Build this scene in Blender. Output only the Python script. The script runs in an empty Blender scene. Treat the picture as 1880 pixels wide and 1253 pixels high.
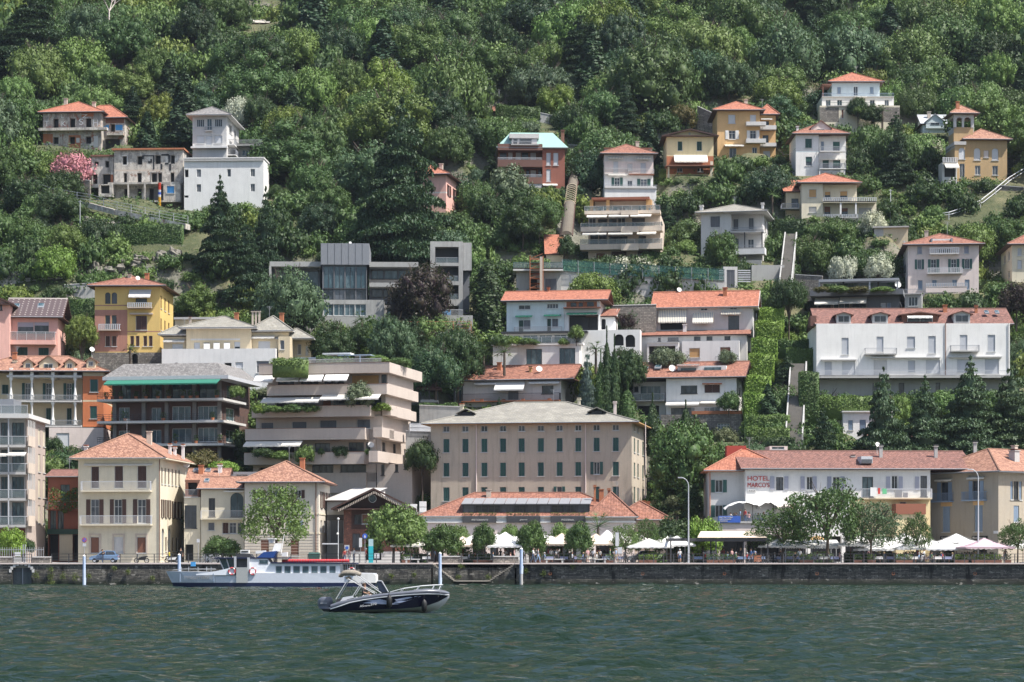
import bpy, math, random
import numpy as np
from mathutils import Vector, Matrix, Euler
random.seed(7)
F=4480.0; HZ=1027.0; CH=3.0
S=bpy.context.scene; C=S.collection
def T(px): return (px-940.0)/F
def zpx(py,Y): return CH+(HZ-py)*Y/F
def at(px,py,Y): return Vector((T(px)*Y,Y,zpx(py,Y)))
def yg(py):
    return 172.05/(.55-(HZ-py)/F)
# ------------------------------------------------ materials
MATS={}
def nodes(name):
    m=bpy.data.materials.new(name); m.use_nodes=True; nt=m.node_tree; nt.nodes.clear()
    o=nt.nodes.new('ShaderNodeOutputMaterial'); b=nt.nodes.new('ShaderNodeBsdfPrincipled')
    nt.links.new(b.outputs[0],o.inputs[0]); return m,nt,b,o
def N(nt,t,**k):
    n=nt.nodes.new('ShaderNode'+t)
    for a,v in k.items():
        if a in n.inputs: n.inputs[a].default_value=v
        else: setattr(n,a,v)
    return n
def mixc(nt,fac,a,b,mode='MIX'):
    n=nt.nodes.new('ShaderNodeMix'); n.data_type='RGBA'; n.blend_type=mode
    for s,v in ((0,fac),(6,a),(7,b)):
        if hasattr(v,'links') or hasattr(v,'is_output'): nt.links.new(v,n.inputs[s])
        else: n.inputs[s].default_value=v if s==0 else (*v,1) if len(v)==3 else v
    return n.outputs[2]
def ramp(nt,src,a,b):
    n=nt.nodes.new('ShaderNodeMapRange'); n.inputs[1].default_value=a; n.inputs[2].default_value=b
    nt.links.new(src,n.inputs[0]); return n.outputs[0]
def coords(nt,scale=(1,1,1),kind='Object'):
    tc=nt.nodes.new('ShaderNodeTexCoord'); mp=nt.nodes.new('ShaderNodeMapping'); mp.inputs['Scale'].default_value=scale
    nt.links.new(tc.outputs[kind],mp.inputs[0]); return mp.outputs[0]
def noise(nt,co,sc,det=4,ro=.6):
    n=N(nt,'TexNoise',Scale=sc,Detail=det,Roughness=ro); nt.links.new(co,n.inputs['Vector']); return n.outputs[0]
def bump(nt,b,h,st=.3,dist=.05):
    n=N(nt,'Bump',Strength=st,Distance=dist); nt.links.new(h,n.inputs['Height']); nt.links.new(n.outputs[0],b.inputs['Normal'])
def mul(c,k): return tuple(min(1,x*k) for x in c)
def plaster(name,c,dirt=.25,c2=None,amt=.5,rough=.85,sc=.35):
    """painted render with weather streaks and patches"""
    if name in MATS: return MATS[name]
    m,nt,b,o=nodes(name); co=coords(nt)
    n1=noise(nt,co,sc,6,.65); st=noise(nt,coords(nt,(2.2,2.2,.18)),1.0,5,.7); n3=noise(nt,co,6,3)
    c2=c2 or mul(c,1-dirt)
    col=mixc(nt,ramp(nt,n1,.5-amt*.35,.5+amt*.35) if amt>.8 else ramp(nt,n1,.35,.8),c,c2)
    col=mixc(nt,ramp(nt,st,.50,.78),col,mul(c,1-dirt*1.2))
    col=mixc(nt,.12,col,n3,'OVERLAY')
    nt.links.new(col,b.inputs['Base Color']); b.inputs['Roughness'].default_value=rough
    bump(nt,b,n3,.15,.02); MATS[name]=m; return m
def flat(name,c,rough=.6,metal=0,var=.1):
    if name in MATS: return MATS[name]
    m,nt,b,o=nodes(name); n=noise(nt,coords(nt),3,4)
    oi=N(nt,'ObjectInfo'); c_=mixc(nt,n,mul(c,1-var),mul(c,1+var)); nt.links.new(mixc(nt,ramp(nt,oi.outputs['Random'],0,1),c_,mixc(nt,1,c_,(.72,.74,.78),'MULTIPLY')),b.inputs['Base Color'])
    b.inputs['Roughness'].default_value=rough; b.inputs['Metallic'].default_value=metal; MATS[name]=m; return m
def tiles(name,c1,c2,w=.5,h=.4,dark=.45,moss=0):
    """clay or slate roof covering laid in courses (UV is in metres along/up the slope)"""
    m,nt,b,o=nodes(name); uv=coords(nt,(1,1,1),'UV')
    br=N(nt,'TexBrick',Scale=1.0); br.offset=.5
    br.inputs['Brick Width'].default_value=w; br.inputs['Row Height'].default_value=h; br.inputs['Mortar Size'].default_value=.035
    br.inputs['Bias'].default_value=-.05
    br.inputs['Color1'].default_value=(*c1,1); br.inputs['Color2'].default_value=(*c2,1); br.inputs['Mortar'].default_value=(*mul(c1,dark),1)
    nt.links.new(uv,br.inputs['Vector'])
    n=noise(nt,uv,.45,6,.7); n2=noise(nt,uv,2.3,5,.75)
    col=mixc(nt,ramp(nt,n,.38,.75),br.outputs[0],mul(c2,.62))
    col=mixc(nt,ramp(nt,n2,.46,.66),col,tuple(x*.9+.04 for x in mul(c1,1.3)) if not moss else (.22,.205,.165))
    n3=noise(nt,uv,1.1,4,.8); col=mixc(nt,ramp(nt,n3,.55,.75),col,mul(c2,.55))
    nt.links.new(col,b.inputs['Base Color']); b.inputs['Roughness'].default_value=.8
    wv=N(nt,'TexWave',Scale=1.6); nt.links.new(uv,wv.inputs['Vector']); bump(nt,b,wv.outputs[1],.5,.05); MATS[name]=m; return m
def stone(name,c1,c2,w=.6,h=.25,mort=(.09,.08,.07)):
    m,nt,b,o=nodes(name); tc=N(nt,'TexCoord'); sx=N(nt,'SeparateXYZ'); nt.links.new(tc.outputs['Object'],sx.inputs[0])
    ad=N(nt,'Math',operation='ADD'); nt.links.new(sx.outputs[0],ad.inputs[0]); nt.links.new(sx.outputs[1],ad.inputs[1])
    cb=N(nt,'CombineXYZ'); nt.links.new(ad.outputs[0],cb.inputs[0]); nt.links.new(sx.outputs[2],cb.inputs[1])
    nn=N(nt,'TexNoise',Scale=.9); nt.links.new(tc.outputs['Object'],nn.inputs['Vector'])
    va=N(nt,'VectorMath',operation='MULTIPLY_ADD'); nt.links.new(nn.outputs[1],va.inputs[0]); va.inputs[1].default_value=(.35,.25,0); nt.links.new(cb.outputs[0],va.inputs[2])
    br=N(nt,'TexBrick',Scale=1.0); nt.links.new(va.outputs[0],br.inputs['Vector'])
    br.inputs['Brick Width'].default_value=w; br.inputs['Row Height'].default_value=h; br.inputs['Mortar Size'].default_value=.03; br.inputs['Mortar Smooth'].default_value=.4
    br.inputs['Color1'].default_value=(*c1,1); br.inputs['Color2'].default_value=(*c2,1); br.inputs['Mortar'].default_value=(*mort,1)
    n=noise(nt,tc.outputs['Object'],.5,6,.7); n2=noise(nt,tc.outputs['Object'],3,5,.7)
    col=mixc(nt,ramp(nt,n,.4,.75),br.outputs[0],mul(c2,.5)); col=mixc(nt,ramp(nt,n2,.55,.75),col,mul(c1,1.7))
    if name=='qstone':
        ns=noise(nt,coords(nt,(.35,.35,.12)),1.3,5,.7); zz=N(nt,'Math',operation='ADD'); nt.links.new(sx.outputs[2],zz.inputs[0]); nt.links.new(ns,zz.inputs[1])
        col=mixc(nt,ramp(nt,zz.outputs[0],1.35,.75),col,(.012,.018,.010)); col=mixc(nt,ramp(nt,noise(nt,coords(nt,(.25,.25,.06)),1.5,4,.7),.56,.62),col,(.012,.012,.011))
        col=mixc(nt,ramp(nt,noise(nt,coords(nt,(.5,.5,1)),2.2,3,.6),.62,.68),col,(.30,.28,.25))
    nt.links.new(col,b.inputs['Base Color']); b.inputs['Roughness'].default_value=.9; bump(nt,b,br.outputs[1],-.6,.06); MATS[name]=m; return m
def stripes(name,c1,c2,sc):
    if name in MATS: return MATS[name]
    m,nt,b,o=nodes(name); w=N(nt,'TexWave',Scale=sc); nt.links.new(coords(nt),w.inputs['Vector'])
    nt.links.new(mixc(nt,ramp(nt,w.outputs[1],.45,.55),c1,c2),b.inputs['Base Color']); b.inputs['Roughness'].default_value=.9; MATS[name]=m; return m
def glassmat(name,c1,c2,c3):
    m,nt,b,o=nodes(name); oi=N(nt,'ObjectInfo'); n=noise(nt,coords(nt,(1.3,1.3,.5)),1.1,3)
    c=mixc(nt,ramp(nt,oi.outputs['Random'],.45,.9),c1,c2); c=mixc(nt,ramp(nt,n,.5,.62),c,c3)
    nt.links.new(c,b.inputs['Base Color']); b.inputs['Roughness'].default_value=.08; b.inputs['IOR'].default_value=1.5; MATS[name]=m; return m
def leafmat(name,trans=.16,rough=.55):
    m,nt,b,o=nodes(name); oi=N(nt,'ObjectInfo'); geo=N(nt,'NewGeometry')
    n=noise(nt,geo.outputs['Position'],.9,3); n2=noise(nt,geo.outputs['Position'],5,2)
    hs=N(nt,'HueSaturation'); nt.links.new(oi.outputs['Color'],hs.inputs['Color'])
    nt.links.new(mixc(nt,ramp(nt,n2,.3,.7),(.68,)*3,(1.32,)*3),hs.inputs['Value'])
    c=mixc(nt,ramp(nt,n,.35,.75),hs.outputs[0],(.115,.15,.03)); c=mixc(nt,.75,c,hs.outputs[0])
    nt.links.new(c,b.inputs['Base Color']); b.inputs['Roughness'].default_value=rough; b.inputs['Specular IOR Level'].default_value=.25
    tr=N(nt,'BsdfTranslucent'); nt.links.new(mixc(nt,.5,c,(.12,.2,.02)),tr.inputs[0]); mx=N(nt,'MixShader'); mx.inputs[0].default_value=trans
    nt.links.new(b.outputs[0],mx.inputs[1]); nt.links.new(tr.outputs[0],mx.inputs[2]); nt.links.new(mx.outputs[0],o.inputs[0]); MATS[name]=m; return m
WALL=dict(white=(.72,.71,.70),white2=(.78,.77,.75),cream=(.66,.60,.47),beige=(.52,.44,.37),sand=(.62,.52,.36),grey=(.44,.43,.42),lgrey=(.58,.57,.56),
 yellow=(.68,.50,.22),pyellow=(.72,.60,.36),orange=(.66,.42,.20),red=(.36,.12,.06),brick=(.27,.10,.07),pink=(.72,.42,.36),lpink=(.70,.60,.56),
 ochre=(.46,.32,.17),rust=(.42,.16,.08),concrete=(.36,.36,.35),dark=(.05,.05,.055),black=(.012,.012,.014),zinc=(.24,.25,.27),slateg=(.15,.16,.18),
 lblue=(.60,.68,.70),taupe=(.47,.40,.36),green=(.015,.06,.045),bgreen=(.03,.10,.085),lgreen=(.03,.20,.13),brown=(.08,.035,.025),mbrown=(.20,.09,.06),bluegrey=(.24,.31,.40),lav=(.36,.37,.44),
 wood=(.13,.05,.03),tan=(.50,.30,.13),awn=(.78,.74,.66),awnp=(.80,.66,.52),steel=(.35,.36,.38),blind=(.55,.56,.58),pipe=(.40,.36,.33),navy=(.01,.02,.07),blue=(.03,.12,.45),copper=(.35,.55,.48),
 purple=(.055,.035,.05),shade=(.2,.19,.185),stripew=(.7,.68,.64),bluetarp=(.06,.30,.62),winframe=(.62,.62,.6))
def W(n):
    if not isinstance(n,str): return n
    if n in MATS: return MATS[n]
    if n in ('tile','tileo','tiled','tileb','slate','slateg2','stone','qstone','glass','glassb','leaf','stripea','stripeb'): return MATS[n]
    c=WALL[n]
    if n in('zinc','steel','copper'): return flat(n,c,.45,.0)
    if n in('green','bgreen','lgreen','brown','black','dark','winframe','awn','awnp','bluegrey','lav','blue','navy','purple','bluetarp','blind'): return flat(n,c,.6)
    return plaster(n,c,.17)
tiles('tile',(.29,.118,.072),(.18,.07,.05)); tiles('tileo',(.38,.135,.075),(.27,.092,.056),dark=.6); tiles('tiled',(.22,.095,.07),(.13,.06,.05)); tiles('tileb',(.36,.185,.12),(.21,.09,.06))
tiles('slate',(.34,.325,.285),(.24,.23,.21),.7,.5,.6,1); tiles('slateg2',(.20,.19,.185),(.15,.145,.145),.6,.5,.6)
stone('stone',(.30,.27,.24),(.17,.155,.14)); stone('qstone',(.20,.185,.16),(.05,.048,.045),.9,.17,(.015,.015,.015)); stone('brickw',(.30,.11,.07),(.20,.08,.055),.5,.15)
glassmat('glass',(.02,.026,.034),(.10,.11,.13),(.05,.06,.075)); glassmat('glassb',(.035,.07,.09),(.06,.10,.12),(.10,.15,.17))
leafmat('leaf'); leafmat('needle',.1); flat('bark',(.10,.075,.055),.9,0,.3)
stripes('stripea',(.75,.70,.55),(.35,.35,.38),1.2); stripes('stripeb',(.75,.74,.70),(.40,.38,.40),1.8)
def ruined(name,a_,b_,c_,d_):
    m,nt,b,o=nodes(name); co=coords(nt); n1=noise(nt,co,.55,8,.75); n2=noise(nt,coords(nt,(1,1,.6)),.9,8,.8); n3=noise(nt,co,.35,6,.7); n4=noise(nt,coords(nt,(3,3,.2)),1.2,5,.7)
    c=mixc(nt,ramp(nt,n1,.48,.54),a_,b_); c=mixc(nt,ramp(nt,n2,.54,.58),c,c_); c=mixc(nt,ramp(nt,n3,.60,.63),c,d_); c=mixc(nt,ramp(nt,n4,.52,.8),c,(.10,.09,.08)); nt.links.new(c,b.inputs['Base Color']); b.inputs['Roughness'].default_value=.95; bump(nt,b,n2,.6,.08); MATS[name]=m
ruined('ruin',(.46,.42,.37),(.27,.25,.24),(.30,.13,.09),(.62,.58,.52)); ruined('ruin2',(.50,.46,.41),(.30,.28,.26),(.62,.60,.56),(.26,.17,.13))
plaster('stained',(.50,.43,.34),.30,(.40,.35,.29),.7,.9,.22)
plaster('conc2',(.40,.40,.39),.35,(.27,.27,.26),.7,.85,.6)
# ------------------------------------------------ mesh builder
def glasspanel():
    if 'gpan' in MATS: return MATS['gpan']
    m,nt,b,o=nodes('glass_panel'); b.inputs['Base Color'].default_value=(.18,.22,.23,1); b.inputs['Roughness'].default_value=.1; t=N(nt,'BsdfTransparent'); x=N(nt,'MixShader'); x.inputs[0].default_value=.4; nt.links.new(t.outputs[0],x.inputs[1]); nt.links.new(b.outputs[0],x.inputs[2]); nt.links.new(x.outputs[0],o.inputs[0]); MATS['gpan']=m; return m
AER=random.Random(77)
class MB:
    def __init__(s): s.v=[];s.f=[];s.m=[];s.uv=[]
    def poly(s,pts,m=0,uv=None):
        n=len(s.v); s.v+= [tuple(p) for p in pts]; s.f.append(tuple(range(n,n+len(pts)))); s.m.append(m); s.uv.append(uv)
    def hexa(s,p,m=0):
        n=len(s.v); s.v+=[tuple(q) for q in p]
        for f in((0,3,2,1),(4,5,6,7),(0,1,5,4),(1,2,6,5),(2,3,7,6),(3,0,4,7)): s.f.append(tuple(n+i for i in f)); s.m.append(m); s.uv.append(None)
    def box(s,x0,y0,z0,x1,y1,z1,m=0):
        s.hexa([(x0,y0,z0),(x1,y0,z0),(x1,y1,z0),(x0,y1,z0),(x0,y0,z1),(x1,y0,z1),(x1,y1,z1),(x0,y1,z1)],m)
    def mbox(s,mp,u0,u1,z0,z1,d0,d1,m=0):
        s.hexa([mp(u0,z0,d0),mp(u1,z0,d0),mp(u1,z0,d1),mp(u0,z0,d1),mp(u0,z1,d0),mp(u1,z1,d0),mp(u1,z1,d1),mp(u0,z1,d1)],m)
    def cyl(s,p,q,r0,r1=None,n=8,m=0,cap=True):
        r1=r0 if r1 is None else r1; p=Vector(p);q=Vector(q); d=(q-p)
        if d.length<1e-6: return
        d.normalize(); a=d.orthogonal().normalized(); b=d.cross(a); k=len(s.v)
        for c,r in((p,r0),(q,r1)):
            for i in range(n):
                t=2*math.pi*i/n; s.v.append(tuple(c+a*(r*math.cos(t))+b*(r*math.sin(t))))
        for i in range(n):
            j=(i+1)%n; s.f.append((k+i,k+j,k+n+j,k+n+i)); s.m.append(m); s.uv.append(None)
        if cap:
            s.f.append(tuple(k+i for i in reversed(range(n)))); s.m.append(m); s.uv.append(None)
            s.f.append(tuple(k+n+i for i in range(n))); s.m.append(m); s.uv.append(None)
    def tube(s,pts,r,n=6,m=0):
        for a,b in zip(pts[:-1],pts[1:]): s.cyl(a,b,r,r,n,m)
    def lathe(s,prof,c=(0,0,0),n=12,m=0):
        k=len(s.v)
        for r,z in prof:
            for i in range(n):
                t=2*math.pi*i/n; s.v.append((c[0]+r*math.cos(t),c[1]+r*math.sin(t),c[2]+z))
        for j in range(len(prof)-1):
            for i in range(n):
                i2=(i+1)%n; s.f.append((k+j*n+i,k+j*n+i2,k+(j+1)*n+i2,k+(j+1)*n+i)); s.m.append(m); s.uv.append(None)
    def loft(s,rings,m=0,close=False,cap=True):
        k=len(s.v); n=len(rings[0])
        for r in rings: s.v+=[tuple(p) for p in r]
        for j in range(len(rings)-1):
            for i in range(n if close else n-1):
                i2=(i+1)%n; s.f.append((k+j*n+i,k+j*n+i2,k+(j+1)*n+i2,k+(j+1)*n+i)); s.m.append(m if isinstance(m,int) else m(j,i)); s.uv.append(None)
        if cap:
            for j in(0,len(rings)-1): s.f.append(tuple(k+j*n+i for i in range(n))); s.m.append(m if isinstance(m,int) else 0); s.uv.append(None)
    def mesh(s,name,mats,smooth=False):
        me=bpy.data.meshes.new(name); me.from_pydata(s.v,[],s.f)
        for m in mats: me.materials.append(W(m) if isinstance(m,str) else m)
        if len(mats)>1: me.polygons.foreach_set('material_index',s.m)
        if any(u for u in s.uv):
            l=me.uv_layers.new(name='UVMap'); buf=[]
            for f,u in zip(s.f,s.uv):
                for i in range(len(f)): buf+= list(u[i]) if u else [0,0]
            l.data.foreach_set('uv',buf)
        if smooth: me.polygons.foreach_set('use_smooth',[True]*len(s.f))
        me.update(); return me
    def build(s,name,mats,parent=None,smooth=False,loc=None,rz=0):
        if isinstance(mats,(str,bpy.types.Material)): mats=[mats]
        o=bpy.data.objects.new(name,s.mesh(name,mats,smooth)); C.objects.link(o)
        if parent: o.parent=parent
        if loc is not None: o.location=loc
        o.rotation_euler[2]=rz
        return o
def tag(o,label=None,cat=None,group=None,kind=None):
    for k,v in(('label',label),('category',cat),('group',group),('kind',kind)):
        if v: o[k]=v
    return o
def empty(name,label,cat,loc=(0,0,0),rz=0,group=None):
    o=bpy.data.objects.new(name,None); C.objects.link(o); o.location=loc; o.rotation_euler[2]=rz; o.empty_display_size=.3
    return tag(o,label,cat,group)
def copy_tree(o,parent=None):
    c=o.copy(); C.objects.link(c); c.parent=parent
    for ch in CH_OF.get(o.name,[]): 
        copy_tree(ch,c)
    return c
CH_OF={}
def index_children(root):
    ch=[o for o in C.objects if o.parent==root]
    CH_OF[root.name]=ch
    for c in ch: index_children(c)
PADS=[]; RECTS=[]; FOOT=[]
EXTRA_RECTS=[]
# ------------------------------------------------ building class
class B:
    def __init__(s,name,label,cat,x0,x1,yt,yb,Y,R=None,L=None,d=10,a=0,group=None,pad=True,rect=True):
        s.Yr=Y; s.d=d
        if R is not None or L is not None:
            t2=T(R if R is not None else L); Xc=T(x1 if R is not None else x0)*Y
            lo,hi=-1.2,1.2
            for _ in range(50):
                m=(lo+hi)/2
                if (Xc-d*math.sin(m))/(Y+d*math.cos(m))>t2: lo=m
                else: hi=m
            a=(lo+hi)/2
        else: a=math.radians(a)
        s.a=a; s.ca=ca=math.cos(a); s.sa=sa=math.sin(a)
        if L is None:
            X1=T(x1)*Y; w=(X1-T(x0)*Y)/(ca-T(x0)*sa); s.P=(X1-w*ca,Y-w*sa)
        else:
            X0=T(x0)*Y; w=(T(x1)*Y-X0)/(ca-T(x1)*sa); s.P=(X0,Y)
        s.w=w; s.z0=zpx(yb,Y)
        s.root=empty(name,label,cat,(s.P[0],s.P[1],s.z0),a,group)
        s.ov=[x0,x1]
        if pad: PADS.append((s.P[0],s.P[1],a,w,d,s.z0))
        s.reg=rect and pad; s.ri=len(RECTS)
        if rect: RECTS.append((min(x0,L or x0),yt,max(x1,R or x1),yb,Y+d*.5))
    def z(s,y): return zpx(y,s.Yr)-s.z0
    def x(s,px,o=0):
        t=T(px); return (t*(s.P[1]+o*s.ca)-s.P[0]+o*s.sa)/(s.ca-t*s.sa)
    def y(s,px,xw):
        t=T(px); return (s.P[0]+xw*s.ca-t*(s.P[1]+xw*s.sa))/(s.sa+t*s.ca)
    def zat(s,y,dep): return zpx(y,s.Yr+dep*s.ca)-s.z0
    def mp(s,face,off):
        if face=='F': return lambda u,z,d: (u,off+d,z)
        if face=='R': return lambda u,z,d: (off-d,u,z)
        return lambda u,z,d: (off+d,u,z)
    def face(s,mb,face,off,u0,u1,z0,z1,wins,bands,mi):
        """one wall face with real openings; wins in local (u0,z0,u1,z1,kind)"""
        mp=s.mp(face,off); us={u0,u1}; zs={z0,z1}
        ww=[]
        for a0,b0,a1,b1,k in wins:
            a0,a1=sorted((a0,a1)); b0,b1=sorted((b0,b1)); a0=max(a0,u0+.02); a1=min(a1,u1-.02); b0=max(b0,z0+.02); b1=min(b1,z1-.02)
            if a1-a0<.1 or b1-b0<.1: continue
            ww.append((a0,b0,a1,b1,k)); us|={a0,a1}; zs|={b0,b1}
        for q in bands:
            for e in(q[0],q[2]): 
                if u0<e<u1: us.add(e)
            for e in(q[1],q[3]):
                if z0<e<z1: zs.add(e)
        us=sorted(us); zs=sorted(zs)
        for i in range(len(us)-1):
            for j in range(len(zs)-1):
                cu=(us[i]+us[i+1])/2; cz=(zs[j]+zs[j+1])/2
                if us[i+1]-us[i]<1e-4 or zs[j+1]-zs[j]<1e-4: continue
                if any(w[0]<cu<w[2] and w[1]<cz<w[3] for w in ww): continue
                m=mi
                for q in bands:
                    if q[0]<cu<q[2] and q[1]<cz<q[3]: m=q[4]
                mb.poly([mp(us[i],zs[j],0),mp(us[i+1],zs[j],0),mp(us[i+1],zs[j+1],0),mp(us[i],zs[j+1],0)],m)
        for a0,b0,a1,b1,k in ww:
            dp=.9 if k[0]=='v' else .22
            for p,q in(((a0,b0),(a1,b0)),((a1,b0),(a1,b1)),((a1,b1),(a0,b1)),((a0,b1),(a0,b0))):
                mb.poly([mp(*p,0),mp(*q,0),mp(*q,dp),mp(*p,dp)],mi)
            if k[0]=='v': mb.poly([mp(a0,b0,dp),mp(a1,b0,dp),mp(a1,b1,dp),mp(a0,b1,dp)],len(s.mats)-1)  # black back sheet stands in for the unlit interior
            else: s.window(mp,a0,b0,a1,b1,k)
            if 'A' in k:
                r=(a1-a0)/2; cu=(a0+a1)/2; cz=b1-r
                for sg in(-1,1):
                    arc=[(cu+sg*r*math.cos(t),cz+r*math.sin(t)) for t in [math.pi/2*i/6 for i in range(7)]]
                    mb.poly([mp(cu+sg*r,b1,-.004)]+[mp(*p,-.004) for p in arc],mi)
    def window(s,mp,a0,b0,a1,b1,k):
        kk=k.split(':'); c=kk[1] if len(kk)>1 else None; t=kk[0].replace('A','')
        fr=MB(); w=.07
        fm='winframe' if 'd' not in t else 'dark'
        fr.mbox(mp,a0,a0+w,b0,b1,.12,.2); fr.mbox(mp,a1-w,a1,b0,b1,.12,.2); fr.mbox(mp,a0+w,a1-w,b1-w,b1,.12,.2); fr.mbox(mp,a0+w,a1-w,b0,b0+w,.12,.2)
        n=int(''.join(ch for ch in t if ch.isdigit()) or (2 if (t[0] in 'po' and a1-a0>.75) else 1))
        for i in range(1,n):
            u=a0+(a1-a0)*i/n; fr.mbox(mp,u-.03,u+.03,b0+w,b1-w,.12,.19)
        if 't' in t: fr.mbox(mp,a0+w,a1-w,b0+(b1-b0)*.68,b0+(b1-b0)*.68+.05,.125,.185)
        if 'n' not in t: fr.mbox(mp,a0-.09,a1+.09,b0-.1,b0-.004,-.1,.1)
        if t[0]=='c':  # closed shutter or blind
            wo=fr.build('window',[fm],s.root); q=MB(); ns=max(2,int((b1-b0)/.16))
            if c in('blind','awn','stripew','white2','lgrey','tan','mbrown'): 
                q.mbox(mp,a0+w,a1-w,b0+w,b1-w,.10,.16)
            else:
                for sg in(0,1):
                    ua=a0+w+sg*(a1-a0-2*w)/2+.01; ub=ua+(a1-a0-2*w)/2-.02; q.mbox(mp,ua,ub,b0+.02,b1-.02,.08,.14)
                    for i in range(ns): zz=b0+.08+(b1-b0-.16)*i/ns; q.mbox(mp,ua+.05,ub-.05,zz,zz+.07,.055,.079)
            q.build('blind' if c in('blind','awn','stripew','white2','lgrey','tan','mbrown') else 'shutter',[c],wo); return
        wo=fr.build('window',[fm],s.root)
        g=MB(); g.mbox(mp,a0+w*.5,a1-w*.5,b0+w*.5,b1-w*.5,.165,.18); g.build('pane',['glassb' if 'b' in t else 'glass'],wo)
        if t[0]=='h':   # half lowered roller blind
            q=MB(); q.mbox(mp,a0+w,a1-w,b0+(b1-b0)*random.uniform(.35,.7),b1-w,.09,.15); q.build('blind',[c or 'blind'],wo)
        if t[0]=='o':
            hw=(a1-a0)/2
            for sg in(-1,1):
                q=MB(); e=a0-.03 if sg<0 else a1+.03; f=e+sg*hw; e,f=sorted((e,f)); q.mbox(mp,e,f,b0,b1,-.07,-.025)
                ns=max(3,int((b1-b0)/.2))
                for i in range(ns): zz=b0+.08+(b1-b0-.16)*i/ns; q.mbox(mp,e+.06,f-.06,zz,zz+.09,-.09,-.071)
                q.build('shutter',[c or 'green'],wo)
    def vol(s,x0,x1,yt,yb,o=0,d=None,m='white',wins=(),side=(),sL=(),bands=(),name='wall',rim=False,ov=0):
        d=d or s.d; X0=s.x(x0,o); X1=s.x(x1,o); z1=s.z(yt); z0=s.z(yb)
        ms=[m]; bl=[]
        for q in bands:
            if q[4] not in ms: ms.append(q[4])
            bl.append((s.x(q[0],o) if q[0] else -99,s.z(q[3]),s.x(q[2],o) if q[2] else 999,s.z(q[1]),ms.index(q[4])))
        bs=[(-99,q[1],999,q[3],q[4]) for q in bl if q[0]==-99 or q[2]==999]
        if 'black' not in ms: ms.append('black')
        s.mats=ms; mb=MB()
        s.face(mb,'F',o,X0,X1,z0,z1,[(s.x(w[0],o),s.z(w[3]),s.x(w[2],o),s.z(w[1]),w[4]) for w in wins],bl,0)
        s.face(mb,'R',X1,o,o+d,z0,z1,[(s.y(w[0],X1),s.z(w[3]),s.y(w[2],X1),s.z(w[1]),w[4]) for w in side],bs,0)
        s.face(mb,'L',X0,o,o+d,z0,z1,[(s.y(w[0],X0),s.z(w[3]),s.y(w[2],X0),s.z(w[1]),w[4]) for w in sL],bs,0)
        mb.poly([(X0,o+d,z0),(X1,o+d,z0),(X1,o+d,z1),(X0,o+d,z1)]); mb.poly([(X0,o,z1),(X1,o,z1),(X1,o+d,z1),(X0,o+d,z1)])
        for f in () if z0>1.2 else ((X0,o,X1,o),(X1,o,X1,o+d),(X0,o,X0,o+d),(X0,o+d,X1,o+d)): mb.poly([(f[0],f[1],z0-5),(f[2],f[3],z0-5),(f[2],f[3],z0),(f[0],f[1],z0)])
        s.last=(x0,x1,yt,o,d)
        if s.reg:
            FOOT.append((s.P[0]+X0*s.ca-o*s.sa,s.P[1]+X0*s.sa+o*s.ca,s.a,X1-X0,d,0)); q=RECTS[s.ri]
            if yb-yt>14: RECTS[s.ri]=(min(q[0],x0),min(q[1],yt),max(q[2],x1),q[3],q[4])
        return mb.build(name,ms,s.root)
    def roof(s,kind,ye,yt,x0=None,x1=None,o=None,d=None,m='tile',ov=.7,th=.16,hip=1.0,wm='white',name='roof',fas='brown'):
        lx0,lx1,_,lo,ld=s.last; x0=lx0 if x0 is None else x0; x1=lx1 if x1 is None else x1; o=lo if o is None else o; d=ld if d is None else d
        X0=s.x(x0,o)-ov; X1=s.x(x1,o)+ov; Y0=o-ov; Y1=o+d+ov; zE=s.z(ye)+.0
        if kind in('shed',): zR=s.zat(yt,Y1)
        elif kind=='gy': zR=s.zat(yt,Y0)
        else: zR=s.zat(yt,(Y0+Y1)/2)
        W_=X1-X0; D_=Y1-Y0; mb=MB(); my=(Y0+Y1)/2; mx=(X0+X1)/2
        def rp(pts):
            a=Vector(pts[0]); b=Vector(pts[1]); e=(b-a).normalized(); n=(b-a).cross(Vector(pts[2])-a).normalized(); g=n.cross(e)
            mb.poly(pts,0,[((Vector(p)-a).dot(e)+a.x*0,(Vector(p)-a).dot(g)) for p in pts])
        A,Bq,Cq,D=(X0,Y0,zE),(X1,Y0,zE),(X1,Y1,zE),(X0,Y1,zE)
        if kind=='hip':
            if W_>=D_:
                r=D_/2*hip; p,q=(X0+r,my,zR),(X1-r,my,zR)
                if W_/2<r: p=q=(mx,my,zR)
            else:
                r=W_/2*hip; p=(mx,Y0+r,zR); q=(mx,Y1-r,zR)
            if W_>=D_:
                rp([A,Bq,q,p]); rp([Bq,Cq,q]); rp([Cq,D,p,q]); rp([D,A,p])
                for e,f in((A,p),(Bq,q),(p,q)): mb.cyl(e,f,.13,.13,5,0)
            else:
                rp([A,Bq,p]); rp([Bq,Cq,q,p]); rp([Cq,D,q]); rp([D,A,p,q])
                for e,f in((A,p),(Bq,p),(p,q)): mb.cyl(e,f,.13,.13,5,0)
        elif kind=='gx':
            p,q=(X0,my,zR),(X1,my,zR); rp([A,Bq,q,p]); rp([Cq,D,p,q]); mb.cyl(p,q,.13,.13,5,0)
            for X,i in((X0+ov,0),(X1-ov,1)): mb.poly([(X,Y0+ov,zE),(X,Y1-ov,zE),(X,my,zR-.1)],2)
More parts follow.
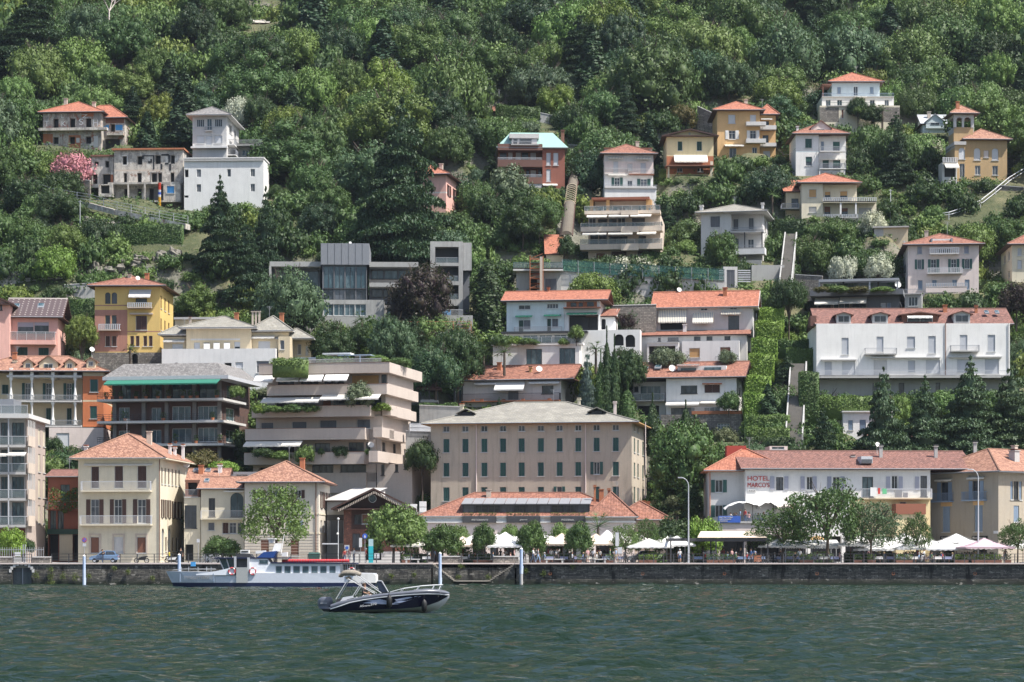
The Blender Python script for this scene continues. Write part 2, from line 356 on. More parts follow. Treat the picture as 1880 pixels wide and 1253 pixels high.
            for sg,e in((0,A),(0,D),(1,Bq),(1,Cq)):
                r=p if sg==0 else q; mb.hexa([(e[0],e[1],e[2]-.2),(e[0]+.06,e[1],e[2]-.2),(r[0]+.06,r[1],r[2]-.2),(r[0],r[1],r[2]-.2),(e[0],e[1],e[2]-.01),(e[0]+.06,e[1],e[2]-.01),(r[0]+.06,r[1],r[2]-.01),(r[0],r[1],r[2]-.01)],1)
        elif kind=='gy':
            p,q=(mx,Y0,zR),(mx,Y1,zR); rp([D,A,p,q]); rp([Bq,Cq,q,p]); mb.poly([(X0+ov,Y0+ov,zE),(X1-ov,Y0+ov,zE),(mx,Y0+ov,zR-.15)],2)
            for e in(A,Bq): mb.hexa([(e[0],Y0,e[2]-.25),(mx,Y0,zR-.25),(mx,Y0+.08,zR-.25),(e[0],Y0+.08,e[2]-.25),(e[0],Y0,e[2]-.01),(mx,Y0,zR-.01),(mx,Y0+.08,zR-.01),(e[0],Y0+.08,e[2]-.01)],1)
        elif kind=='shed': rp([A,Bq,(X1,Y1,zR),(X0,Y1,zR)]); mb.poly([(X0+ov,Y0+ov,zE),(X0+ov,Y1-ov,zE),(X0+ov,Y1-ov,zR)],2); mb.poly([(X1-ov,Y0+ov,zE),(X1-ov,Y1-ov,zE),(X1-ov,Y1-ov,zR)],2)
        elif kind=='mans':
            r=abs(hip); t=[(X0+r,Y0+r,zR),(X1-r,Y0+r,zR),(X1-r,Y1-r,zR),(X0+r,Y1-r,zR)]; b=[A,Bq,Cq,D]
            for i in range(4): rp([b[i],b[(i+1)%4],t[(i+1)%4],t[i]])
            rp(t)
        if kind=='flat': mb.box(X0,Y0,zE,X1,Y1,zE+th+.1,0)
        else: mb.box(X0+.03,Y0+.03,zE-th,X1-.03,Y1-.03,zE-.01,1)
        if kind in('hip','gx','mans') and W_>4:
            g=MB(); g.cyl((X0,Y0-.06,zE-.05),(X1,Y0-.06,zE-.05),.07,.07,6); g.build('gutter',['zinc'],s.root)
            if AER.random()<.55:
                g=MB(); ax=mx+AER.uniform(-.3,.3)*W_*.6; az=zR-.5; hh=AER.uniform(1.3,2.2); g.cyl((ax,my,az),(ax,my,zR+hh),.025,.025,5)
                for k_ in range(5): g.cyl((ax-.45+.08*k_,my,zR+hh-.12*k_),(ax+.45-.08*k_,my+.1,zR+hh-.12*k_),.015,.015,4)
                g.cyl((ax,my-.5,zR+hh-.1),(ax,my+.5,zR+hh-.1),.015,.015,4); g.build('aerial',['steel'],s.root)
            if AER.random()<.5 and kind!='mans':
                g=MB(); cx=mx+AER.choice([-1,1])*W_*.18; g.box(cx-.3,my-1.6,zR-1.5,cx+.3,my-1.0,zR+.35); g.box(cx-.38,my-1.68,zR+.35,cx+.38,my-.92,zR+.43); g.build('chimney',['beige' if AER.random()<.5 else 'rust'],s.root)
        return mb.build(name,[m,fas,wm],s.root)
    def box(s,name,x0,x1,y0,y1,o0,o1,m,parent=None):
        mb=MB(); mb.box(s.x(x0,o0),o0,s.z(y1),s.x(x1,o0),o1,s.z(y0)); return mb.build(name,[m],parent or s.root)
    def boxes(s,name,lst,m):
        for x0,x1,y0,y1,o0,o1 in lst: k=s.box(name,x0,x1,y0,y1,o0,o1,m)
        return k
    def bal(s,x0,x1,yr,ys,dep=1.1,kind='bar',o=0,m='grey',rm='steel',face='F',th=.16):
        if face=='F': u0,u1,off=s.x(x0,o),s.x(x1,o),o
        else: off=s.x(o,0) if o>50 else s.w; u0,u1=sorted((s.y(x0,off),s.y(x1,off)))
        mp=s.mp(face,off); zs=s.z(ys); zr=s.z(yr)
        mb=MB(); mb.mbox(mp,u0,u1,zs-th,zs,-dep,-.003); b=mb.build('balcony',[m],s.root); r=MB()
        if kind=='solid':
            r.mbox(mp,u0,u1,zs-th-.004,zr,-dep-.1,-dep); r.mbox(mp,u0-.1,u0,zs-th-.004,zr,-dep-.1,0); r.mbox(mp,u1,u1+.1,zs-th-.004,zr,-dep-.1,0); r.build('parapet',[rm],b); return
        sp=.14 if kind=='bar' else .3
        r.mbox(mp,u0,u1,zr-.06,zr,-dep,-dep+.06)
        for u in(u0,u1-.05): r.mbox(mp,u,u+.05,zr-.06,zr,-dep+.06,0)
        if kind=='glass':
            gp=MB(); gp.mbox(mp,u0,u1,zs+.05,zr-.07,-dep+.02,-dep+.04); gp.build('glass_panel',[glasspanel()],b)
            for i in range(int((u1-u0)/1.4)+1): u=u0+(u1-u0-.05)*i/max(1,int((u1-u0)/1.4)); r.mbox(mp,u,u+.05,zs,zr-.06,-dep,-dep+.05)
        elif kind=='stone':
            n=max(2,int((u1-u0)/.32))
            for i in range(n+1):
                u=u0+(u1-u0-.14)*i/n; r.mbox(mp,u,u+.14,zs,zr-.06,-dep,-dep+.14)
        else:
            n=max(2,int((u1-u0)/sp))
            for i in range(n+1):
                u=u0+(u1-u0-.03)*i/n; r.mbox(mp,u,u+.03,zs,zr-.06,-dep,-dep+.03)
            for u in(u0,u1-.03):
                for j in range(1,int(dep/sp)): r.mbox(mp,u,u+.03,zs,zr-.06,-dep+j*sp,-dep+j*sp+.03)
        r.build('railing',[rm],b)
    def awn(s,x0,x1,y0,y1,out=1.5,o=0,m='awn',val=.18,face='F'):
        if face=='F': u0,u1,off=s.x(x0,o),s.x(x1,o),o
        else: off=s.w; u0,u1=sorted((s.y(x0,off),s.y(x1,off)))
        mp=s.mp(face,off); za=s.z(y0); zb=s.z(y1)+val; mb=MB()
        mb.hexa([mp(u0,za-.04,-.02),mp(u1,za-.04,-.02),mp(u1,zb-.04,-out),mp(u0,zb-.04,-out),mp(u0,za,-.02),mp(u1,za,-.02),mp(u1,zb,-out),mp(u0,zb,-out)])
        n=max(2,int((u1-u0)/.5))
        for i in range(n):
            a=u0+(u1-u0)*i/n; b=u0+(u1-u0)*(i+1)/n; mb.mbox(mp,a+.01,b-.01,zb-val-(i%2)*.03,zb-.04,-out-.02,-out)
        mb.build('awning',[m],s.root)
    def chim(s,x,y0,y1,w=6,o=3,m='lgrey',cap='brown'):
        X=s.x(x,o); h=w*s.Yr/F/2; mb=MB(); z0=s.zat(y1,o)-1.2; z1=s.zat(y0,o)
        mb.box(X-h,o-h,z0,X+h,o+h,z1-.25); mb.box(X-h-.1,o-h-.1,z1-.25,X+h+.1,o+h+.1,z1-.15)
        for sx in(-1,1): mb.box(X+sx*h*.6-.06,o-h*.7,z1-.15,X+sx*h*.6+.06,o+h*.7,z1-.05,1)
        mb.box(X-h-.08,o-h-.08,z1-.05,X+h+.08,o+h+.08,z1+.03,1); mb.build('chimney',[m,cap],s.root)
    def dish(s,x,y,r=.45,o=2):
        r*=.6
        X=s.x(x,o); z=s.zat(y,o); mb=MB(); n=14; c=Vector((X,o,z)); ax=Vector((.35,-.8,.35)).normalized(); e=ax.orthogonal().normalized(); g=ax.cross(e)
        rings=[[c+ax*(.12*(k/3)**2*r*2)+(e*math.cos(2*math.pi*i/n)+g*math.sin(2*math.pi*i/n))*(r*k/3+.005) for i in range(n)] for k in range(4)]
        mb.loft(rings,0,True,False); mb.cyl(c,c+ax*r*.8,.02,.02,5); mb.cyl(c,c-ax*.2,.03,.03,5); mb.cyl(c-ax*.2,(X,o+.1,z-1.4),.03,.03,5); mb.build('satellite_dish',['white2'],s.root)
    def sky(s,x0,x1,y0,y1,o=2,m='glassb'):
        mb=MB(); za=s.zat(y0,o); X0,X1=s.x(x0,o),s.x(x1,o); zb=s.zat(y1,o-1)
        mb.hexa([(X0,o-1,zb),(X1,o-1,zb),(X1,o,za),(X0,o,za),(X0,o-1,zb+.22),(X1,o-1,zb+.22),(X1,o,za+.22),(X0,o,za+.22)])
        k=mb.build('skylight',['zinc'],s.root); g=MB(); e=.1
        g.hexa([(X0+e,o-1+e,zb+.1),(X1-e,o-1+e,zb+.1),(X1-e,o-e,za+.1),(X0+e,o-e,za+.1),(X0+e,o-1+e,zb+.245),(X1-e,o-1+e,zb+.245),(X1-e,o-e,za+.245),(X0+e,o-e,za+.245)]); g.build('pane',[m],k)
    def dorm(s,x0,x1,y0,ym,y1,o=1,wm='white',rm='tile',kind='p',d=3,ov=.25,ra=.5):
        """roof dormer: gabled little roof above a front with a window"""
        X0,X1=s.x(x0,o),s.x(x1,o); zt=s.zat(y0,o); zm=s.zat(ym,o); zb=s.zat(y1,o)-.5; mb=MB(); mx=(X0+X1)/2
        mb.box(X0,o,zb,X1,o+d,zm,0); mb.poly([(X0,o,zm),(X1,o,zm),(mx,o,zt)],0)
        for sg,X in((-1,X0-ov),(1,X1+ov)):
            mb.hexa([(X,o-ov,zm-.12),(mx,o-ov,zt-.02),(mx,o+d,zt-.02),(X,o+d,zm-.12),(X,o-ov,zm),(mx,o-ov,zt+.1),(mx,o+d,zt+.1),(X,o+d,zm)],1)
        k=mb.build('dormer',[wm,rm],s.root); g=MB(); w=(X1-X0)*ra/2
        g.box(mx-w,o-.05,s.zat(y1,o)+.1,mx+w,o-.005,zm-.12,0); g.box(mx-w+.07,o-.07,s.zat(y1,o)+.17,mx-.03,o-.045,zm-.19,1); g.box(mx+.03,o-.07,s.zat(y1,o)+.17,mx+w-.07,o-.045,zm-.19,1)
        g.build('window',['winframe','glass'],k)
    def pipe(s,x,y0,y1,o=0,m='pipe',r=.06):
        mb=MB(); X=s.x(x,o-.1); mb.cyl((X,o-.1,s.z(y1)),(X,o-.1,s.z(y0)),r,r,6); mb.build('drainpipe',[m],s.root)
    def band(s,x0,x1,y0,y1,o=0,m='lgrey',p=.06,side=False,d=None):
        mb=MB(); X0,X1=s.x(x0,o),s.x(x1,o); mb.box(X0,o-p,s.z(y1),X1,o-.002,s.z(y0))
        if side: mb.box(X1+.002,o-p,s.z(y1)+.002,X1+p,o+(d or s.d),s.z(y0)-.002)
        mb.build('moulding',[m],s.root)
    def text(s,txt,x0,y0,y1,o,m,ext=.03,width=None,face='F',parent=None,name='lettering',zoff=0):
        cu=bpy.data.curves.new('t','FONT'); cu.body=txt; cu.extrude=ext; cu.size=1; cu.align_x='LEFT'
        to=bpy.data.objects.new('t',cu); C.objects.link(to); dg=bpy.context.evaluated_depsgraph_get(); dg.update()
        me=bpy.data.meshes.new_from_object(to.evaluated_get(dg)); bpy.data.objects.remove(to)
        vs=np.array([v.co[:] for v in me.vertices]); mn=vs.min(0); mx=vs.max(0)
        h=s.z(y0)-s.z(y1); k=h/(mx[1]-mn[1]); X=s.x(x0,o); kx=k if not width else (s.x(x0+width,o)-X)/(mx[0]-mn[0])
        for v in me.vertices:
            c=v.co.copy(); v.co=(X+(c.x-mn[0])*kx,o-c.z-.02,s.z(y1)+(c.y-mn[1])*k)
        me.materials.clear(); me.materials.append(W(m)); ob=bpy.data.objects.new(name,me); C.objects.link(ob); ob.parent=parent or s.root; return ob
def R(pairs,y0,y1,k): return [(a,y0,b,y1,k) for a,b in pairs]
def RC(cs,w,y0,y1,k): return [(c-w/2,y0,c+w/2,y1,k) for c in cs]
WALL['pbeige']=(.62,.53,.44)
WALL['pil']=(.20,.19,.18)
# =============================================== BUILDINGS (all pixel figures are from the photograph, turned into metres at a real depth)
G='c:green'; BL='c:blind'; K='c:brown'
# 1 derelict villa with graffiti
b=B('villa','derelict three storey villa with orange hip roof and white graffiti letters on flaking rusty walls','villa',79,185.5,206,281,448,a=-4,d=11)
b.vol(79,185.5,206,283,m='ruin',wins=RC([102.5,133,162.5],10,217,236,'v')+RC([102.5,132.5,162.5],10,251,264,'v')+[(158,282,168,287,'v')],bands=[(126,248,148,275,'rust'),(79,245,97,262,'rust'),(150,206,172,214,'rust')])
b.roof('hip',206,187,m='tileo',ov=.8)
b.vol(186,229,213,283,o=2.2,d=8,m='ruin',wins=[(203,224,211,241,'v'),(193,252,220,277,'v')],bands=[(194,214,228,223,'mbrown')])
b.roof('hip',213,194,x0=140,m='tileo',ov=.7,hip=.9)
b.box('balcony',70,196,236,241,-1.2,-.01,'ruin2'); b.box('balcony',196,226,241,247,.9,2.19,'ruin2')
for t,x,y0,y1,w in(('T',82,221,231,8),('K',113,222,231,8),('S',145,218,229,8),('H',171,220,231,9),('F',88,207,213,4),('L',112,209,216,5),('Z',150,210,217,11)): b.text(t,x,y0,y1,0,'white2',.01,w,name='graffiti_letter')
b.boxes('graffiti',[(194,200,226,236,2.17,2.195),(212,225,226,236,2.17,2.195),(190,193,228,233,2.17,2.195)],'bluetarp')
b.boxes('graffiti',[(85,93,260,266,-.03,-.004),(140,146,253,262,-.03,-.004),(172,180,250,270,-.03,-.004)],'lgrey')
# 2 ruined block
b=B('ruined_house','ruined grey stepped house with broken plaster, black graffiti figure and boarded blue window','house',209.7,336,275.5,400,423,a=-3,d=9)
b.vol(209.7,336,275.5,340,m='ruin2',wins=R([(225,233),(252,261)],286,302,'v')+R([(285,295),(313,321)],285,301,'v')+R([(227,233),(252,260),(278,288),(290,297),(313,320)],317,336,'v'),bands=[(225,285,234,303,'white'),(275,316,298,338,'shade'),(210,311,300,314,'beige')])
b.vol(206,331,340,402,o=.3,m='ruin2',wins=R([(228,236),(252,260),(274,282)],345,372,'v')+[(302,382,310,402,'v')],bands=[(206,372,331,402,'stone'),(282,342,300,372,'shade')],rim=1)  # shade of the terrace recess painted as a darker wall band
b.box('terrace',198,332,337.5,341,-2,.29,'ruin2'); b.box('terrace',205,331,371,374,-2,.29,'ruin2')
b.vol(300,331,341,371.5,o=-2,d=2.29,m='ruin2',wins=[(306,345,320,358,'c:bluetarp')])
b.vol(181,207,341,364,o=-2.2,d=2.5,m='ruin2',wins=[(185,343,201,358,'v')])
b.boxes('column',[(234,236.5,341,398,-2,-1.8),(264,267,341,372,-2,-1.8),(290.5,293,341,400,-2,-1.8)],'ruin2')
b.vol(168,209,285,342,o=1,d=6,m='ruin2',wins=[(173,294,181,300,'v'),(193,293,200,305,'v'),(170,317,179,335,'v'),(188,317,203,337,'v')],bands=[(190,318,208,340,'rust')])
b.box('roof_edge',166,210,282,285,.6,7,'mbrown'); b.box('roof_edge',205,338,272.5,275.4,-.5,9,'rust')
b.boxes('graffiti',[(261,283,285,287,-.05,-.004),(281,283.5,285,311,-.05,-.004),(261,264,287,292,-.05,-.004),(272,279,296,299,-.05,-.004),(276,279,292,296,-.05,-.004),(296,310,283,286,-.05,-.004),(309,312,285,299,-.05,-.004),(303,309,299,302,-.05,-.004),(311,314,301,313,-.05,-.004),(295,298,301,311,-.05,-.004)],'black')
mb=MB(); X0,X1=b.x(228,-2.4),b.x(292,-2.4)
for i in range(16):
    u=X0+(X1-X0)*i/16; z=b.z(386+11*i/16); mb.box(u,-2.45,z-.9,u+(X1-X0)/16,-2.4,z)
b_root2=b
k=mb.build('safety_netting',[flat('netting',(.62,.07,.04),.8)]); k.matrix_world=Matrix.Translation(b.root.location)@Matrix.Rotation(b.a,4,'Z'); tag(k,'orange plastic safety netting strung along the foot of the ruined house','netting')
for part in [0]:
    r=empty('debris_chute','tall red, blue and yellow rubble chute standing against the ruined house','chute',(0,0,0)); r.matrix_world=Matrix.Translation(b.root.location)@Matrix.Rotation(b.a,4,'Z')
    Xc=b.x(293,-2.6); zs=[b.z(340+4.4*i) for i in range(15)]
    for i in range(14):
        q=MB(); q.cyl((Xc,-2.7,zs[i+1]-.05),(Xc,-2.7,zs[i]),.2,.29,10); q.build('chute_section',[flat('chutered',(.6,.06,.03),.5) if i in(0,1,2,12) else flat('chuteblue',(.04,.1,.5),.5) if i==4 else flat('chutewhite',(.7,.7,.7),.5) if i in(3,5) else flat('chuteyel',(.62,.33,.02),.5)],r)
# 3 white tower house with long white base
b=B('villa','tall white tower villa with grey pyramid roof rising over a long white terrace wing','villa',353.5,416,212,385,426,R=438.5,d=13)
b.vol(353.5,416,212,302,m='lgrey',wins=[(361,219,375,233,'p4'),(380,218,389,239,'pb'),(394,219,408,233,'p4'),(361,249,375,263,'c:blind'),(378,249,389,266,'c:blind'),(394,249,408,263,'c:blind')],side=R([(421,426),(430,434)],222,238,'p')+R([(421,426)],252,266,'p'))
b.roof('hip',212,203,m='slateg2',ov=1,fas='lgrey'); b.box('balcony',350,417,270,273,-.8,-.01,'white'); b.bal(377,390,233,240,.5)
b.bal(418,436,254,263,1.2,face='R',m='white'); b.bal(418,438,272,282,1.4,face='R',m='white')
b.vol(338,484,300,384,o=-6,d=6.2,m='white2',wins=[(339,321,346,335,'v')]+R([(361,369),(417,424),(460,468)],321,335,'pn')+R([(361,369),(460,468)],348,362,'pn')+[(338,368,346,372,'v')])
b.box('parapet',337,485,300,303,-6.2,0,'lgrey'); b.bal(338,484,301,305,.25,'bar',-6.02,rm='white2')
b.vol(438,478,262,300,o=5,d=6,m='concrete',wins=[(444,267,456,278,'pb'),(458,267,470,278,'pb')]); b.box('terrace',434,482,258,262,3.4,11,'concrete'); b.bal(434,481,251,258,.2,'bar',3.6)
# 4 pink house behind the cedar
b=B('house','pink house with shallow terracotta roof and skylight, half hidden behind the giant cedar','house',752,819,320,392,420,R=843,d=11)
b.vol(752,819,320,392,m='pink',wins=R([(765,772),(785,792)],330,346,'p')+R([(765,772),(785,792)],362,376,'p'),side=R([(822.5,826),(833,836.5)],337,357,'od:brown')+R([(833,837)],378,390,'pd'),bands=[(0,352,999,355,'lpink')])
b.roof('hip',320,307,m='tileo',ov=.8); b.sky(786,796,308,315,3)
# 5 red brick modern house with copper roof
b=B('house','red brick modernist house with pale green copper roof and stacked brown balconies','house',915,1038,272,348,432,a=2,d=11)
b.vol(996,1037,272,348,m='brick',wins=R([(1003,1011),(1016,1025)],281,304,'c:blind')+[(1003,311,1011,334,'c:blind')])
b.vol(915,995.5,267,348,o=1.8,d=9,m='mbrown',wins=R([(918,930)],278,293,'pd')+R([(933,941),(947,956),(974,984)],278,293,'c:blind')+[(958,278,970,293,'pd')]+R([(966,972),(988,994)],309,326,'pd')+[(974,310,984,326,'c:blind')])
for y0,y1,rr in((266,277.5,0),(295,308,291),(327,339,322)):
    b.box('balcony',914,996,y0,y1,-.6,1.79,flat('bandbr',(.17,.085,.065),.8))
    if rr: b.bal(914,995,rr,y0+.2,.1,'bar',-.35,rm='blind',m='brick')
b.box('screen',966,995,339,352,-.5,-.4,stripes('slatw',(.6,.6,.62),(.3,.3,.32),2.5)); b.awn(996,1023,338,344,1.5,m='awn')
b.roof('mans',272,248,x0=914,x1=1040,o=-.2,d=8.5,m='copper',ov=.3,hip=2.6,fas='zinc')
b.box('dormer',935,990,247,255,-.4,5,'lgrey'); k=b.box('dormer',940,986,255,266,-.2,2,'white'); b.box('window',943,950,257,266,-.3,-.21,'glass',k); b.box('window',954,976,257,266,-.3,-.21,'glass',k); b.bal(938,990,261,267,.3,'bar',-.5,rm='blind')
b.chim(1033,239,262,6,3,'mbrown')
# 6 white/pink two tone house
b=B('house','white house with lilac upper floor, red hip roof and green shuttered garden doors','house',1109.5,1199.5,283,358,429,a=2,d=10)
b.vol(1109.5,1199.5,283,321,m='lpink',wins=[(1126,297,1135,318,'c:blind'),(1152,301,1161,314,'c:lgrey'),(1176,299,1186,318,'c:blind')],bands=[(1109,283,1200,297,'lgrey')])
b.vol(1109.5,1199,321,358,m='white',wins=[(1128,327,1138,346,'ot:bgreen'),(1152,332,1161,344,'p'),(1176,329,1188,346,'ot:bgreen')])
b.roof('hip',283,267,ov=.8); b.bal(1109.5,1153,310,320,.5,rm='grey'); b.bal(1153,1200,312,321,1,rm='grey',m='mbrown')
for x0,x1 in((1110,1130),(1177,1197)): b.box('roof_turret',x0,x1,269,276,3,6,'lgrey'); b.box('roof_turret',x0-1,x1+1,267,269,2.7,6.3,'tile')
b.awn(1116,1144,289,293,.5,m='stripea'); b.awn(1167,1195,289,294,.5,m='stripea'); b.awn(1116,1155,321,324,.8,m='awn')
b.vol(1110,1205,347,372,o=-3,d=2.9,m='white'); b.bal(1110,1206,345,350,.2,'bar',-3)
# 7 terraced apartment block
b=B('apartment_block','stepped beige apartment block with long curved balconies, white awnings and planters','apartment block',1080,1214,360,477,403,R=1222,d=14)
b.vol(1080,1212,392,477,m='pbeige',wins=R([(1081,1094),(1134,1148)],399,417,'p')+[(1098,401,1115,417,'pd'),(1118,401,1132,417,'pd'),(1160,400,1184,417,'pd3')]+[(1084,430,1098,450,'pd'),(1100,430,1114,450,'pd'),(1118,433,1152,450,'pd4'),(1172,433,1186,450,'pd'),(1094,463,1111,476,'c:mbrown'),(1122,461,1151,477,'c:brown'),(1170,461,1184,467,'c:brown')],side=R([(1214,1217)],400,412,'p'))
b.vol(1092,1198,362,394,o=3,d=9,m='beige',wins=[(1100,372,1114,388,'pd'),(1126,373,1154,388,'pd3'),(1134,374,1153,388,'c:mbrown'),(1172,372,1186,386,'p')])
b.box('roof',1086,1192,360,364,.5,12,'tileo'); b.boxes('column',[(1113,1119,362,392,.8,1.4),(1083,1089,364,392,1.2,6),(1186,1196,364,392,1.2,6)],'tan')
for x0,x1,y0,y1,rt in((1073,1212,389,395,380),(1066,1216,418,427,411),(1065,1216,450,460,441)):
    b.box('balcony',x0,x1,y0,y1,-2.2,.6,'pbeige'); b.bal(x0,x1,rt,y0,.1,'glass',-2.05,rm='grey')
    b.boxes('balcony_bulge',[(1140,1172,y0+1,y1+3,-2.9,-2.21)],'pbeige')
for y,l in((397,[(1078,1115),(1118,1155),(1158,1196)]),(429,[(1070,1114),(1117,1162),(1170,1205)])):
    for x0,x1 in l: b.awn(x0,x1,y,y+6,1.1,-2.3)
for i in range(9): 
    b.box('planter',1075+i*14.5,1079+i*14.5,385.5,389,-2,-1.5,'white')
# 8 yellow gabled house
b=B('house','pale yellow gabled house with red ground floor and one long cream awning','house',1224,1310,250,333,435,a=0,d=10)
b.vol(1224,1310,250,333,m='pyellow',wins=R([(1244,1253),(1279,1289)],260,277,G)+R([(1243,1253),(1280,1291)],303,316,'p'),bands=[(1224,287,1310,320,flat('redplaster',(.42,.10,.06),.9))] if 0 else [(1224,287,1310,320,'rust')])
b.roof('gy',250,236,ov=.9,m='slateg2',wm='pyellow'); b.awn(1237,1298,285,302,2.2,m='awn',val=.25)
b.boxes('column',[(1304,1309,300,333,-2,-1.6),(1226,1229,308,333,-2,-1.6)],'cream'); b.box('vent',1264.5,1267.5,244,248,-.05,-.003,'grey')
b.boxes('pergola',[(1222,1311,308,310,-3,-.1)],'mbrown')
# 9 orange house
b=B('house','apricot house with terracotta hip roof, white blinds and two tiers of rounded balconies','house',1317,1395,203,292,446,L=1308,d=11)
b.vol(1317,1395,203,292,m='orange',wins=R([(1337,1350),(1377,1388)],211,227,BL)+R([(1338,1350),(1377,1388)],240,256,'ot:white2')+[(1339,272,1352,290,'p'),(1381,271,1390,288,'p')])
b.roof('hip',203,190,ov=.9,m='tileo')
b.vol(1395.5,1424,208,292,o=1.5,d=8,m='orange',wins=[(1400,220,1412,237,'pd'),(1400,246,1411,260,'pd'),(1401,275,1414,292,'c:blind')]); b.roof('hip',208,197,ov=.7,m='tileo')
for x0,x1,yr,ys,o in((1370,1404,226,231,0),(1370,1404,257,263,0),(1396,1423,230,236,1.5),(1396,1423,262,267,1.5)): b.bal(x0,x1,yr,ys,1.2,'solid',o,rm='lgrey')
b.awn(1396,1417,215,219,1,1.5); b.awn(1330,1365,266,271,1.2)
# 10 pale blue villa on top
b=B('villa','pale blue two storey villa with orange pyramid roof, highest of the houses on the right','villa',1527,1615,151,232,468,a=0,d=10)
b.vol(1527,1615,151,186,m='lblue',wins=R([(1537,1544),(1597,1604)],160,173,'c:bluegrey')+[(1567,159,1575,176,'p')],bands=[(0,151,999,154,'lgrey')])
b.roof('hip',151,135,ov=.8,m='tileo')
b.vol(1509,1641,183,206,o=-3,d=8,m='white',wins=R([(1516,1525),(1537,1546),(1597,1606),(1624,1632)],189,203,'p')+[(1568,186,1584,204,'pb3')]); b.bal(1509,1641,177,183,.2,'bar',-3,rm='bluegrey')
b.vol(1505,1652,205,235,o=-6,d=3,m='cream',wins=[(1545,212,1549,228,'c:mbrown'),(1572,209,1583,224,'od:mbrown')],bands=[(1505,208,1540,235,'stone'),(1600,208,1652,235,'stone')]); b.bal(1520,1600,199,205,.2,'bar',-6,rm='bgreen')
b.boxes('pergola',[(1509,1527,158,160,-2,3),(1510,1512,160,182,-1.9,-1.7)],'mbrown'); b.awn(1568,1590,183,187,1.5,-3)
# 11 white and pale blue house
b=B('house','white house with dark green blinds, blue balcony doors and gabled dormer','house',1461,1553,246,323,438,a=0,d=10)
b.vol(1461,1503,246,323,m='white2',wins=R([(1478,1491)],255,272,'c:bgreen')+R([(1479,1491)],288,305,'h:bgreen'),bands=[(1461,278,1503,280,'lblue')])
b.vol(1503.5,1553,246,323,o=1.2,d=8.5,m='white2',wins=R([(1507,1513)],258,278,'c:bluegrey')+R([(1529,1542)],258,278,'h:bgreen')+R([(1510,1522),(1529,1543)],292,310,'h:bgreen'))
b.roof('hip',246,229,x0=1461,x1=1553,o=0,d=9.8,ov=.7); b.dorm(1489,1525,222,236,246,1.2,'lpink',ra=.4); b.chim(1464,231,246,4,4,'white')
b.bal(1504,1552,271,279,1.1,o=0,m='white'); b.bal(1504,1552,302,311,1.1,o=0,m='white'); b.boxes('column',[(1504,1506,311,330,-1,-.7),(1549,1551,311,330,-1,-.7)],'white'); b.awn(1508,1553,290,293,.6,1,m='awn')
# 12 beige house with brown blinds
b=B('house','beige house with bright orange roof, tan roller blinds and a long white balustrade terrace','house',1471.7,1511,336,400,419,a=0,d=10)
b.vol(1471.7,1511,336,400,m='cream',wins=[(1485,348,1499,363,'c:tan'),(1485,380,1499,391,'c:grey')],bands=[])
b.vol(1511.5,1573,336,372,o=1.2,d=8.5,m='cream',wins=[(1514,350,1525,364,'h:tan'),(1542,349,1556,365,'h:tan')]); b.vol(1511.5,1609,372,400,o=1.2,d=8.5,m='cream',wins=[(1513,377,1525,394,'h:mbrown'),(1544,380,1557,394,'h:mbrown'),(1577,380,1600,390,'c:grey')])
b.roof('hip',336,319,x0=1471.7,x1=1573,o=0,d=9.8,m='tileo',ov=.8); b.box('balcony',1511,1609,371,373.5,-.8,1.19,'cream'); b.bal(1511,1609,364,371,.1,'stone',-.7,rm='blind')
b.boxes('column',[(1542,1545,373,400,-.7,-.4),(1570,1573,373,400,-.7,-.4)],'white'); b.bal(1511,1575,395,400,.3,'stone',-.4,rm='blind')
b.vol(1443,1471.5,348,392,o=2.5,d=6,m='sand',wins=[(1453,361,1466,382,'pd')]); b.roof('shed',348,331,ov=.5,m='tileo'); b.bal(1433,1465,373,381,2,'bar',2.5)
# 13 grey white villa
b=B('villa','pale grey villa with stone slab roof, two white chimneys and a deep shaded loggia','villa',1287,1400,388,478,403,R=1413,d=11)
b.vol(1287,1342,388,478,m='lgrey',wins=[(1304,395,1322,415,flat('gb',(.16,.17,.13)) and 'c:slateg')])
b.vol(1342.5,1400,388,478,o=2,d=9,m='lgrey',wins=[(1346,398,1356,417,'c:slateg'),(1374,397,1384,417,'c:slateg'),(1350,434,1356,453,'pd'),(1373,436,1384,454,'p')],side=R([(1404,1406),(1409,1411)],396,416,K)+R([(1404,1406)],436,456,K))
b.roof('hip',388,375,x0=1287,x1=1400,o=0,d=11,m='slate',ov=.9,fas='lgrey')
b.box('balcony',1341,1402,422,426,-.2,1.99,'lgrey'); b.bal(1342,1401,417,422,.1,'bar',-.1); b.box('balcony',1341,1404,455,467,-.4,1.99,'white'); b.bal(1342,1402,450,455,.1,'bar',-.3)
b.boxes('column',[(1366,1368,426,456,-.1,.1),(1398,1400,426,456,-.1,.1),(1341.5,1343.5,426,456,-.1,.1)],'dark')
b.chim(1288,374,388,6,3,'white','white'); b.chim(1400,373,386,4.5,3,'white','white'); b.vol(1350,1398,478,486,o=-.3,d=6,m='concrete')
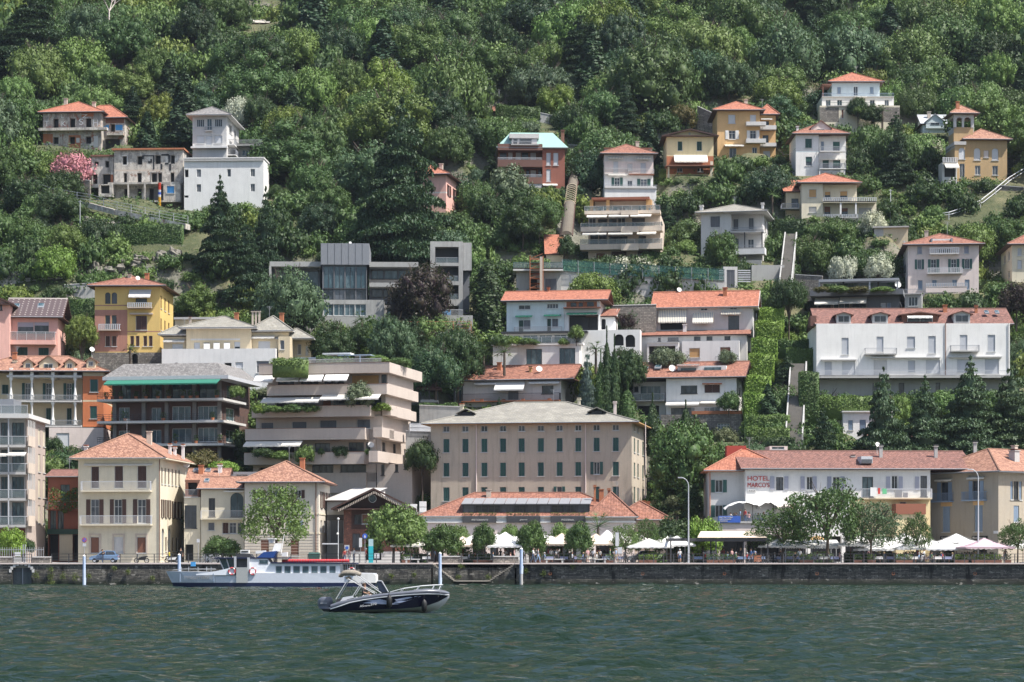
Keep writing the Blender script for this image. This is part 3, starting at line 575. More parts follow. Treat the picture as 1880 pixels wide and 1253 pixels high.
# 14 villa with belvedere tower
b=B('villa','ochre villa with arched white windows and an open belvedere tower at its left end','villa',1753,1849,257,333,436,a=3,d=10)
b.vol(1771,1849,257,333,m='ochre',wins=R([(1788,1800),(1821,1833)],273,295,'cA:blind')+[(1806,277,1815,290,'c:lpink')]+R([(1790,1800),(1822,1832)],305,322,'p'),bands=[(0,257,999,273,'grey'),(0,296,999,299,'grey')])
b.roof('hip',257,240,x0=1773,x1=1849,ov=.8,m='tileb')
b.vol(1753,1772,270,333,o=-1.5,d=7,m='ochre',wins=[(1760,275,1772,296,'cA:blind'),(1762,304,1771,330,'p')],bands=[(0,270,999,274,'grey')]); b.box('cornice',1752,1774,264,270,-1.8,5,'grey')
b.vol(1751,1787,233,300,o=1,d=4,m='ochre',bands=[(0,233,999,243,'grey')],name='tower')
b.vol(1751,1788,207,215,o=1,d=4,m='lgrey',name='tower_top'); b.boxes('pillar',[(1751,1756,215,236,1,1.5),(1766.5,1770,215,236,1,1.5),(1783,1788,215,236,1,1.5),(1751,1756,215,236,4.5,5),(1783,1788,215,236,4.5,5)],'lgrey')
mb=MB()
for xa,xb in((1756,1766.5),(1770,1783)):
    X0,X1=b.x(xa,1),b.x(xb,1); cx=(X0+X1)/2; r=(X1-X0)/2; zt=b.z(215)
    for sg in(-1,1):
        arc=[(cx+sg*r*math.cos(t),1.02,zt-r+r*math.sin(t)) for t in [math.pi/2*i/6 for i in range(7)]]; mb.poly([(cx+sg*r,1.02,zt)]+arc)
mb.build('arch',['lgrey'],b.root); b.last=(1751,1788,207,1,4); b.roof('hip',208,195,ov=.9,m='tileb')
b.vol(1730,1757,305,334,o=-3.5,d=3,m='lgrey',wins=[(1734,310,1755,332,'v')]); b.bal(1730,1757,297,305,.4,'stone',-3.6,rm='blind'); b.awn(1733,1758,306,318,1.4,-3.6,m='awn')
# 15 small cottage
b=B('cottage','small pale blue cottage with light grey gabled roof left of the belvedere tower','cottage',1692,1747,230,246,459,a=0,d=7)
b.vol(1694,1747,227,246,m='lblue',wins=R([(1734,1742)],232,242,'p')); b.roof('gx',228,212,ov=.5,m=flat('palero',(.42,.44,.46)),wm='lblue'); b.dorm(1700,1733,210,224,231,-.6,'lblue',MATS['palero'],ra=.5)
# 16 pink white villa, green shutters
b=B('villa','pale pink villa with red hip roof, central roof terrace and petrol green shutters','villa',1667,1797,450,541,390,L=1658,d=12)
b.vol(1667,1797,450,541,m='lpink',wins=R([(1684,1693),(1770,1779)],453,467,'c:lav')+[(1684,477,1692,495,'o:bgreen'),(1709,477,1719,503,'ot:bgreen'),(1746,477,1756,503,'ot:bgreen'),(1771,477,1780,495,'o:bgreen')]+R([(1685,1694),(1711,1720),(1748,1757),(1771,1780)],515,533,'c:bluegrey')+[(1722,458,1744,466,'p3')],sL=R([(1660,1663)],476,495,'c:bgreen'),bands=[(0,502,999,504,'white')])
b.roof('hip',450,431,ov=.9); b.bal(1706,1760,457,467,1,'stone',rm='blind',m='lgrey'); b.bal(1702,1766,494,503,1.2,'stone',rm='blind',m='lgrey')
b.vol(1710,1748,438,452,o=1.2,d=4,m='white',wins=[(1714,442,1744,450,'p3')]); b.boxes('roof_light',[(1709,1712,438,448,.2,3),(1746,1749,438,448,.2,3)],'zinc'); b.box('parapet',1700,1775,530,541,-2.6,-2.3,'lpink'); b.bal(1700,1776,524,531,.2,'stone',-2.4,rm='blind')
# 17 house on right edge
b=B('house','cream house with wrought iron balcony cut by the right edge of the view','house',1858,1912,449,520,393,L=1838,d=12)
b.vol(1858,1912,449,522,m='cream',wins=R([(1868,1876)],456,470,BL)+R([(1868,1876)],478,494,BL),sL=R([(1843,1846),(1851,1854)],457,474,'p')+R([(1851,1854)],494,506,'p')); b.roof('hip',449,438,ov=.9)
# 18 grey modern house with terrace
b=B('house','dark grey flat roofed house with roof garden pergola and two cream awnings','house',1495,1652,543,573,384,R=1658,d=12)
b.vol(1499,1652,543,574,m='slateg',wins=[(1502,552,1525,571,'pd'),(1530,553,1560,572,'pb3'),(1565,554,1590,571,'pd'),(1617,556,1626,571,'h:blind'),(1628,556,1636,571,'c:bluegrey')],bands=[(1500,548,1592,574,'shade')])  # shade beneath the awnings painted as a darker wall band
b.box('parapet',1487,1658,533,543,-2,12,'slateg'); b.awn(1497,1541,545,560,2.2,-.3,m='awn'); b.awn(1542,1592,544,559,2.2,-.3,m='awn')
b.boxes('pergola',[(1503,1650,513,517,-1.5,-1.2),(1503,1650,512,513,-1.2,4),(1503,1506,517,533,-1.4,-1.2),(1595,1598,517,533,-1.4,-1.2),(1646,1649,517,533,-1.4,-1.2)],'steel')
b.vol(1661,1692,541,572,o=-1,d=7,m='concrete',wins=[(1668,547,1685,564,'p3')]); b.bal(1660,1692,533,541,.3,'bar',-1); b.dish(1648,523,.9,0)
# 19 long white building
b=B('apartment_building','very long white building with brown pantiled roof, dormers and grey blinds above the cedars','apartment building',1499,1854,594,726,357,a=-1,d=13)
b.vol(1499,1854,594,695,m='white2',wins=R([(1545,1558)],620,651,BL)+R([(1609,1622)],618,646,BL)+R([(1665,1680)],618,639,BL)+R([(1704,1718)],617,649,BL)+R([(1762,1776)],615,643,BL)+R([(1813,1827)],615,646,BL)
 +R([(1514,1527)],664,688,BL)+R([(1546,1570)],663,688,'c:blind')+R([(1604,1628)],661,690,'c:lgrey')+R([(1667,1680)],662,684,BL)+R([(1700,1726)],661,686,BL)+R([(1757,1780)],660,684,BL)+R([(1808,1834)],659,687,BL))
b.vol(1505,1850,695,727,o=1.2,d=11,m='concrete',wins=R([(1602,1610),(1718,1726),(1834,1842),(1650,1660),(1760,1770)],702,724,'pd'),bands=[(0,700,999,727,'stone')])
b.roof('gx',594,567,m='tiled',ov=.8,wm='white2'); b.box('ledge',1500,1855,690,695,-1.2,-.01,'grey')
for x0,x1 in((1536,1562),(1602,1630)): b.dorm(x0,x1,574,578,593,.6,'winframe','tiled',ra=.8,ov=.4,d=4)
b.dorm(1751,1781,572,577,593,.6,'winframe','tiled',ra=.8,ov=.4,d=4); b.dorm(1656,1722,574,578,593,1.3,'mbrown','tiled',ra=.7,ov=.5,d=4); b.awn(1665,1711,578,584,.8,1.1,m='white2')
b.bal(1587,1645,640,650,1.1,m='grey'); b.bal(1744,1796,635,645,1.1,m='grey'); b.box('ledge',1508,1573,660,662,-.7,-.01,'lgrey'); b.box('ledge',1600,1727,656,658,-.6,-.01,'lgrey'); b.box('ledge',1743,1840,655,657,-.6,-.01,'lgrey')
b.pipe(1736,594,690,0,'mbrown'); b.pipe(1852,594,690,0,'lgrey'); b.chim(1792,560,575,5,5,'rust'); b.sky(1806,1814,573,577,4); b.sky(1825,1833,573,577,4)
b.bal(1500,1855,681,690,.1,'bar',-1.1,rm='blind'); b.box('awning',1488,1499,578,597,1,4,'tiled')
# 20 white villa with loggia (centre)
b=B('villa','white villa with long orange roof, brown timber loggia and glazed lower terrace','villa',905,1064,607,672,361,R=1080,d=12)
b.vol(905,1064,632,674,m='white2',wins=[(966,640,995,668,'pdb3'),(1027,639,1056,668,'pdb3')])
b.vol(922,1055,609,633,o=2,d=9,m='lgrey',wins=R([(928,956),(960,987),(990,1014),(1017,1040)],612,630,'pb')); b.box('terrace',903,1070,629,633,-.2,2,'white2'); b.bal(903,1068,618,629,.1,'glass',-.1,rm='blind')
b.box('terrace',920,1078,606.5,609.5,.8,10,'dark')
b.vol(930,1035.5,545,607,o=4,d=9,m='lblue',wins=[(952,554,974,562,'p2'),(1004,552,1025,561,'p4'),(952,582,961,606,'c:green'),(961,582,974,598,'c:slateg'),(1004,580,1012,606,G),(1013,580,1025,596,'c:slateg')])
b.vol(1036,1101,545,607,o=4.02,d=9,m='white',wins=[(1044,573,1098,606,'v')],bands=[(1040,549,1096,560,'rust')]); 
b.boxes('window',[(1048,1058,551,558,3.9,4),(1063,1070,551,558,3.9,4),(1078,1090,550,558,3.9,4)],'glass')
b.roof('gx',546,534,x0=930,x1=1107,o=4,d=8,ov=.8,m='tileo',wm='white'); b.box('roof_skirt',1034,1102,560,562,3,4,'tile')
b.awn(947,978,573,577,.7,4,m='lgreen'); b.awn(999,1031,572,576,.7,4,m='lgreen'); b.awn(1041,1097,569,574,.9,4,m='lgreen'); b.bal(945,1032,595,606,.6,'bar',4)
b.boxes('door',[(1066,1080,578,606,4.6,4.7)],'black')
b.vol(1080,1128,575,640,o=5,d=5,m='white2',wins=[(1104,580,1112,600,'vA')]); b.roof('shed',575,568,ov=.4)
b.vol(1066,1175,604,672,o=2.5,d=2.5,m='white2',wins=[(1128,612,1145,633,'vA'),(1148,613,1166,636,'vA')])
b.chim(1043,543,557,4,7,'rust'); b.chim(1007,526,540,4,8,'rust')
# 21 upper right triple white building with orange roof
b=B('house','tall white terraced house with bright orange roof and three striped awnings','house',1203,1382,559,668,366,R=1391,d=13)
b.vol(1203,1382,556,640,o=5,d=8,m='lgrey',wins=[(1286,557,1299,563,'p'),(1340,556,1353,562,'p'),(1337,573,1357,600,'pd3'),(1212,574,1256,598,'v')],side=R([(1384,1386)],580,595,'pd')+R([(1386,1388)],600,612,'pd'))
b.roof('gx',557,534,x0=1203,x1=1384,o=5,d=8,ov=.7,m='tileo',wm='lgrey',fas='lgrey'); b.awn(1209,1261,560,586,.9,5,m='stripea'); b.awn(1272,1310,567,588,1,5,m='stripea'); b.awn(1324,1360,566,572,.8,5,m='stripea'); b.dish(1247,530,.6,9)
b.vol(1173,1371,612,668,o=1.5,d=7,m='lgrey',wins=R([(1208,1213),(1226,1246),(1274,1286),(1297,1308),(1330,1341)],615,623,'pd'),side=R([(1376,1378)],622,634,'pd')); b.roof('shed',612,598,ov=.6,m='tile')
b.vol(1252,1357,625,668,o=0,d=3,m='white',wins=[(1265,638,1285,656,'c:tan'),(1322,637,1341,654,'h:mbrown')]); b.vol(1188,1246,627,668,o=0,d=2,m='white',wins=[(1191,633,1240,668,'v')]); b.bal(1188,1246,617,627,.1,'bar',0); b.bal(1314,1348,654,662,.6,'bar',0)
b.chim(1257,592,606,6,4,'white')
# 22 lower right white house
b=B('house','white house with a roof terrace cut in terracotta tiles above a stone basement wall','house',1223,1352,692,765,351,R=1365,d=11); q_=PADS[-1]; PADS[-1]=(*q_[:5],q_[5]+b.z(806))
b.vol(1223,1352,690,766,m='white2',wins=[(1250,707,1280,722,'d3'.replace('d3','pd3')),(1293,706,1322,721,'c:brown'),(1293,747,1322,760,'pb3'),(1232,748,1275,762,'pd')],side=R([(1357,1360)],708,722,'pd'))
b.vol(1163,1222.5,698,766,o=1.5,d=9,m='lgrey',wins=[(1175,705,1213,732,'pb3'),(1164,706,1172,716,'pd'),(1170,742,1210,762,'v')]); b.bal(1160,1222,721,733,1.6,'glass',1.5,m='grey')
b.roof('gx',692,664,x0=1153,x1=1360,o=0,d=11,ov=.8,m='tile',wm='white2'); b.box('roof_terrace',1244,1333,669,684,2,4.5,'white'); k=b.box('window',1250,1278,673,682,1.9,1.99,'glassb'); b.box('window',1293,1324,672,682,1.9,1.99,'glassb'); b.awn(1244,1285,666,669,1,2,m='lpink')
b.sky(1184,1191,673,676,3); b.sky(1203,1215,671,676,3); b.chim(1226,659,684,7,4,'rust'); b.dish(1234,675,.85,1.5); b.awn(1224,1285,736,745,1.5); b.awn(1287,1322,736,742,1.2); b.awn(1290,1326,703,706,.6,m='rust')
b.vol(1213,1362,763,812,o=-3.5,d=3.4,m='stone',wins=[(1317,780,1340,793,'pb4t')],name='retaining_wall'); b.box('planter',1270,1362,757,763,-3.6,-3,'rust'); b.bal(1270,1360,750,757,.1,'bar',-3.2)
# 23 house with striped awnings
b=B('house','low white house with weathered orange roof and striped awnings behind the big slate roofed block','house',850,1030,697,745,354,R=1053,d=9)
b.vol(850,1030,696,746,m='lgrey',wins=[(873,708,900,728,'c:lgrey'),(932,717,952,733,'c:slateg'),(995,708,1016,723,'pd')],side=[(1038,706,1049,738,'vA')])
b.roof('gx',696,670,x0=848,x1=1046,o=0,d=9,ov=.8,m='tile',wm='black'); b.awn(911,965,697,717,1.5,m='stripeb'); b.awn(873,912,699,705,.8,m='stripeb'); b.awn(972,1029,698,705,.8,m='stripeb'); b.bal(850,1030,722,735,1.2,'bar',m='rust',rm='dark'); b.dish(990,677,.75,1.5)
b.vol(833,850,704,746,o=.5,d=4,m='slateg',wins=[(836,712,847,735,'pb')]); b.box('roof',831,852,702,706,0,5,'mbrown'); b.chim(974,672,690,5,2,'tan')
for x in(868,884,924,960,1008): b.box('planter',x-3,x+3,732,737,-.9,-.5,'rust')
# 24 big slate roofed block
b=B('apartment_block','huge square beige block with stone slab hip roof and rows of green shuttered windows','apartment block',791,1159.6,776.6,932,322,R=1187,d=17)
cs=[819.4,854.3,889.1,923.4,957.6,992.8,1027.3,1061.6,1095.2,1130.4]
w=RC(cs,12,779.5,790.5,'p')+RC(cs,12,803.5,828.5,'c:bgreen')+RC(cs[:8]+cs[9:],12,848,873.5,'c:bgreen')+[(1090,848,1101,871,'o:bgreen')]+RC(cs[:6]+cs[7:],12,893.5,919,'c:bgreen')+[(1022,893,1032,907,'o:bgreen')]
b.vol(791,1159.6,774,945,m='stained',wins=w,side=RC([1165,1171.5,1180.5],2.6,803,829,'c:bgreen')+RC([1165,1171.5,1180.5],2.6,848,874,'c:bgreen')+RC([1165,1171.5,1180.5],2.6,893,919,'c:bgreen')+RC([1165,1171.5],2.6,780,790,'p'))
b.roof('hip',775,737,m='slate',ov=1.1,hip=1.15,fas='tan')
b.pipe(874.5,776,915,0,'lpink',.09); b.pipe(1075,775,905,0,'lpink',.09); b.pipe(1185,775,915,0,'lpink')
for x in cs[2:8]: b.sky(x-3.5,x+3.5,762,766,3)
for x in(857,1097):
    mb=MB(); X=b.x(x,3); z=b.zat(756,3); mb.hexa([(X-1,2.4,z-1),(X+1,2.4,z-1),(X+1,4.5,z-.6),(X-1,4.5,z-.6),(X-.7,2.4,z+.1),(X+.7,2.4,z+.1),(X+.7,4.5,z+.3),(X-.7,4.5,z+.3)],0)
    mb.hexa([(X-1.3,2.1,z-.1),(X,2.1,z+.5),(X,5,z+.5),(X-1.3,5,z-.1),(X-1.3,2.1,z),(X,2.1,z+.65),(X,5,z+.65),(X-1.3,5,z)],1); mb.hexa([(X+1.3,2.1,z-.1),(X,2.1,z+.5),(X,5,z+.5),(X+1.3,5,z-.1),(X+1.3,2.1,z),(X,2.1,z+.65),(X,5,z+.65),(X+1.3,5,z)],1); mb.build('dormer',['black','slate'],b.root)
b.chim(1129,737,752,5,13,'lpink','lpink'); b.chim(1063,730,742,5,10,'cream','cream'); b.chim(848,738,752,6,9,'cream','rust')
# 25 restaurant
b=B('restaurant','low white restaurant with red tiled roof, dark glazed veranda and lettered planter boxes','restaurant',770,1165,948,1034,306,a=-1,d=15)
b.vol(770,1165,949,1036,m='lpink',wins=R([(784,812),(868,892),(925,943),(985,1018),(1052,1078),(1094,1128)],990,1032,'v')+R([(826,846),(900,915),(1028,1044)],996,1030,'pd3')+[(945,996,975,1030,'c:lgrey')],bands=[(0,949,999,960,'white2')])  # black openings widened to darken the wall in the parasols' shade
b.roof('hip',948,905,m='tile',ov=.3,hip=.9,fas='lgrey'); b.box('moulding',768,1167,957,960,-.25,-.01,'white2')
b.vol(849,1083,924,948,o=.8,d=6,m='dark',wins=[(850+i*23.3,927,872+i*23.3,946,'pd2t') for i in range(10)],name='veranda')
mb=MB(); X0,X1=b.x(847,.6),b.x(1085,.6); za,zb=b.zat(916,5),b.z(926); n=12
for i in range(n):
    u=X0+(X1-X0)*i/n; v=u+(X1-X0)/n-.08; mb.hexa([(u,.4,zb),(v,.4,zb),(v+.3,4.6,za),(u+.3,4.6,za),(u,.4,zb+.08),(v,.4,zb+.08),(v+.3,4.6,za+.08),(u+.3,4.6,za+.08)])
mb.build('veranda_roof',[flat('verroof',(.36,.36,.37),.35)],b.root)
for x0,x1,tx,tx0,tw in((849,911,'RISTORANTE',866,30),(930,992,'giano',954,14),(1011,1075,'PIZZERIA',1031,23)):
    k=b.box('planter_box',x0,x1,948,960,-.5,-.02,'dark'); b.text(tx,tx0,953.4,956.4,-.5,'lgrey',.02,tw,parent=k)
    mb=MB(); 
    for i in range(160):
        u=random.uniform(b.x(x0,-.3),b.x(x1,-.3)); z=b.z(947)+random.uniform(-.05,.3); q=Vector((random.uniform(-1,1),random.uniform(-1,1),1)); r=.09
        mb.poly([(u-r,-.3,z),(u,-.3-r,z+.05),(u+r,-.3,z+.1),(u,-.2,z+.12)])
    mb.build('planting',['leaf'],k).color=(.10,.13,.035,1)
b.last=(1070,1165,949,0,13); b.roof('hip',949,905,x0=1083,x1=1163,o=-.1,d=12,m='tile',ov=.6,hip=.95,fas='lgrey',wm='tile')
b.vol(1130,1222,954,1034,o=5,d=9,m='beige'); b.roof('hip',953,921,m='tile',ov=.9,hip=.8); b.chim(1092,891,905,4,3,'rust','rust'); b.chim(1118,897,912,5,8,'rust','rust')
b.chim(1182,920,935,5,9,'rust','rust'); b.chim(1190,921,935,5,9,'rust','rust')
b.boxes('air_conditioner',[(752,765,925,942,2,3),(770,782,920,930,2,3),(770,782,931,941,2,3)],'white'); b.box('terrace',745,793,940,949,1,6,'concrete')
b.vol(738,800,946,1034,o=2,d=6,m='beige')
# 26 beige terrace block
b=B('apartment_block','stepped taupe apartment block with deep concrete balconies, white awnings and roof garden','apartment block',560,700,690,935,328,R=757,d=17)
TA=plaster('taupe2',(.50,.43,.38),.14)
def fl(y0,y1,x0,x1,wins,m=TA): b.vol(x0,x1,y0,y1,o=0,d=14,m=m,wins=wins,name='storey_wall')
fl(685,708,492,712,[(510,690,540,704,'pd3'),(552,690,585,704,'pd3'),(596,690,632,704,'pd3'),(645,688,696,706,'c:tan'),(700,688,710,706,'pd')],)
fl(726,747,490,708,[(505,734,545,744,'v'),(592,735,608,744,'c:rust'),(612,734,640,744,'pd3'),(650,730,700,744,'pd3')])
fl(764,789,470,702,[(479,774,502,789,'c:slateg'),(536,773,563,789,'c:slateg'),(587,771,618,787,'c:slateg'),(655,770,680,786,'c:slateg')])
fl(807,833,465,690,[(470,815,540,831,'v'),(578,813,606,830,'pd3'),(640,812,668,828,'pd4'),(672,812,682,828,'pd')])
fl(852,885,465,690,[(475,857,520,868,'v'),(573,853,612,869,'pd3'),(625,852,672,867,'pd4')])
fl(868,935,560,690,[]); b.vol(692,756.5,852,935,o=.1,d=13,m=TA,name='storey_wall',wins=[(700,853,706,873,'pd'),(725,853,731,867,'pd'),(742,853,748,862,'pd')])
# balconies: front parapets and return parapets along the right side
for x0,xc,y0,y1,x2 in((475,715,668,687,775),(490,710,707,726,768),(462,680,746,766,714),(450,670,787,808,712),(448,668,831,853,692)):
    m=TA; X0,X1=b.x(x0,-2.2),b.x(xc,-2.2); za,zb=b.z(y1),b.z(y0); mb=MB(); dd=min(18,b.y(x2,X1))
    mb.box(X0,-2.2,za,X1-.22,-1.98,zb); mb.box(X1-.22,-2.2,za,X1,dd,zb); mb.box(X0,-1.98,za,X1-.22,max(dd,2),za+.25); mb.box(X0,-1.98,za+.25,X0+.2,2,zb)
    if y0<700: mb.box(X0,-1.98,zb-.3,X1-.22,dd,zb-.05)
    mb.box(X0-.02,-2.23,zb,X1+.03,-1.95,zb+.05,1)
    mb.build('balcony',[m,'mbrown'],b.root)
X1=b.x(700,0)
for x0,x1,y0,y1 in((716,728,747,763),(728,763,746,764),(700,722,788,806),(714,752,790,808),(692,712,832,852),(712,752,832,850)):
    ya,yb=b.y(x0,X1+1.2),b.y(x1,X1+1.2); mb=MB(); mb.box(X1+.1,ya,b.z(y1),X1+1.3,yb,b.z(y0)); mb.build('side_balcony',[TA],b.root)
sm=MB()
for x,y0,y1 in((722,688,703),(733,689,704),(748,690,705),(708,729,744),(722,729,744),(733,727,740),(745,727,742),(712,768,784),(730,765,785),(700,812,828),(724,809,826),(744,817,838)):
    ya,yb=b.y(x,X1),b.y(x+6,X1); sm.box(X1+.01,ya,b.z(y1),X1+.09,yb,b.z(y0))
b.vol(560,700,685,868,o=.3,d=16,m=TA,name='core',side=[(714,688,724,704,'pd'),(727,689,739,705,'pd'),(742,690,753,705,'c:tan'),(710,729,715,744,'pd'),(722,730,727,745,'pd'),(738,728,742,744,'pd'),(708,766,715,783,'pd'),(726,766,736,786,'pd'),(702,811,708,828,'pd'),(722,811,727,830,'pd'),(742,817,745,836,'pd')])
b.boxes('column',[(740,744,885,935,2,3),(752,757,885,935,6,7)],TA); b.awn(488,505,692,703,1.1,-2.25); 
for x0,x1 in((470,503),(511,552),(554,595),(598,641)): b.awn(x0,x1,689,702,1.1,-2.25,m='white2')
b.awn(484,590,730,741,1.4,-2.3,m='awn'); b.awn(592,700,726,737,1.4,-2.3,m='awn'); b.awn(452,556,810,821,1.4,-2.3,m='awn')
b.bal(530,700,659,668,.1,'bar',-1,rm='blind'); b.boxes('pergola',[(540,640,652,654,2,5),(620,680,648,650,2,5),(563,565,654,668,2,2.2),(615,617,652,668,2,2.2),(660,662,650,668,2,2.2)],'bluegrey'); b.box('sunshade',592,643,643,646,3,5,'white')
b.dish(681,817,.7,-1.6); b.vol(572,672,868,905,o=-.4,d=.39,m=TA,name='spandrel'); 
b.vol(600,636,925,1030,o=-19,d=12,m='concrete',wins=[(605,960,631,1000,'c:slateg')],bands=[(0,950,999,960,'dark')],name='lower_annex'); b.last=(596,660,925,-19,16); b.roof('shed',925,896,x0=598,x1=655,o=-19,d=14,m='grey',ov=.3)
# 27 dark balcony block
b=B('apartment_block','dark brick apartment block with wraparound balconies and green awning','apartment block',190,409,697,855,333,R=470,d=16)
BKB=plaster('dbrick',(.10,.055,.045),.2); BKO=plaster('obrick',(.36,.15,.07),.15)
b.vol(206,405,697,865,o=1.8,d=14,m=BKB,wins=[(222,703,240,730,'pdb'),(278,703,297,730,'pdb'),(316,702,352,729,'pdb3'),(366,702,402,729,'pdb3')]+[(218,745,238,771,'p2b'),(278,746,296,771,'p2b'),(316,744,350,770,'p3b'),(363,744,402,769,'p4b')]+[(218,788,238,812,'p2b'),(278,787,296,812,'p2b'),(316,785,352,811,'p3b'),(363,784,403,810,'p4b')]+[(345,828,400,850,'v')],
 side=[(417,703,424,728,'pdb'),(415,745,431,768,'p2b'),(415,786,430,809,'p2b')])
b.vol(404,409,736,855,o=6,d=8,m=BKO,name='end_wall',side=R([(444,448)],828,840,'p'))
b.boxes('pilaster',[(207,213,736,865,1.4,1.79),(260,267,697,865,1.4,1.79),(302,309,697,865,1.4,1.79),(353,360,697,865,1.4,1.79),(399,405,697,865,1.3,1.79)],'pil')
for ys in(731,771.5,814):
    X0,X1=b.x(178,-.3),b.x(410,-.3); z=b.z(ys); dd=min(15,b.y(452,X1)); mb=MB(); mb.box(X0,-.3,z-.32,X1,dd,z)
    k=mb.build('balcony',['lgrey'],b.root); r=MB()
    for zz in(.35,.62,.9): r.box(X0,-.28,z+zz,X1,-.24,z+zz+.04); r.box(X1-.04,-.24,z+zz,X1,dd,z+zz+.04); r.box(X0,-.24,z+zz,X0+.04,2,z+zz+.04)
    for i in range(22): u=X0+(X1-X0-.05)*i/21; r.box(u,-.27,z,u+.04,-.23,z+.9)
    for i in range(8): v=dd*i/8; r.box(X1-.035,v,z,X1-.005,v+.04,z+.9)
    r.build('railing',['dark'],k)
b.box('fascia',188,419,690.5,697,-1.2,15,'blind'); b.last=(190,417,690,-1.2,16); b.roof('mans',690.5,672,x0=200,x1=414,o=-.4,d=14.5,m='slateg2',hip=2.2,ov=.6,fas='zinc'); b.awn(197,405,697.5,708,1.6,-1.25,m='lgreen'); b.dorm(312,338,666,671,676,3,'sand','slateg2',d=4)
for ys,l in((731,[195,206,222,250,268,290,310,335,350,362,398]),(771.5,[230,300,390]),(814,[220,322,360,404])):
    for x in l:
        z=b.z(ys); X=b.x(x,.2); mb=MB(); mb.lathe([(.01,0),(.22,0),(.3,.4),(.27,.4),(.01,.37)],(X,.2,z),8); p=mb.build('plant_pot',['rust'],b.root); q=MB(); rr=random.uniform(.35,.6)
        for i in range(110):
            t=random.uniform(0,6.28); h=random.random(); r_=rr*math.sqrt(random.random())*(1-.3*h); c=Vector((X+r_*math.cos(t),.2+r_*math.sin(t)*.6,z+.4+h*rr*1.6)); s_=.1
            q.poly([c+Vector((random.uniform(-s_,s_),random.uniform(-s_,s_),random.uniform(-s_,s_))) for _ in range(4)])
        q.build('plant',['leaf'],p).color=(.06,.12,.03,1)
# 28 cream palazzo
b=B('palazzo','cream three storey palazzo with dark shutters behind the parked blue car','palazzo',143.5,294,841,1033,303,R=346,d=17)
b.vol(143.5,294,841,1036,m='cream',wins=[(167,857,182,896,K),(210,856,226,896,K),(252,856,269,896,K),(166.5,917,182,961,'ot:brown'),(209.5,917,224,961,'ot:brown'),(252.5,917,268,961,'ot:brown'),(166,986,182,1016,'c:mbrown'),(209,986,226,1016,'c:lgrey'),(251,986,268,1016,'c:mbrown')],
 side=RC([297.5,303.5,310,316.5,323,329],2.6,858,888,'c:brown')+RC([298,304.5,311],2.4,917,950,'od:brown')+RC([318,324,330],2.6,918,950,'od:brown')+RC([299,311],4.4,970,1022,'pA')+RC([305,318,325,333],3,986,1012,K))
b.roof('hip',841,799,m='tileb',ov=.9,hip=.95,fas='cream'); b.sky(209,231,818,826,4); b.dish(341,853,.85,14)
b.bal(152,279,884,901,1.1,m='cream',rm='blind'); b.bal(150,280,947,963,1.1,m='cream',rm='blind'); b.awn(155,281,851,855,.35,val=.12)
b.boxes('surround',[(163,166.5,983,1017,-.06,-.003),(182,185.5,983,1017,-.06,-.003),(163,185.5,980,983,-.06,-.003),(206,209,983,1017,-.06,-.003),(226,229,983,1017,-.06,-.003),(206,229,980,983,-.06,-.003),(248,251,983,1017,-.06,-.003),(268,271,983,1017,-.06,-.003),(248,271,980,983,-.06,-.003)],'beige')
b.pipe(293,841,1030,0,'mbrown')
for x,y0,y1,w_,o in((312,815,836,5,9),(321,820,838,5,12),(336,816,835,5,13),(158,817,828,6,4)): b.chim(x,y0,y1,w_,o,'white','rust')
# 29 left edge apartment
b=B('apartment_block','pinkish balcony apartment block with glass railings cut by the left edge of the view','apartment block',-70,50,768,1022,298,R=88,d=14)
b.vol(-70,50,768,1022,o=1.5,d=12,m='grey',wins=[w for y in(775,825,875,922) for w in((2,y,14,y+38,'pdb'),(22,y,44,y+36,'pd3b'))],side=[w for y in(778,828,876,925) for w in((70,y,74,y+34,'c:cream'),(79,y,83,y+34,'c:cream'))],bands=[(0,970,999,1022,plaster('wine',(.16,.04,.035),.2))])
b.vol(46,50,768,1022,o=1.4,d=12.2,m=plaster('pinkbr',(.42,.35,.31),.2),side=[w for y in(778,828,876,925) for w in((70,y,74,y+34,'c:cream'),(79,y,83,y+34,'c:cream'))],name='side_wall')
for ys in(817,867,915,964):
    b.bal(-70,51,ys-16,ys,1.6,'glass',1.5,m='grey',rm='blind',th=.3); X1=b.x(51,-.1); mb=MB(); mb.box(X1,-.1,b.z(ys+2),X1+.12,4.2,b.z(ys-17)); mb.build('side_parapet',['beige'],b.root)
    w_=MB()
    for i in range(5): w_.box(X1+.01,.1+i,b.z(ys-17),X1+.1,.16+i,b.z(ys-46))
    w_.build('side_glazing_bars',['winframe'],b.root)
b.box('roof_slab',-70,53,760,768,-.5,14,'lgrey'); b.bal(-70,51,744,760,.2,'glass',0,rm='blind'); b.box('roof_house',-70,25,730,760,3,8,'zinc'); b.box('post',14.5,16.5,768,1015,-.1,0,'blind'); b.awn(-10,15,832,839,1,.3,m='awn'); b.awn(16,49,830,838,1,.3,m='awn')
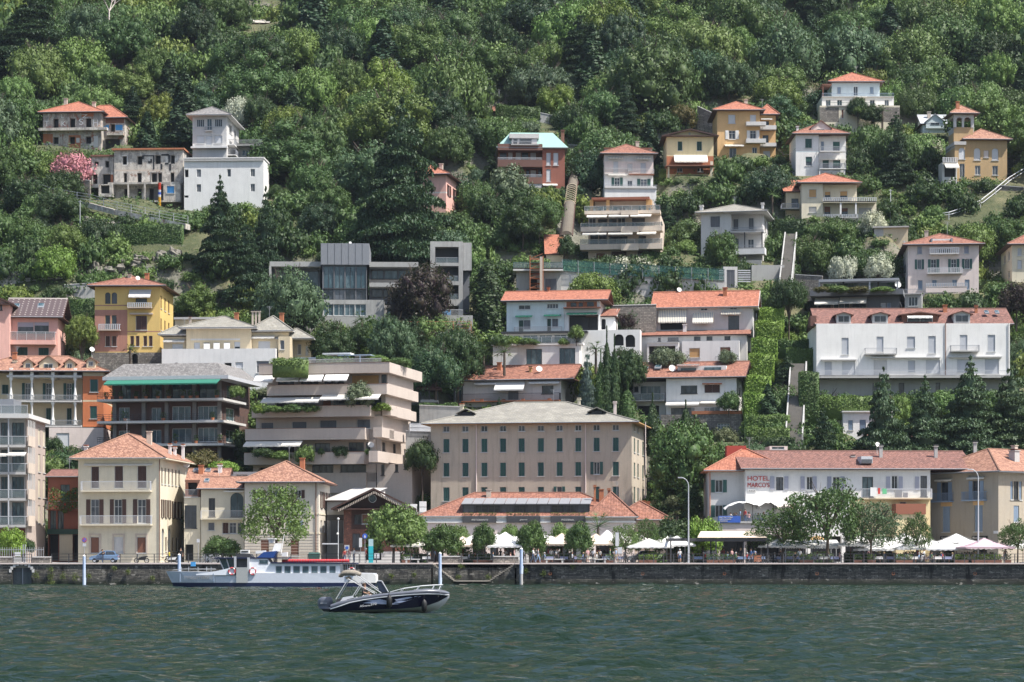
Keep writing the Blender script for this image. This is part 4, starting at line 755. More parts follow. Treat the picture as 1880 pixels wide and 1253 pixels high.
# 30 red house between
b=B('house','narrow dark red house with flowering balcony left of the cream palazzo','house',88,146,876,1033,312,a=0,d=9)
b.vol(88,146,874,1036,m='brick',wins=[(111,890,128,920,'pdb'),(132,896,143,914,'pd'),(92,938,103,972,'pdb'),(106,938,117,972,'pdb'),(90,982,107,1030,'v'),(134,982,145,1030,'v')])
b.roof('gx',875,863,ov=.4,m='tiled'); b.bal(88,146,921,935,1,'bar',m='brick'); b.bal(90,144,972,979,.6,'solid',rm='green',m='dark'); b.box('board',109,133,980,1030,-.5,-.1,'cream')
q=MB()
for i in range(1300):
    u=random.uniform(b.x(90,-1),b.x(145,-1)); z=b.z(random.uniform(900,938)); s_=.14; c=Vector((u,-1.1+random.uniform(-.3,.3),z+.3*math.sin(u*2)))
    q.poly([c+Vector((random.uniform(-s_,s_),random.uniform(-s_,s_),random.uniform(-s_,s_))) for _ in range(4)],1 if random.random()<.06 else 0)
q.build('creeper',['leaf',flat('redflower',(.6,.03,.03))],b.root).color=(.08,.14,.04,1)
# 31 yellow and orange villa with loggias
b=B('villa','yellow and orange villa with two storeys of white columned loggias and salmon roof','villa',13,190,683,830,344,R=208,d=13)
b.vol(152,190,683,784,o=0,m=plaster('oran2',(.52,.17,.07),.12),wins=[(165,697,180,720,'c:bgreen'),(165,746,178,769,'c:bgreen')],bands=[(0,683,999,691,'sand'),(0,735,999,738,'sand')])
b.vol(-40,151.5,683,784,o=2.5,d=10,m='sand',wins=[(46,702,56,732,'ot:bgreen'),(84,702,94,732,'ot:bgreen'),(122,702,132,732,'ot:bgreen'),(84,748,94,778,G),(122,748,132,778,G),(3,705,16,722,G)])
b.roof('hip',682,655,x0=-60,x1=192,o=0,d=13,m='tileb',ov=.8,hip=.9)
for x0,x1,y0,ym,y1 in((43,60,660,667,683),(72,106,654,667,690),(119,137,660,667,683),(159,175,657,663,674)): b.dorm(x0,x1,y0,ym,y1,.6,'sand','tileb',ra=.5)
for ys in(691,736,782):
    b.box('balcony_slab',12,150,ys-1,ys+3,-.4,2.49,'lgrey')
    if ys>700: b.bal(13,149,ys-10,ys-1,.1,'bar',-.3,rm='steel')
for ya,yb in((694,735),(739,781)):
    for x in(20,58.5,97,138):
        X=b.x(x,-.1); h=b.z(ya)-b.z(yb); mb=MB(); mb.lathe([(.3,0),(.3,.15),(.22,.2),(.32,.5),(.2,.9),(.17,1.2),(.14,h-.5),(.24,h-.3),(.3,h)],(X,-.1,b.z(yb)),10); mb.build('column',['white2'],b.root,True)
for x in(20,58.5,97,138): b.box('balustrade_pier',x-3,x+3,677,690,-.4,.2,'white2')
b.vol(90,190,786,832,o=-.5,d=10,m='lpink',wins=[(103,796,127,826,'c:blind')]); b.chim(27,662,672,7,3,'cream'); b.dish(169,642,.6,2)
# 32 pink house far left
b=B('house','salmon pink house with dark brown white studded roof and glass balcony','house',18,106,583,668,367,R=121,d=10)
b.vol(18,106,583,670,m='pink',wins=[(32,592,62,612,'h:lav'),(62.5,592,90,612,'h:lav'),(31,638,51,656,G),(70,639,90,656,G)],side=R([(114,117)],602,620,'pd'))
m,nt,pb,o_=nodes('studded'); uv=coords(nt,(1,1,1),'UV'); v=N(nt,'TexVoronoi',Scale=1.25,Randomness=0.0); nt.links.new(uv,v.inputs['Vector']); nt.links.new(mixc(nt,ramp(nt,v.outputs[0],.10,.16),(.42,.38,.35),(.085,.06,.06)),pb.inputs['Base Color']); MATS['studded']=m
b.roof('gx',583,549,m=m,ov=.9,wm='pink'); b.bal(16,103,611,627,1.3,'glass',rm='blind',m='pink',th=.6); b.vol(-30,17.5,560,670,o=-2,d=10,m='pink',wins=[(0,562,4,573,'pd')]); b.roof('gy',562,540,x0=-45,x1=17,ov=.8,m='studded',wm='pink'); b.sky(70,82,560,567,3); b.sky(26,37,561,567,3)
# 33 yellow palazzino
b=B('palazzo','slim golden yellow palazzo with red brick corner, arched twin windows and shallow red roof','palazzo',174,294,525,650,369,R=318,d=12); q_=PADS[-1]; PADS[-1]=(*q_[:5],q_[5]+b.z(676))
YW=plaster('gold',(.68,.48,.17),.12); MB_=plaster('pbrick',(.40,.20,.15),.25)
b.vol(174,294,525,652,m=YW,wins=[(193,537,203,558,'pdAn'),(205,537,215,558,'pdAn'),(249,548,270,557,'pd'),(193,579,202,603,'pd'),(205,579,214,603,'pd'),(249,580,270,606,'c:brown'),(193,617,202,636,K),(205,617,214,636,K),(239,617,246,636,K),(249,617,256,636,K),(263,617,270,636,K),(273,617,280,636,K)],side=RC([296,303,310],2.4,542,566,'c:brown')+RC([296,303,310],2.4,584,606,'c:brown'),bands=[(174,569,234,646,MB_),(174,560,234,562,MB_),(234,608,294,610,MB_)])
b.roof('hip',525,509,ov=1,m='tile'); b.dish(253,511,.55,1); b.chim(238,503,513,6,4,'beige'); b.awn(238,278,532,548,1.1,m='stripeb'); b.bal(236,280,557,565,1,'stone',rm='blind',m='beige'); b.bal(183,222,596,606,1,'stone',rm='blind',m='beige'); b.box('ledge',238,280,575,578,-.4,-.01,'beige')
b.vol(170,296,650,684,o=-2.5,d=2.4,m='stone',wins=[(242,652,253,672,'vA')],name='retaining_wall')
# 34 beige hip roofed villa
b=B('villa','sand coloured villa with stone hip roofs and propped white shutters over a white terrace storey','villa',300,506,640,720,357,R=532,d=14)
b.vol(297,506,640,722,m='white',wins=[(305,673,360,678,'v'),(432,665,446,676,'c:blind'),(471,663,494,685,'h:slateg'),(395,668,402,675,'p'),(412,666,425,676,'v')])
b.vol(342,461,598,641,o=3,d=9,m='sand',wins=[(356,625,367,640,BL),(374,625,385,640,'p'),(393,625,403,640,'p'),(411,625,422,640,'p'),(430,624,441,640,'h:blind')],bands=[(350,618,441,621,'lgrey')]); b.roof('hip',598,581,m='slate',ov=1,fas='lgrey')
b.boxes('awning_shutter',[(374,385,628,640,2.3,2.4),(392,403,627,639,2.3,2.4),(411,422,627,639,2.3,2.4)],'white2')
b.vol(300,341,613,641,o=4,d=8,m='sand',wins=[(316,626,336,641,BL)]); b.roof('hip',609,600,ov=.7,m='slate',fas='lgrey'); b.awn(301,340,618,624,.8,4)
b.vol(463,530,606,641,o=4,d=8,m='sand',wins=[(474,622,496,640,BL)]); b.roof('hip',603,582,ov=.8,m='slate',fas='lgrey'); b.awn(461,505,612,618,.8,4)
b.vol(511,532,617,672,o=1,d=9,m='sand',wins=[(514,624,522,641,'p')],side=[(545,626,552,645,'p'),(558,628,564,646,'c:blind')]); b.vol(540,571,618,672,o=6,d=8,m='sand',wins=[(546,626,553,645,'p'),(561,629,566,646,BL)]); b.roof('hip',617,606,x0=512,x1=571,o=4,d=9,ov=.5,m='slate',fas='lgrey')
b.vol(321,395,575,602,o=9,d=5,m='sand'); b.box('roof',319,400,571,575,8.5,14.5,'grey'); 
for x in(464,470,476): b.chim(x,570,590,3.4,6,'beige','dark')
b.chim(349,581,594,4,4,'beige')
# 35 concrete modern villa
b=B('villa','long modern grey concrete villa with zinc cube, tall glazing and a framed concrete tower','villa',495,765,483,590,381,a=2,d=11)
CO=MATS['conc2']
b.vol(500,588,490,560,o=2,d=9,m='slateg',wins=[(505,500,540,545,'pd2'),(548,496,585,545,'pdb2')]); b.box('roof_slab',495,589,482,491,-.3,11,'concrete'); b.box('end_wall',494,498,491,565,-.3,11,'concrete')
zc=stripes('zincs',(.20,.21,.235),(.15,.16,.18),.35)
b.vol(589,678,450,489,o=-1.5,d=12,m='zinc',name='zinc_cube'); b.boxes('seam',[(589+i*12.7,589.5+i*12.7,450.3,488.8,-1.54,-1.505) for i in range(1,7)],'slateg')
b.vol(592,673,489,556,o=-1.2,d=11,m='slateg',wins=[(594+i*20,491,612.5+i*20,532,'pdb') for i in range(4)]+[(594+i*20,533,612.5+i*20,553,'pd') for i in range(4)],name='glass_hall')
b.vol(678,766,491,556,o=2,d=9,m='slateg',wins=[(682,494,704,510,'pdb'),(706,494,730,510,'pdb'),(732,494,760,510,'pdb'),(682,528,702,544,'pd'),(704,528,728,544,'pd')],bands=[(0,511,999,520,'beige')]); b.box('roof_slab',678,768,482,491,-.3,11,'concrete'); b.box('floor_slab',678,768,520,527.5,-.3,2,'concrete')
b.vol(563,705,555,588,o=-3,d=13,m=CO,wins=[(594,563,612,584,'pb'),(612.5,563,632,584,'pb'),(633,563,651,584,'pb'),(652,563,672,584,'pb')]); b.vol(705,800,562,590,o=-1,d=8,m=CO,wins=[(710,567,745,580,'pdb3')])
b.vol(798,850,444,585,o=1.6,d=9,m='dark',name='tower'); 
b.boxes('concrete_frame',[(790,799,444,588,-.4,9),(842,850,444,588,-.4,9),(799,842,444,454,-.4,9),(799,842,483,489,-.4,1.59),(799,842,517,524,-.4,1.59),(799,842,550,562,-.4,1.59)],CO)
for y in(483,517,550): b.bal(800,841,y-10,y,.1,'glass',-.2,rm='steel')
b.vol(850.5,866,446,497,o=-.3,d=9,m=CO,name='side_box'); b.vol(850.5,862,497,590,o=1,d=8,m='slateg',name='side_wall'); b.box('parapet',782,868,585,612,-5,-4.6,'concrete'); b.bal(784,850,574,585,.1,'bar',-4.6,rm='blind')
b.box('parapet',540,705,588,606,-5,-4.7,'concrete'); b.dish(643,447,.35,2)
k=b.box('tarpaulin',812,828,575,583,-4,-2.8,'bluetarp')
# 36 brick gable
b=B('market_hall','old dark brick hall with deep gabled timber roof, carved eaves and round window','hall',631,742,932,1033,305,a=1,d=14)
b.vol(631,742,930,1036,m=MATS['brickw'],wins=[(650,945,663,962,'pd'),(647,980,661,1010,'pd'),(672,975,700,1028,'v'),(664,944,700,962,'c:mbrown'),(712,944,722,962,'pd')],bands=[(645,930,742,972,plaster('dtimber',(.07,.035,.028),.3)),(631,1013,742,1036,'lgrey')])
b.roof('gy',934,896,ov=1.5,m='slateg2',wm=MATS['dtimber'])
mb=MB(); X0,X1=b.x(622,-1.45),b.x(752,-1.45); xm=(X0+X1)/2; z0,z1=b.z(936)+.1,b.zat(896,-1.4)-.3
for i in range(44):
    f=i/43; u=X0+(X1-X0)*f; z=z0+(z1-z0)*(1-abs(2*f-1)); mb.box(u-.05,-1.56,z-.4,u+.05,-1.5,z-.1)
mb.build('carved_eaves',['beige'],b.root); mb=MB(); c=Vector((b.x(684,-.03),-.03,b.z(916)))
mb.cyl(c,c+Vector((0,-.08,0)),.5,.5,18); k=mb.build('round_window',['winframe'],b.root); mb=MB(); mb.cyl(c+Vector((0,-.075,0)),c+Vector((0,-.1,0)),.43,.43,18); mb.build('pane',['glassb'],k)
# 37 cream house with hip roof
b=B('house','cream corner house with orange hip roof and rusticated ground floor behind the spreading quay tree','house',449,585,885,1033,303,R=606,d=12)
b.vol(449,585,885,1036,m=plaster('cream3',(.60,.55,.47),.12),wins=[(541,900,553,915,'o:brown'),(478,990,494,1021,'c:mbrown'),(533,990,549,1021,'c:mbrown'),(535,956,549,975,'ot:bluegrey'),(470,900,482,915,'o:brown'),(500,900,512,915,'o:brown')],side=RC([590.5,597,602],2.6,902,932,'od:brown')+RC([590,596,602],3,955,976,'p'))
b.roof('hip',885,848,ov=.9,hip=.95,m='tileb'); b.band(449,585,942,945,side=True,m='cream'); b.band(449,585,978,981,side=True,m='cream')
for i in range(8): b.band(449,585,986+i*5.4,986.6+i*5.4,m='beige',p=.03)
b.pipe(580,886,1030,0,'mbrown')
b=B('house','low cream house with arched window and plant filled balcony between two hip roofed houses','house',369,448,897,1033,306,a=0,d=9)
b.vol(369,448,897,1036,m='cream',wins=[(383,915,395,949,'pd2'),(423,905,447,949,'pdbA2'),(382,960,394,974,'c:slateg'),(408,960,420,980,K),(421,960,434,980,'pt'),(436,960,446,980,'pt'),(375,1000,388,1030,'c:mbrown')])
b.roof('gx',897,876,ov=.5,m='tileb'); b.sky(376,385,882,887,3); b.bal(370,448,938,952,1,m='cream',rm='lgrey'); b.awn(411,448,902,904,.4)
b.vol(338,368,913,1036,o=.5,d=7,m='cream',wins=[(339,928,361,970,'pd3t'),(340,1000,355,1030,'v')]); b.vol(340,367,880,912,o=3,d=4,m='mbrown',wins=[(345,885,362,908,'v')]); b.bal(338,364,899,912,.2,'bar',.5)
b.vol(346,415,880,898,o=5,d=6,m='cream'); b.roof('gx',880,861,ov=.4,m='tileb'); b.sky(356,366,863,867,8,'glass'); b.sky(378,388,863,867,8,'glass'); b.chim(404,852,872,7,7,'white','rust'); b.vol(418,476,862,898,o=9,d=5,m='zinc',wins=[(433,867,455,874,'pb')])
# 38 hotel
b=B('hotel','long white hotel with brown tiled roof, grey shutters and red lettering on its wall','hotel',1369,1708,861,1034,306,a=3,d=13)
b.vol(1369,1708,861,1036,m='white2',wins=[(1425,877,1438,901,'pdn'),(1481,876,1492,900,'p'),(1529,876,1542,900,'p'),(1583,876,1603,913,'pdb'),(1637,874,1648,898,'p'),(1690,874,1702,912,'pd'),(1450,925,1460,955,'c:tan'),(1652,922,1664,927,'c:slateg'),(1372,985,1432,1032,'v'),(1438,985,1480,1032,'v'),(1488,985,1545,1032,'v'),(1552,985,1610,1032,'v'),(1618,985,1644,1032,'v')],bands=[(1560,917,1708,1036,'pyellow')])  # black ground-floor voids added to stand for the dark beneath the pergola
b.roof('gx',861,829,x0=1369,x1=1780,ov=.7,m='tiled',wm='white2'); 
for u in(1414,1440,1470,1492,1519,1543,1627,1650,1680): b.box('shutter',u,u+(8 if u<1440 else 7.5),875.5,900,-.1,-.03,'lav')
b.band(1369,1708,862,865,m='white')
b.text('HOTEL',1372.5,875,883.5,0,flat('signred',(.55,.05,.04)),.06,40,name='sign_lettering'); b.text("MARCO'S",1372.5,887,895.5,0,MATS['signred'],.06,40,name='sign_lettering')
k=b.box('star_plaque',1372.5,1388,899,903.5,-.08,-.02,'lgrey'); b.text('* * *',1375,900.5,902.5,-.08,'slateg',.02,11,parent=k)
b.bal(1580,1708,898,915,1.1,'bar',m='sand',rm='blind'); b.box('laundry',1598,1610,896,912,-1.2,-1.13,'white2'); b.box('laundry',1612,1616,897,908,-1.2,-1.13,MATS['signred']); b.box('laundry',1620,1628,898,908,-1.2,-1.13,flat('ltgreen',(.15,.5,.25))); b.boxes('planter',[(1644,1656,900,914,-1.05,-.6),(1659,1667,905,914,-1.05,-.6)],'grey')
for x,y0,y1 in((1455,842,856),(1566,836,850),(1617,817,832),(1718,817,832),(1790,810,828)): b.chim(x,y0,y1,6,4,'grey','dark')
k=b.box('dormer',1581,1602,838,851,.5,3,'blind'); b.box('window',1582,1601,843.5,850,.4,.49,'glass',k); b.dish(1611,817,.55,5); b.vol(1413,1446,814,835,o=9,d=4,m='lpink',wins=[(1417,815,1440,820,'pb')])
b.vol(1318,1368.5,960,1036,o=-3,d=2.9,m='lpink',wins=[(1322,988,1366,1032,'v')]); b.vol(1318,1480,960,982,o=-3.5,d=3.4,m='lpink',name='terrace'); b.box('cornice',1317,1482,958.5,962,-3.7,-.05,'grey'); b.bal(1318,1480,947,959,.1,'bar',-3.5,rm='dark')
k=b.box('banner',1319,1359.5,949,961,-3.75,-3.68,flat('banblue',(.03,.10,.42))); 
for i,t in enumerate(('BAR TRATTORIA','RISTORANTE','PIZZERIA')): b.text(t,1321,950.5+i*3.4,952.6+i*3.4,-3.75,'white2',.02,(24,21,15)[i],parent=k)
b.box('annex_roof',1645,1700,926,945,-2.5,-.1,'tileo'); b.vol(1645,1700,945,1036,o=-2.3,d=2.2,m='pyellow')
HOTEL=b
b=B('house','grey beige hotel wing with bright orange hip roof, green shutters and a red roof box','house',1303,1368,864,1034,306.5,L=1292,d=12)
b.vol(1303,1368,864,1036,m='lgrey',wins=[(1313,881.5,1327,904.5,'o:bgreen'),(1313,928,1327,950,'o:bgreen')]); b.roof('hip',864,824,x0=1303,x1=1440,ov=.8,hip=.95,m='tileo',wm='lgrey',fas='rust'); b.pipe(1303.5,866,950,0,'rust')
b.vol(1334,1370,816,845,o=4,d=3,m=flat('redbox',(.42,.06,.04),.8),name='red_roof_box')
# 39 ochre corner house
b=B('house','faded ochre corner house with blue shutters and two small blue iron balconies','house',1703,1833,867,1034,302,R=1990,d=17)
b.vol(1703,1833,867,1036,m=plaster('ochg',(.36,.31,.24),.2,(.30,.27,.23),.6),wins=[(1728,883,1741,918,'odt:bluegrey'),(1786,882,1799,917,'odt:bluegrey'),(1730,928,1744,976,'c:bluegrey'),(1789,927,1804,976,'c:bluegrey'),(1727,992,1752,1032,'v'),(1786,990,1812,1032,'v')],
 side=[(1861,883,1870,917,'pd'),(1861,928,1871,958,'c:bluegrey'),(1855,883,1860,917,'c:bluegrey'),(1871,883,1876,917,'c:bluegrey')],bands=[(1727,918,1748,928,'orange'),(1786,918,1806,927,'orange')])
b.root.children[0].data.materials[0]=MATS['ochg']
b.roof('hip',865,823,ov=1,hip=.9,m='tileb',fas='slateg'); b.bal(1713,1751,903,918,.9,m='bluegrey',rm='bluegrey'); b.bal(1773,1812,902,917,.9,m='bluegrey',rm='bluegrey'); b.awn(1719,1750,876,881,.4,val=.2,m='awn'); b.awn(1778,1810,874,879,.4,val=.2,m='awn')
for x0,x1,t in((1726,1751,'Trattoria'),(1784,1812,'Ristorante')):
    k=b.box('shop_sign',x0,x1,984,991,-.15,-.02,'black'); b.text(t,x0+2,985.5,989.5,-.15,'awn',.02,x1-x0-4,parent=k)
b.box('plaque',1824,1832,975,980,-.05,-.002,'white'); b.chim(1862,824,843,14,6,'grey','tile'); b.last=(1845,1900,830,5,8)
# small ones
b=B('pavilion','garden pavilion with red hexagonal roof beside the taupe terraced block','pavilion',772,804,715,735,352,a=0,d=4,pad=False)
b.boxes('post',[(772,774,715,735,0,.2),(802,804,715,735,0,.2),(787,789,715,735,0,.2),(772,774,715,735,3.5,3.7),(802,804,715,735,3.5,3.7)],'dark'); b.last=(772,804,715,0,4); b.roof('hip',715,703,ov=.5,m='tiled'); b.box('floor',772,804,734,739,0,4,'grey')
b=B('shed','low shed with brown weathered roof high in the wood left of centre','shed',908,975,204,214,472,a=0,d=5)
b.vol(910,974,204,214,m='grey',wins=[(930,206,936,212,'v')]); b.roof('shed',205,195,ov=.7,m='mbrown')
b=B('hut','small grey concrete hut near the top of the wood','hut',462,490,42,58,527,a=0,d=5); b.vol(462,490,42,60,m='ruin2',wins=[(470,48,476,56,'v')]); b.roof('shed',43,36,ov=.6,m='ruin2')
b=B('outbuilding','plain beige flat roofed outbuilding among bushes above the pale pink villa','outbuilding',1605,1622,419,436,405,a=-8,d=7); b.vol(1622,1667,419,440,m='sand'); b.vol(1605,1621.8,418,440,m='grey'); b.box('roof',1602,1669,416.5,419,-.5,7.3,'grey')
b=B('outbuilding','white single storey outbuilding with blue doors behind the quay cedars','outbuilding',1548,1640,757,797,345,a=0,d=7); b.vol(1548,1640,757,800,m='white',wins=[(1557,772,1566,790,'c:bluegrey'),(1578,771,1590,795,'c:bluegrey'),(1596,774,1608,790,'v')]); b.box('roof',1546,1642,755,757.5,-.4,7.3,'lgrey')
b=B('house','low house with orange tiled roof glimpsed through the cedars','house',1712,1770,811,835,335,a=0,d=7); b.vol(1712,1770,811,836,m='cream'); b.roof('gx',811,797,ov=.5,m='tileb')
b=B('house','low house with red roof half hidden by cedars behind the hotel','house',1600,1680,800,820,337,a=0,d=6); b.vol(1600,1680,802,836,m='cream'); b.roof('gx',803,793,ov=.5,m='tile')
b=B('garage','concrete garage terrace with glass parapet and red scaffold stair in front','garage',948,1030,497,538,392,a=0,d=8)
b.vol(948,1030,497,540,m='concrete',wins=[(972,510,986,537,'v'),(1000,512,1022,537,'c:slateg')]); b.box('roof_slab',942,1034,494,499,-1.2,8,'lgrey'); b.bal(942,1034,483,494,.1,'glass',-1.1,rm='bgreen')
b=B('lift_house','narrow pale concrete lift tower with grey door and slatted wings beside the hedge','lift tower',1328,1354,490,530,392,a=0,d=4)
b.vol(1328,1354,490,532,m='lgrey',wins=[(1334,496,1349,530,'c:slateg')]); b.boxes('slats',[(1320,1327,496+i*4,498+i*4,0,.2) for i in range(6)]+[(1355,1378,496+i*4,498+i*4,0,.2) for i in range(6)],'blind')
b=B('retaining_wall','tall streaked concrete retaining wall right of the lift tower','wall',1380,1440,487,517,397,a=0,d=2); b.vol(1380,1440,487,520,m='concrete')
# =============================================== CAMERA, LIGHT, TERRAIN, WATER
cam=bpy.data.cameras.new('camera'); co_=bpy.data.objects.new('camera',cam); C.objects.link(co_); S.camera=co_
co_.location=(0,0,CH); co_.rotation_euler=(math.pi/2,0,0); cam.sensor_width=36; cam.lens=F/1880*36; cam.shift_y=(HZ-626.5)/1880; cam.clip_end=3000
SUN_EL=math.radians(57); SX,SY=math.cos(math.radians(24)),-math.sin(math.radians(24))
sl=bpy.data.lights.new('sun','SUN'); sl.energy=5.0; sl.angle=math.radians(.53); sl.color=(1,.95,.87); so=bpy.data.objects.new('sun',sl); C.objects.link(so)
d=Vector((SX*math.cos(SUN_EL),SY*math.cos(SUN_EL),math.sin(SUN_EL))); so.rotation_euler=d.to_track_quat('Z','Y').to_euler(); so.location=(60,200,200)
w=bpy.data.worlds.new('World'); S.world=w; w.use_nodes=True; nt=w.node_tree; bg=nt.nodes['Background']; sk=nt.nodes.new('ShaderNodeTexSky'); sk.sky_type='NISHITA'; sk.sun_disc=False
sk.sun_elevation=SUN_EL; sk.sun_rotation=math.atan2(SX,SY); sk.air_density=1.0; sk.dust_density=2.0; nt.links.new(sk.outputs[0],bg.inputs[0]); bg.inputs[1].default_value=.115
S.view_settings.view_transform='Standard'; S.view_settings.look='None'; S.view_settings.exposure=.76; S.view_settings.gamma=1
S.cycles.use_denoising=True; S.cycles.max_bounces=5; S.cycles.diffuse_bounces=2; S.cycles.glossy_bounces=2; S.cycles.transmission_bounces=4; S.cycles.transparent_max_bounces=6; S.cycles.volume_bounces=0
S.cycles.use_adaptive_sampling=True; S.cycles.adaptive_threshold=.02
rng=np.random.default_rng(5)
def vnoise(X,Y,sc,seed):
    r=np.random.default_rng(seed).random((64,64)); x=X/sc; y=Y/sc; xi=np.floor(x).astype(int); yi=np.floor(y).astype(int); fx=x-xi; fy=y-yi; fx=fx*fx*(3-2*fx); fy=fy*fy*(3-2*fy)
    g=lambda a,b: r[a%64,b%64]
    return (g(xi,yi)*(1-fx)+g(xi+1,yi)*fx)*(1-fy)+(g(xi,yi+1)*(1-fx)+g(xi+1,yi+1)*fx)*fy
VIS=[(1208,1372,314,354,812),(150,320,330,366,684),(0,345,385,404,470),(120,345,398,408,440),(1110,1215,345,372,605),(118,190,360,389,552),(1450,1480,320,352,806),(1376,1450,370,396,520),(745,795,315,332,826)]
def ground(X,Y):
    X=np.asarray(X,float); Y=np.asarray(Y,float)
    z=np.where(Y<312,2.3,2.55+.55*(Y-312)); ramp_=np.clip((Y-318)/25,0,1)
    z=z+ramp_*((vnoise(X,Y,34,1)-.5)*7+(vnoise(X,Y,11,2)-.5)*2.4+(vnoise(X,Y,4,3)-.5)*.8)
    for px,py,a,w_,d_,z0 in PADS:
        ca,sa=math.cos(a),math.sin(a); u=(X-px)*ca+(Y-py)*sa; v=-(X-px)*sa+(Y-py)*ca
        du=np.maximum(np.maximum(-u,u-w_),0); dv=np.maximum(np.maximum(-v,v-d_),0); ds=np.maximum(np.hypot(du,dv)-1.2,0)
        z=np.where((du<25)&(dv<25),np.clip(z,z0-1.3*ds,z0+1.3*ds),z)
    PX=940+X*F/np.maximum(Y,1)
    for x0,x1,Ya,Yb,py in VIS:
        e=np.clip(np.minimum(PX-x0,x1-PX)/14+1,0,1)*((Y>Ya)&(Y<Yb)); zl=CH+(HZ-py)*Y/F; z=np.where((e>0)&(z>zl),z+(zl-z)*e,z)
    return np.where(Y<313,2.3,z)
def gz(x,y): return float(ground(np.array([x]),np.array([y]))[0])
def hit(px,py,Y0=314,Y1=640):
    Ys=np.arange(Y0,Y1,.5); X=T(px)*Ys; r=CH+(HZ-py)*Ys/F; g=ground(X,Ys); k=np.argmax(g>r); return float(Ys[k]) if (g>r).any() else yg(py)
def grid_mesh(name,xs,ys,zf,mat,smooth=True):
    X,Y=np.meshgrid(xs,ys); Z=zf(X,Y); nx,ny=len(xs),len(ys); v=np.stack([X,Y,Z],-1).reshape(-1,3)
    i=np.arange(nx*ny).reshape(ny,nx); q=np.stack([i[:-1,:-1],i[:-1,1:],i[1:,1:],i[1:,:-1]],-1).reshape(-1,4)
    return np_mesh(name,v,q,mat,smooth)
def np_mesh(name,v,q,mat,smooth=False,mi=None,mats=None):
    me=bpy.data.meshes.new(name); k=q.shape[1]; me.vertices.add(len(v)); me.vertices.foreach_set('co',v.astype(np.float32).ravel()); me.loops.add(len(q)*k); me.loops.foreach_set('vertex_index',q.astype(np.int32).ravel())
    me.polygons.add(len(q)); me.polygons.foreach_set('loop_start',(np.arange(len(q))*k).astype(np.int32)); me.polygons.foreach_set('loop_total',np.full(len(q),k,np.int32))
    for m in (mats or [mat]): me.materials.append(W(m) if isinstance(m,str) else m)
    if mi is not None: me.polygons.foreach_set('material_index',mi.astype(np.int32))
    if smooth: me.polygons.foreach_set('use_smooth',np.ones(len(q),bool))
    me.update(calc_edges=True); me.validate(); return me
def ob(name,me,parent=None,kind=None):
    o=bpy.data.objects.new(name,me); C.objects.link(o); o.parent=parent
    if kind: o['kind']=kind
    return o
# hillside material: grass, scrub, bare rock where steep or by noise
m,nt,pb,o_=nodes('hillside'); geo=N(nt,'NewGeometry'); n1=noise(nt,geo.outputs['Position'],.05,6,.7); n2=noise(nt,geo.outputs['Position'],.8,6,.75); sp=N(nt,'SeparateXYZ'); nt.links.new(geo.outputs['Normal'],sp.inputs[0])
c=mixc(nt,ramp(nt,n2,.3,.7),(.040,.055,.020),(.085,.092,.042)); c=mixc(nt,ramp(nt,n1,.50,.62),c,(.14,.13,.07)); c=mixc(nt,ramp(nt,sp.outputs[2],.72,.55),c,mixc(nt,ramp(nt,n2,.35,.65),(.25,.235,.21),(.12,.115,.10)))
nt.links.new(c,pb.inputs['Base Color']); pb.inputs['Roughness'].default_value=.95; bump(nt,pb,n2,.8,.4); MATS['hillside']=m
ob('hillside',grid_mesh('hillside',np.arange(-175,176,1.0),np.concatenate([np.arange(300,560,1.0),np.arange(560,800,6.0)]),ground,'hillside'),kind='structure')
plaster('paving',(.36,.33,.30),.25,(.28,.26,.24),.7,.9,.4)
mb=MB(); Xa=at(795,0,280).x; Xb=at(945,0,280).x
mb.box(-190,280.3,2.0,Xa,318,2.56); mb.box(Xb,280.3,2.0,190,318,2.56); mb.box(Xa,283.5,2.0,Xb,318,2.56); o=mb.build('promenade',['paving']); o['kind']='structure'
mb=MB(); mb.box(-190,304,2.5,190,304.15,2.62) ; o=mb.build('kerb',['lgrey']); o['kind']='structure'
mb=MB(); mb.box(-190,296,2.561,190,301,2.566); o=mb.build('road',[flat('asphalt',(.10,.10,.10),.9)]); o['kind']='structure'
# quay wall with slipway stairs and boat arch
mb=MB(); xA0,xA1=at(22,0,280).x,at(58,0,280).x; zt=2.42
def wallseg(x0,x1,y0=280,y1=283.5,z0=-3,z1=zt): mb.box(x0,y0,z0,x1,y1,z1)
wallseg(-190,xA0); wallseg(xA1,Xa-.2); wallseg(Xb+.2,190)
r=(xA1-xA0)/2; cx=(xA0+xA1)/2; zc=zpx(1051,280)
mb.box(xA0,280,zc+r*.75,xA1,283.5,zt)
for i in range(8):
    a,b_=math.pi*i/8,math.pi*(i+1)/8; p=[(cx+r*math.cos(t),zc+r*.7*math.sin(t)) for t in(a,b_)]
    mb.hexa([(p[0][0],280.002,p[0][1]),(p[0][0],283.4,p[0][1]),(p[1][0],283.4,p[1][1]),(p[1][0],280.002,p[1][1]),(p[0][0],280.002,zc+r*.76),(p[0][0],283.4,zc+r*.76),(p[1][0],283.4,zc+r*.76),(p[1][0],280.002,zc+r*.76)])
mb.box(Xa-.2,283.5,-3,Xb+.2,284.5,zt)
o=mb.build('quay_wall',['qstone']); tag(o,'long dark stone quay wall rising out of the lake','wall')
mb=MB(); mb.box(-190,279.85,zt,Xa,280.6,2.57); mb.box(Xb,279.55,zt,190,280.6,2.57); mb.box(Xa,283.3,zt,Xb,284,2.57); mb.build('coping',['lpink'],o)
mb=MB()
for i in range(9):
    t=math.pi*(i+.5)/9; p=Vector((cx+(r+.2)*math.cos(t),279.98,zc+(r*.7+.2)*math.sin(t))); mb.box(p.x-.14,279.93,p.z-.2,p.x+.14,280.1,p.z+.2)
mb.build('arch_stone',['lgrey'],o)
g=MB()
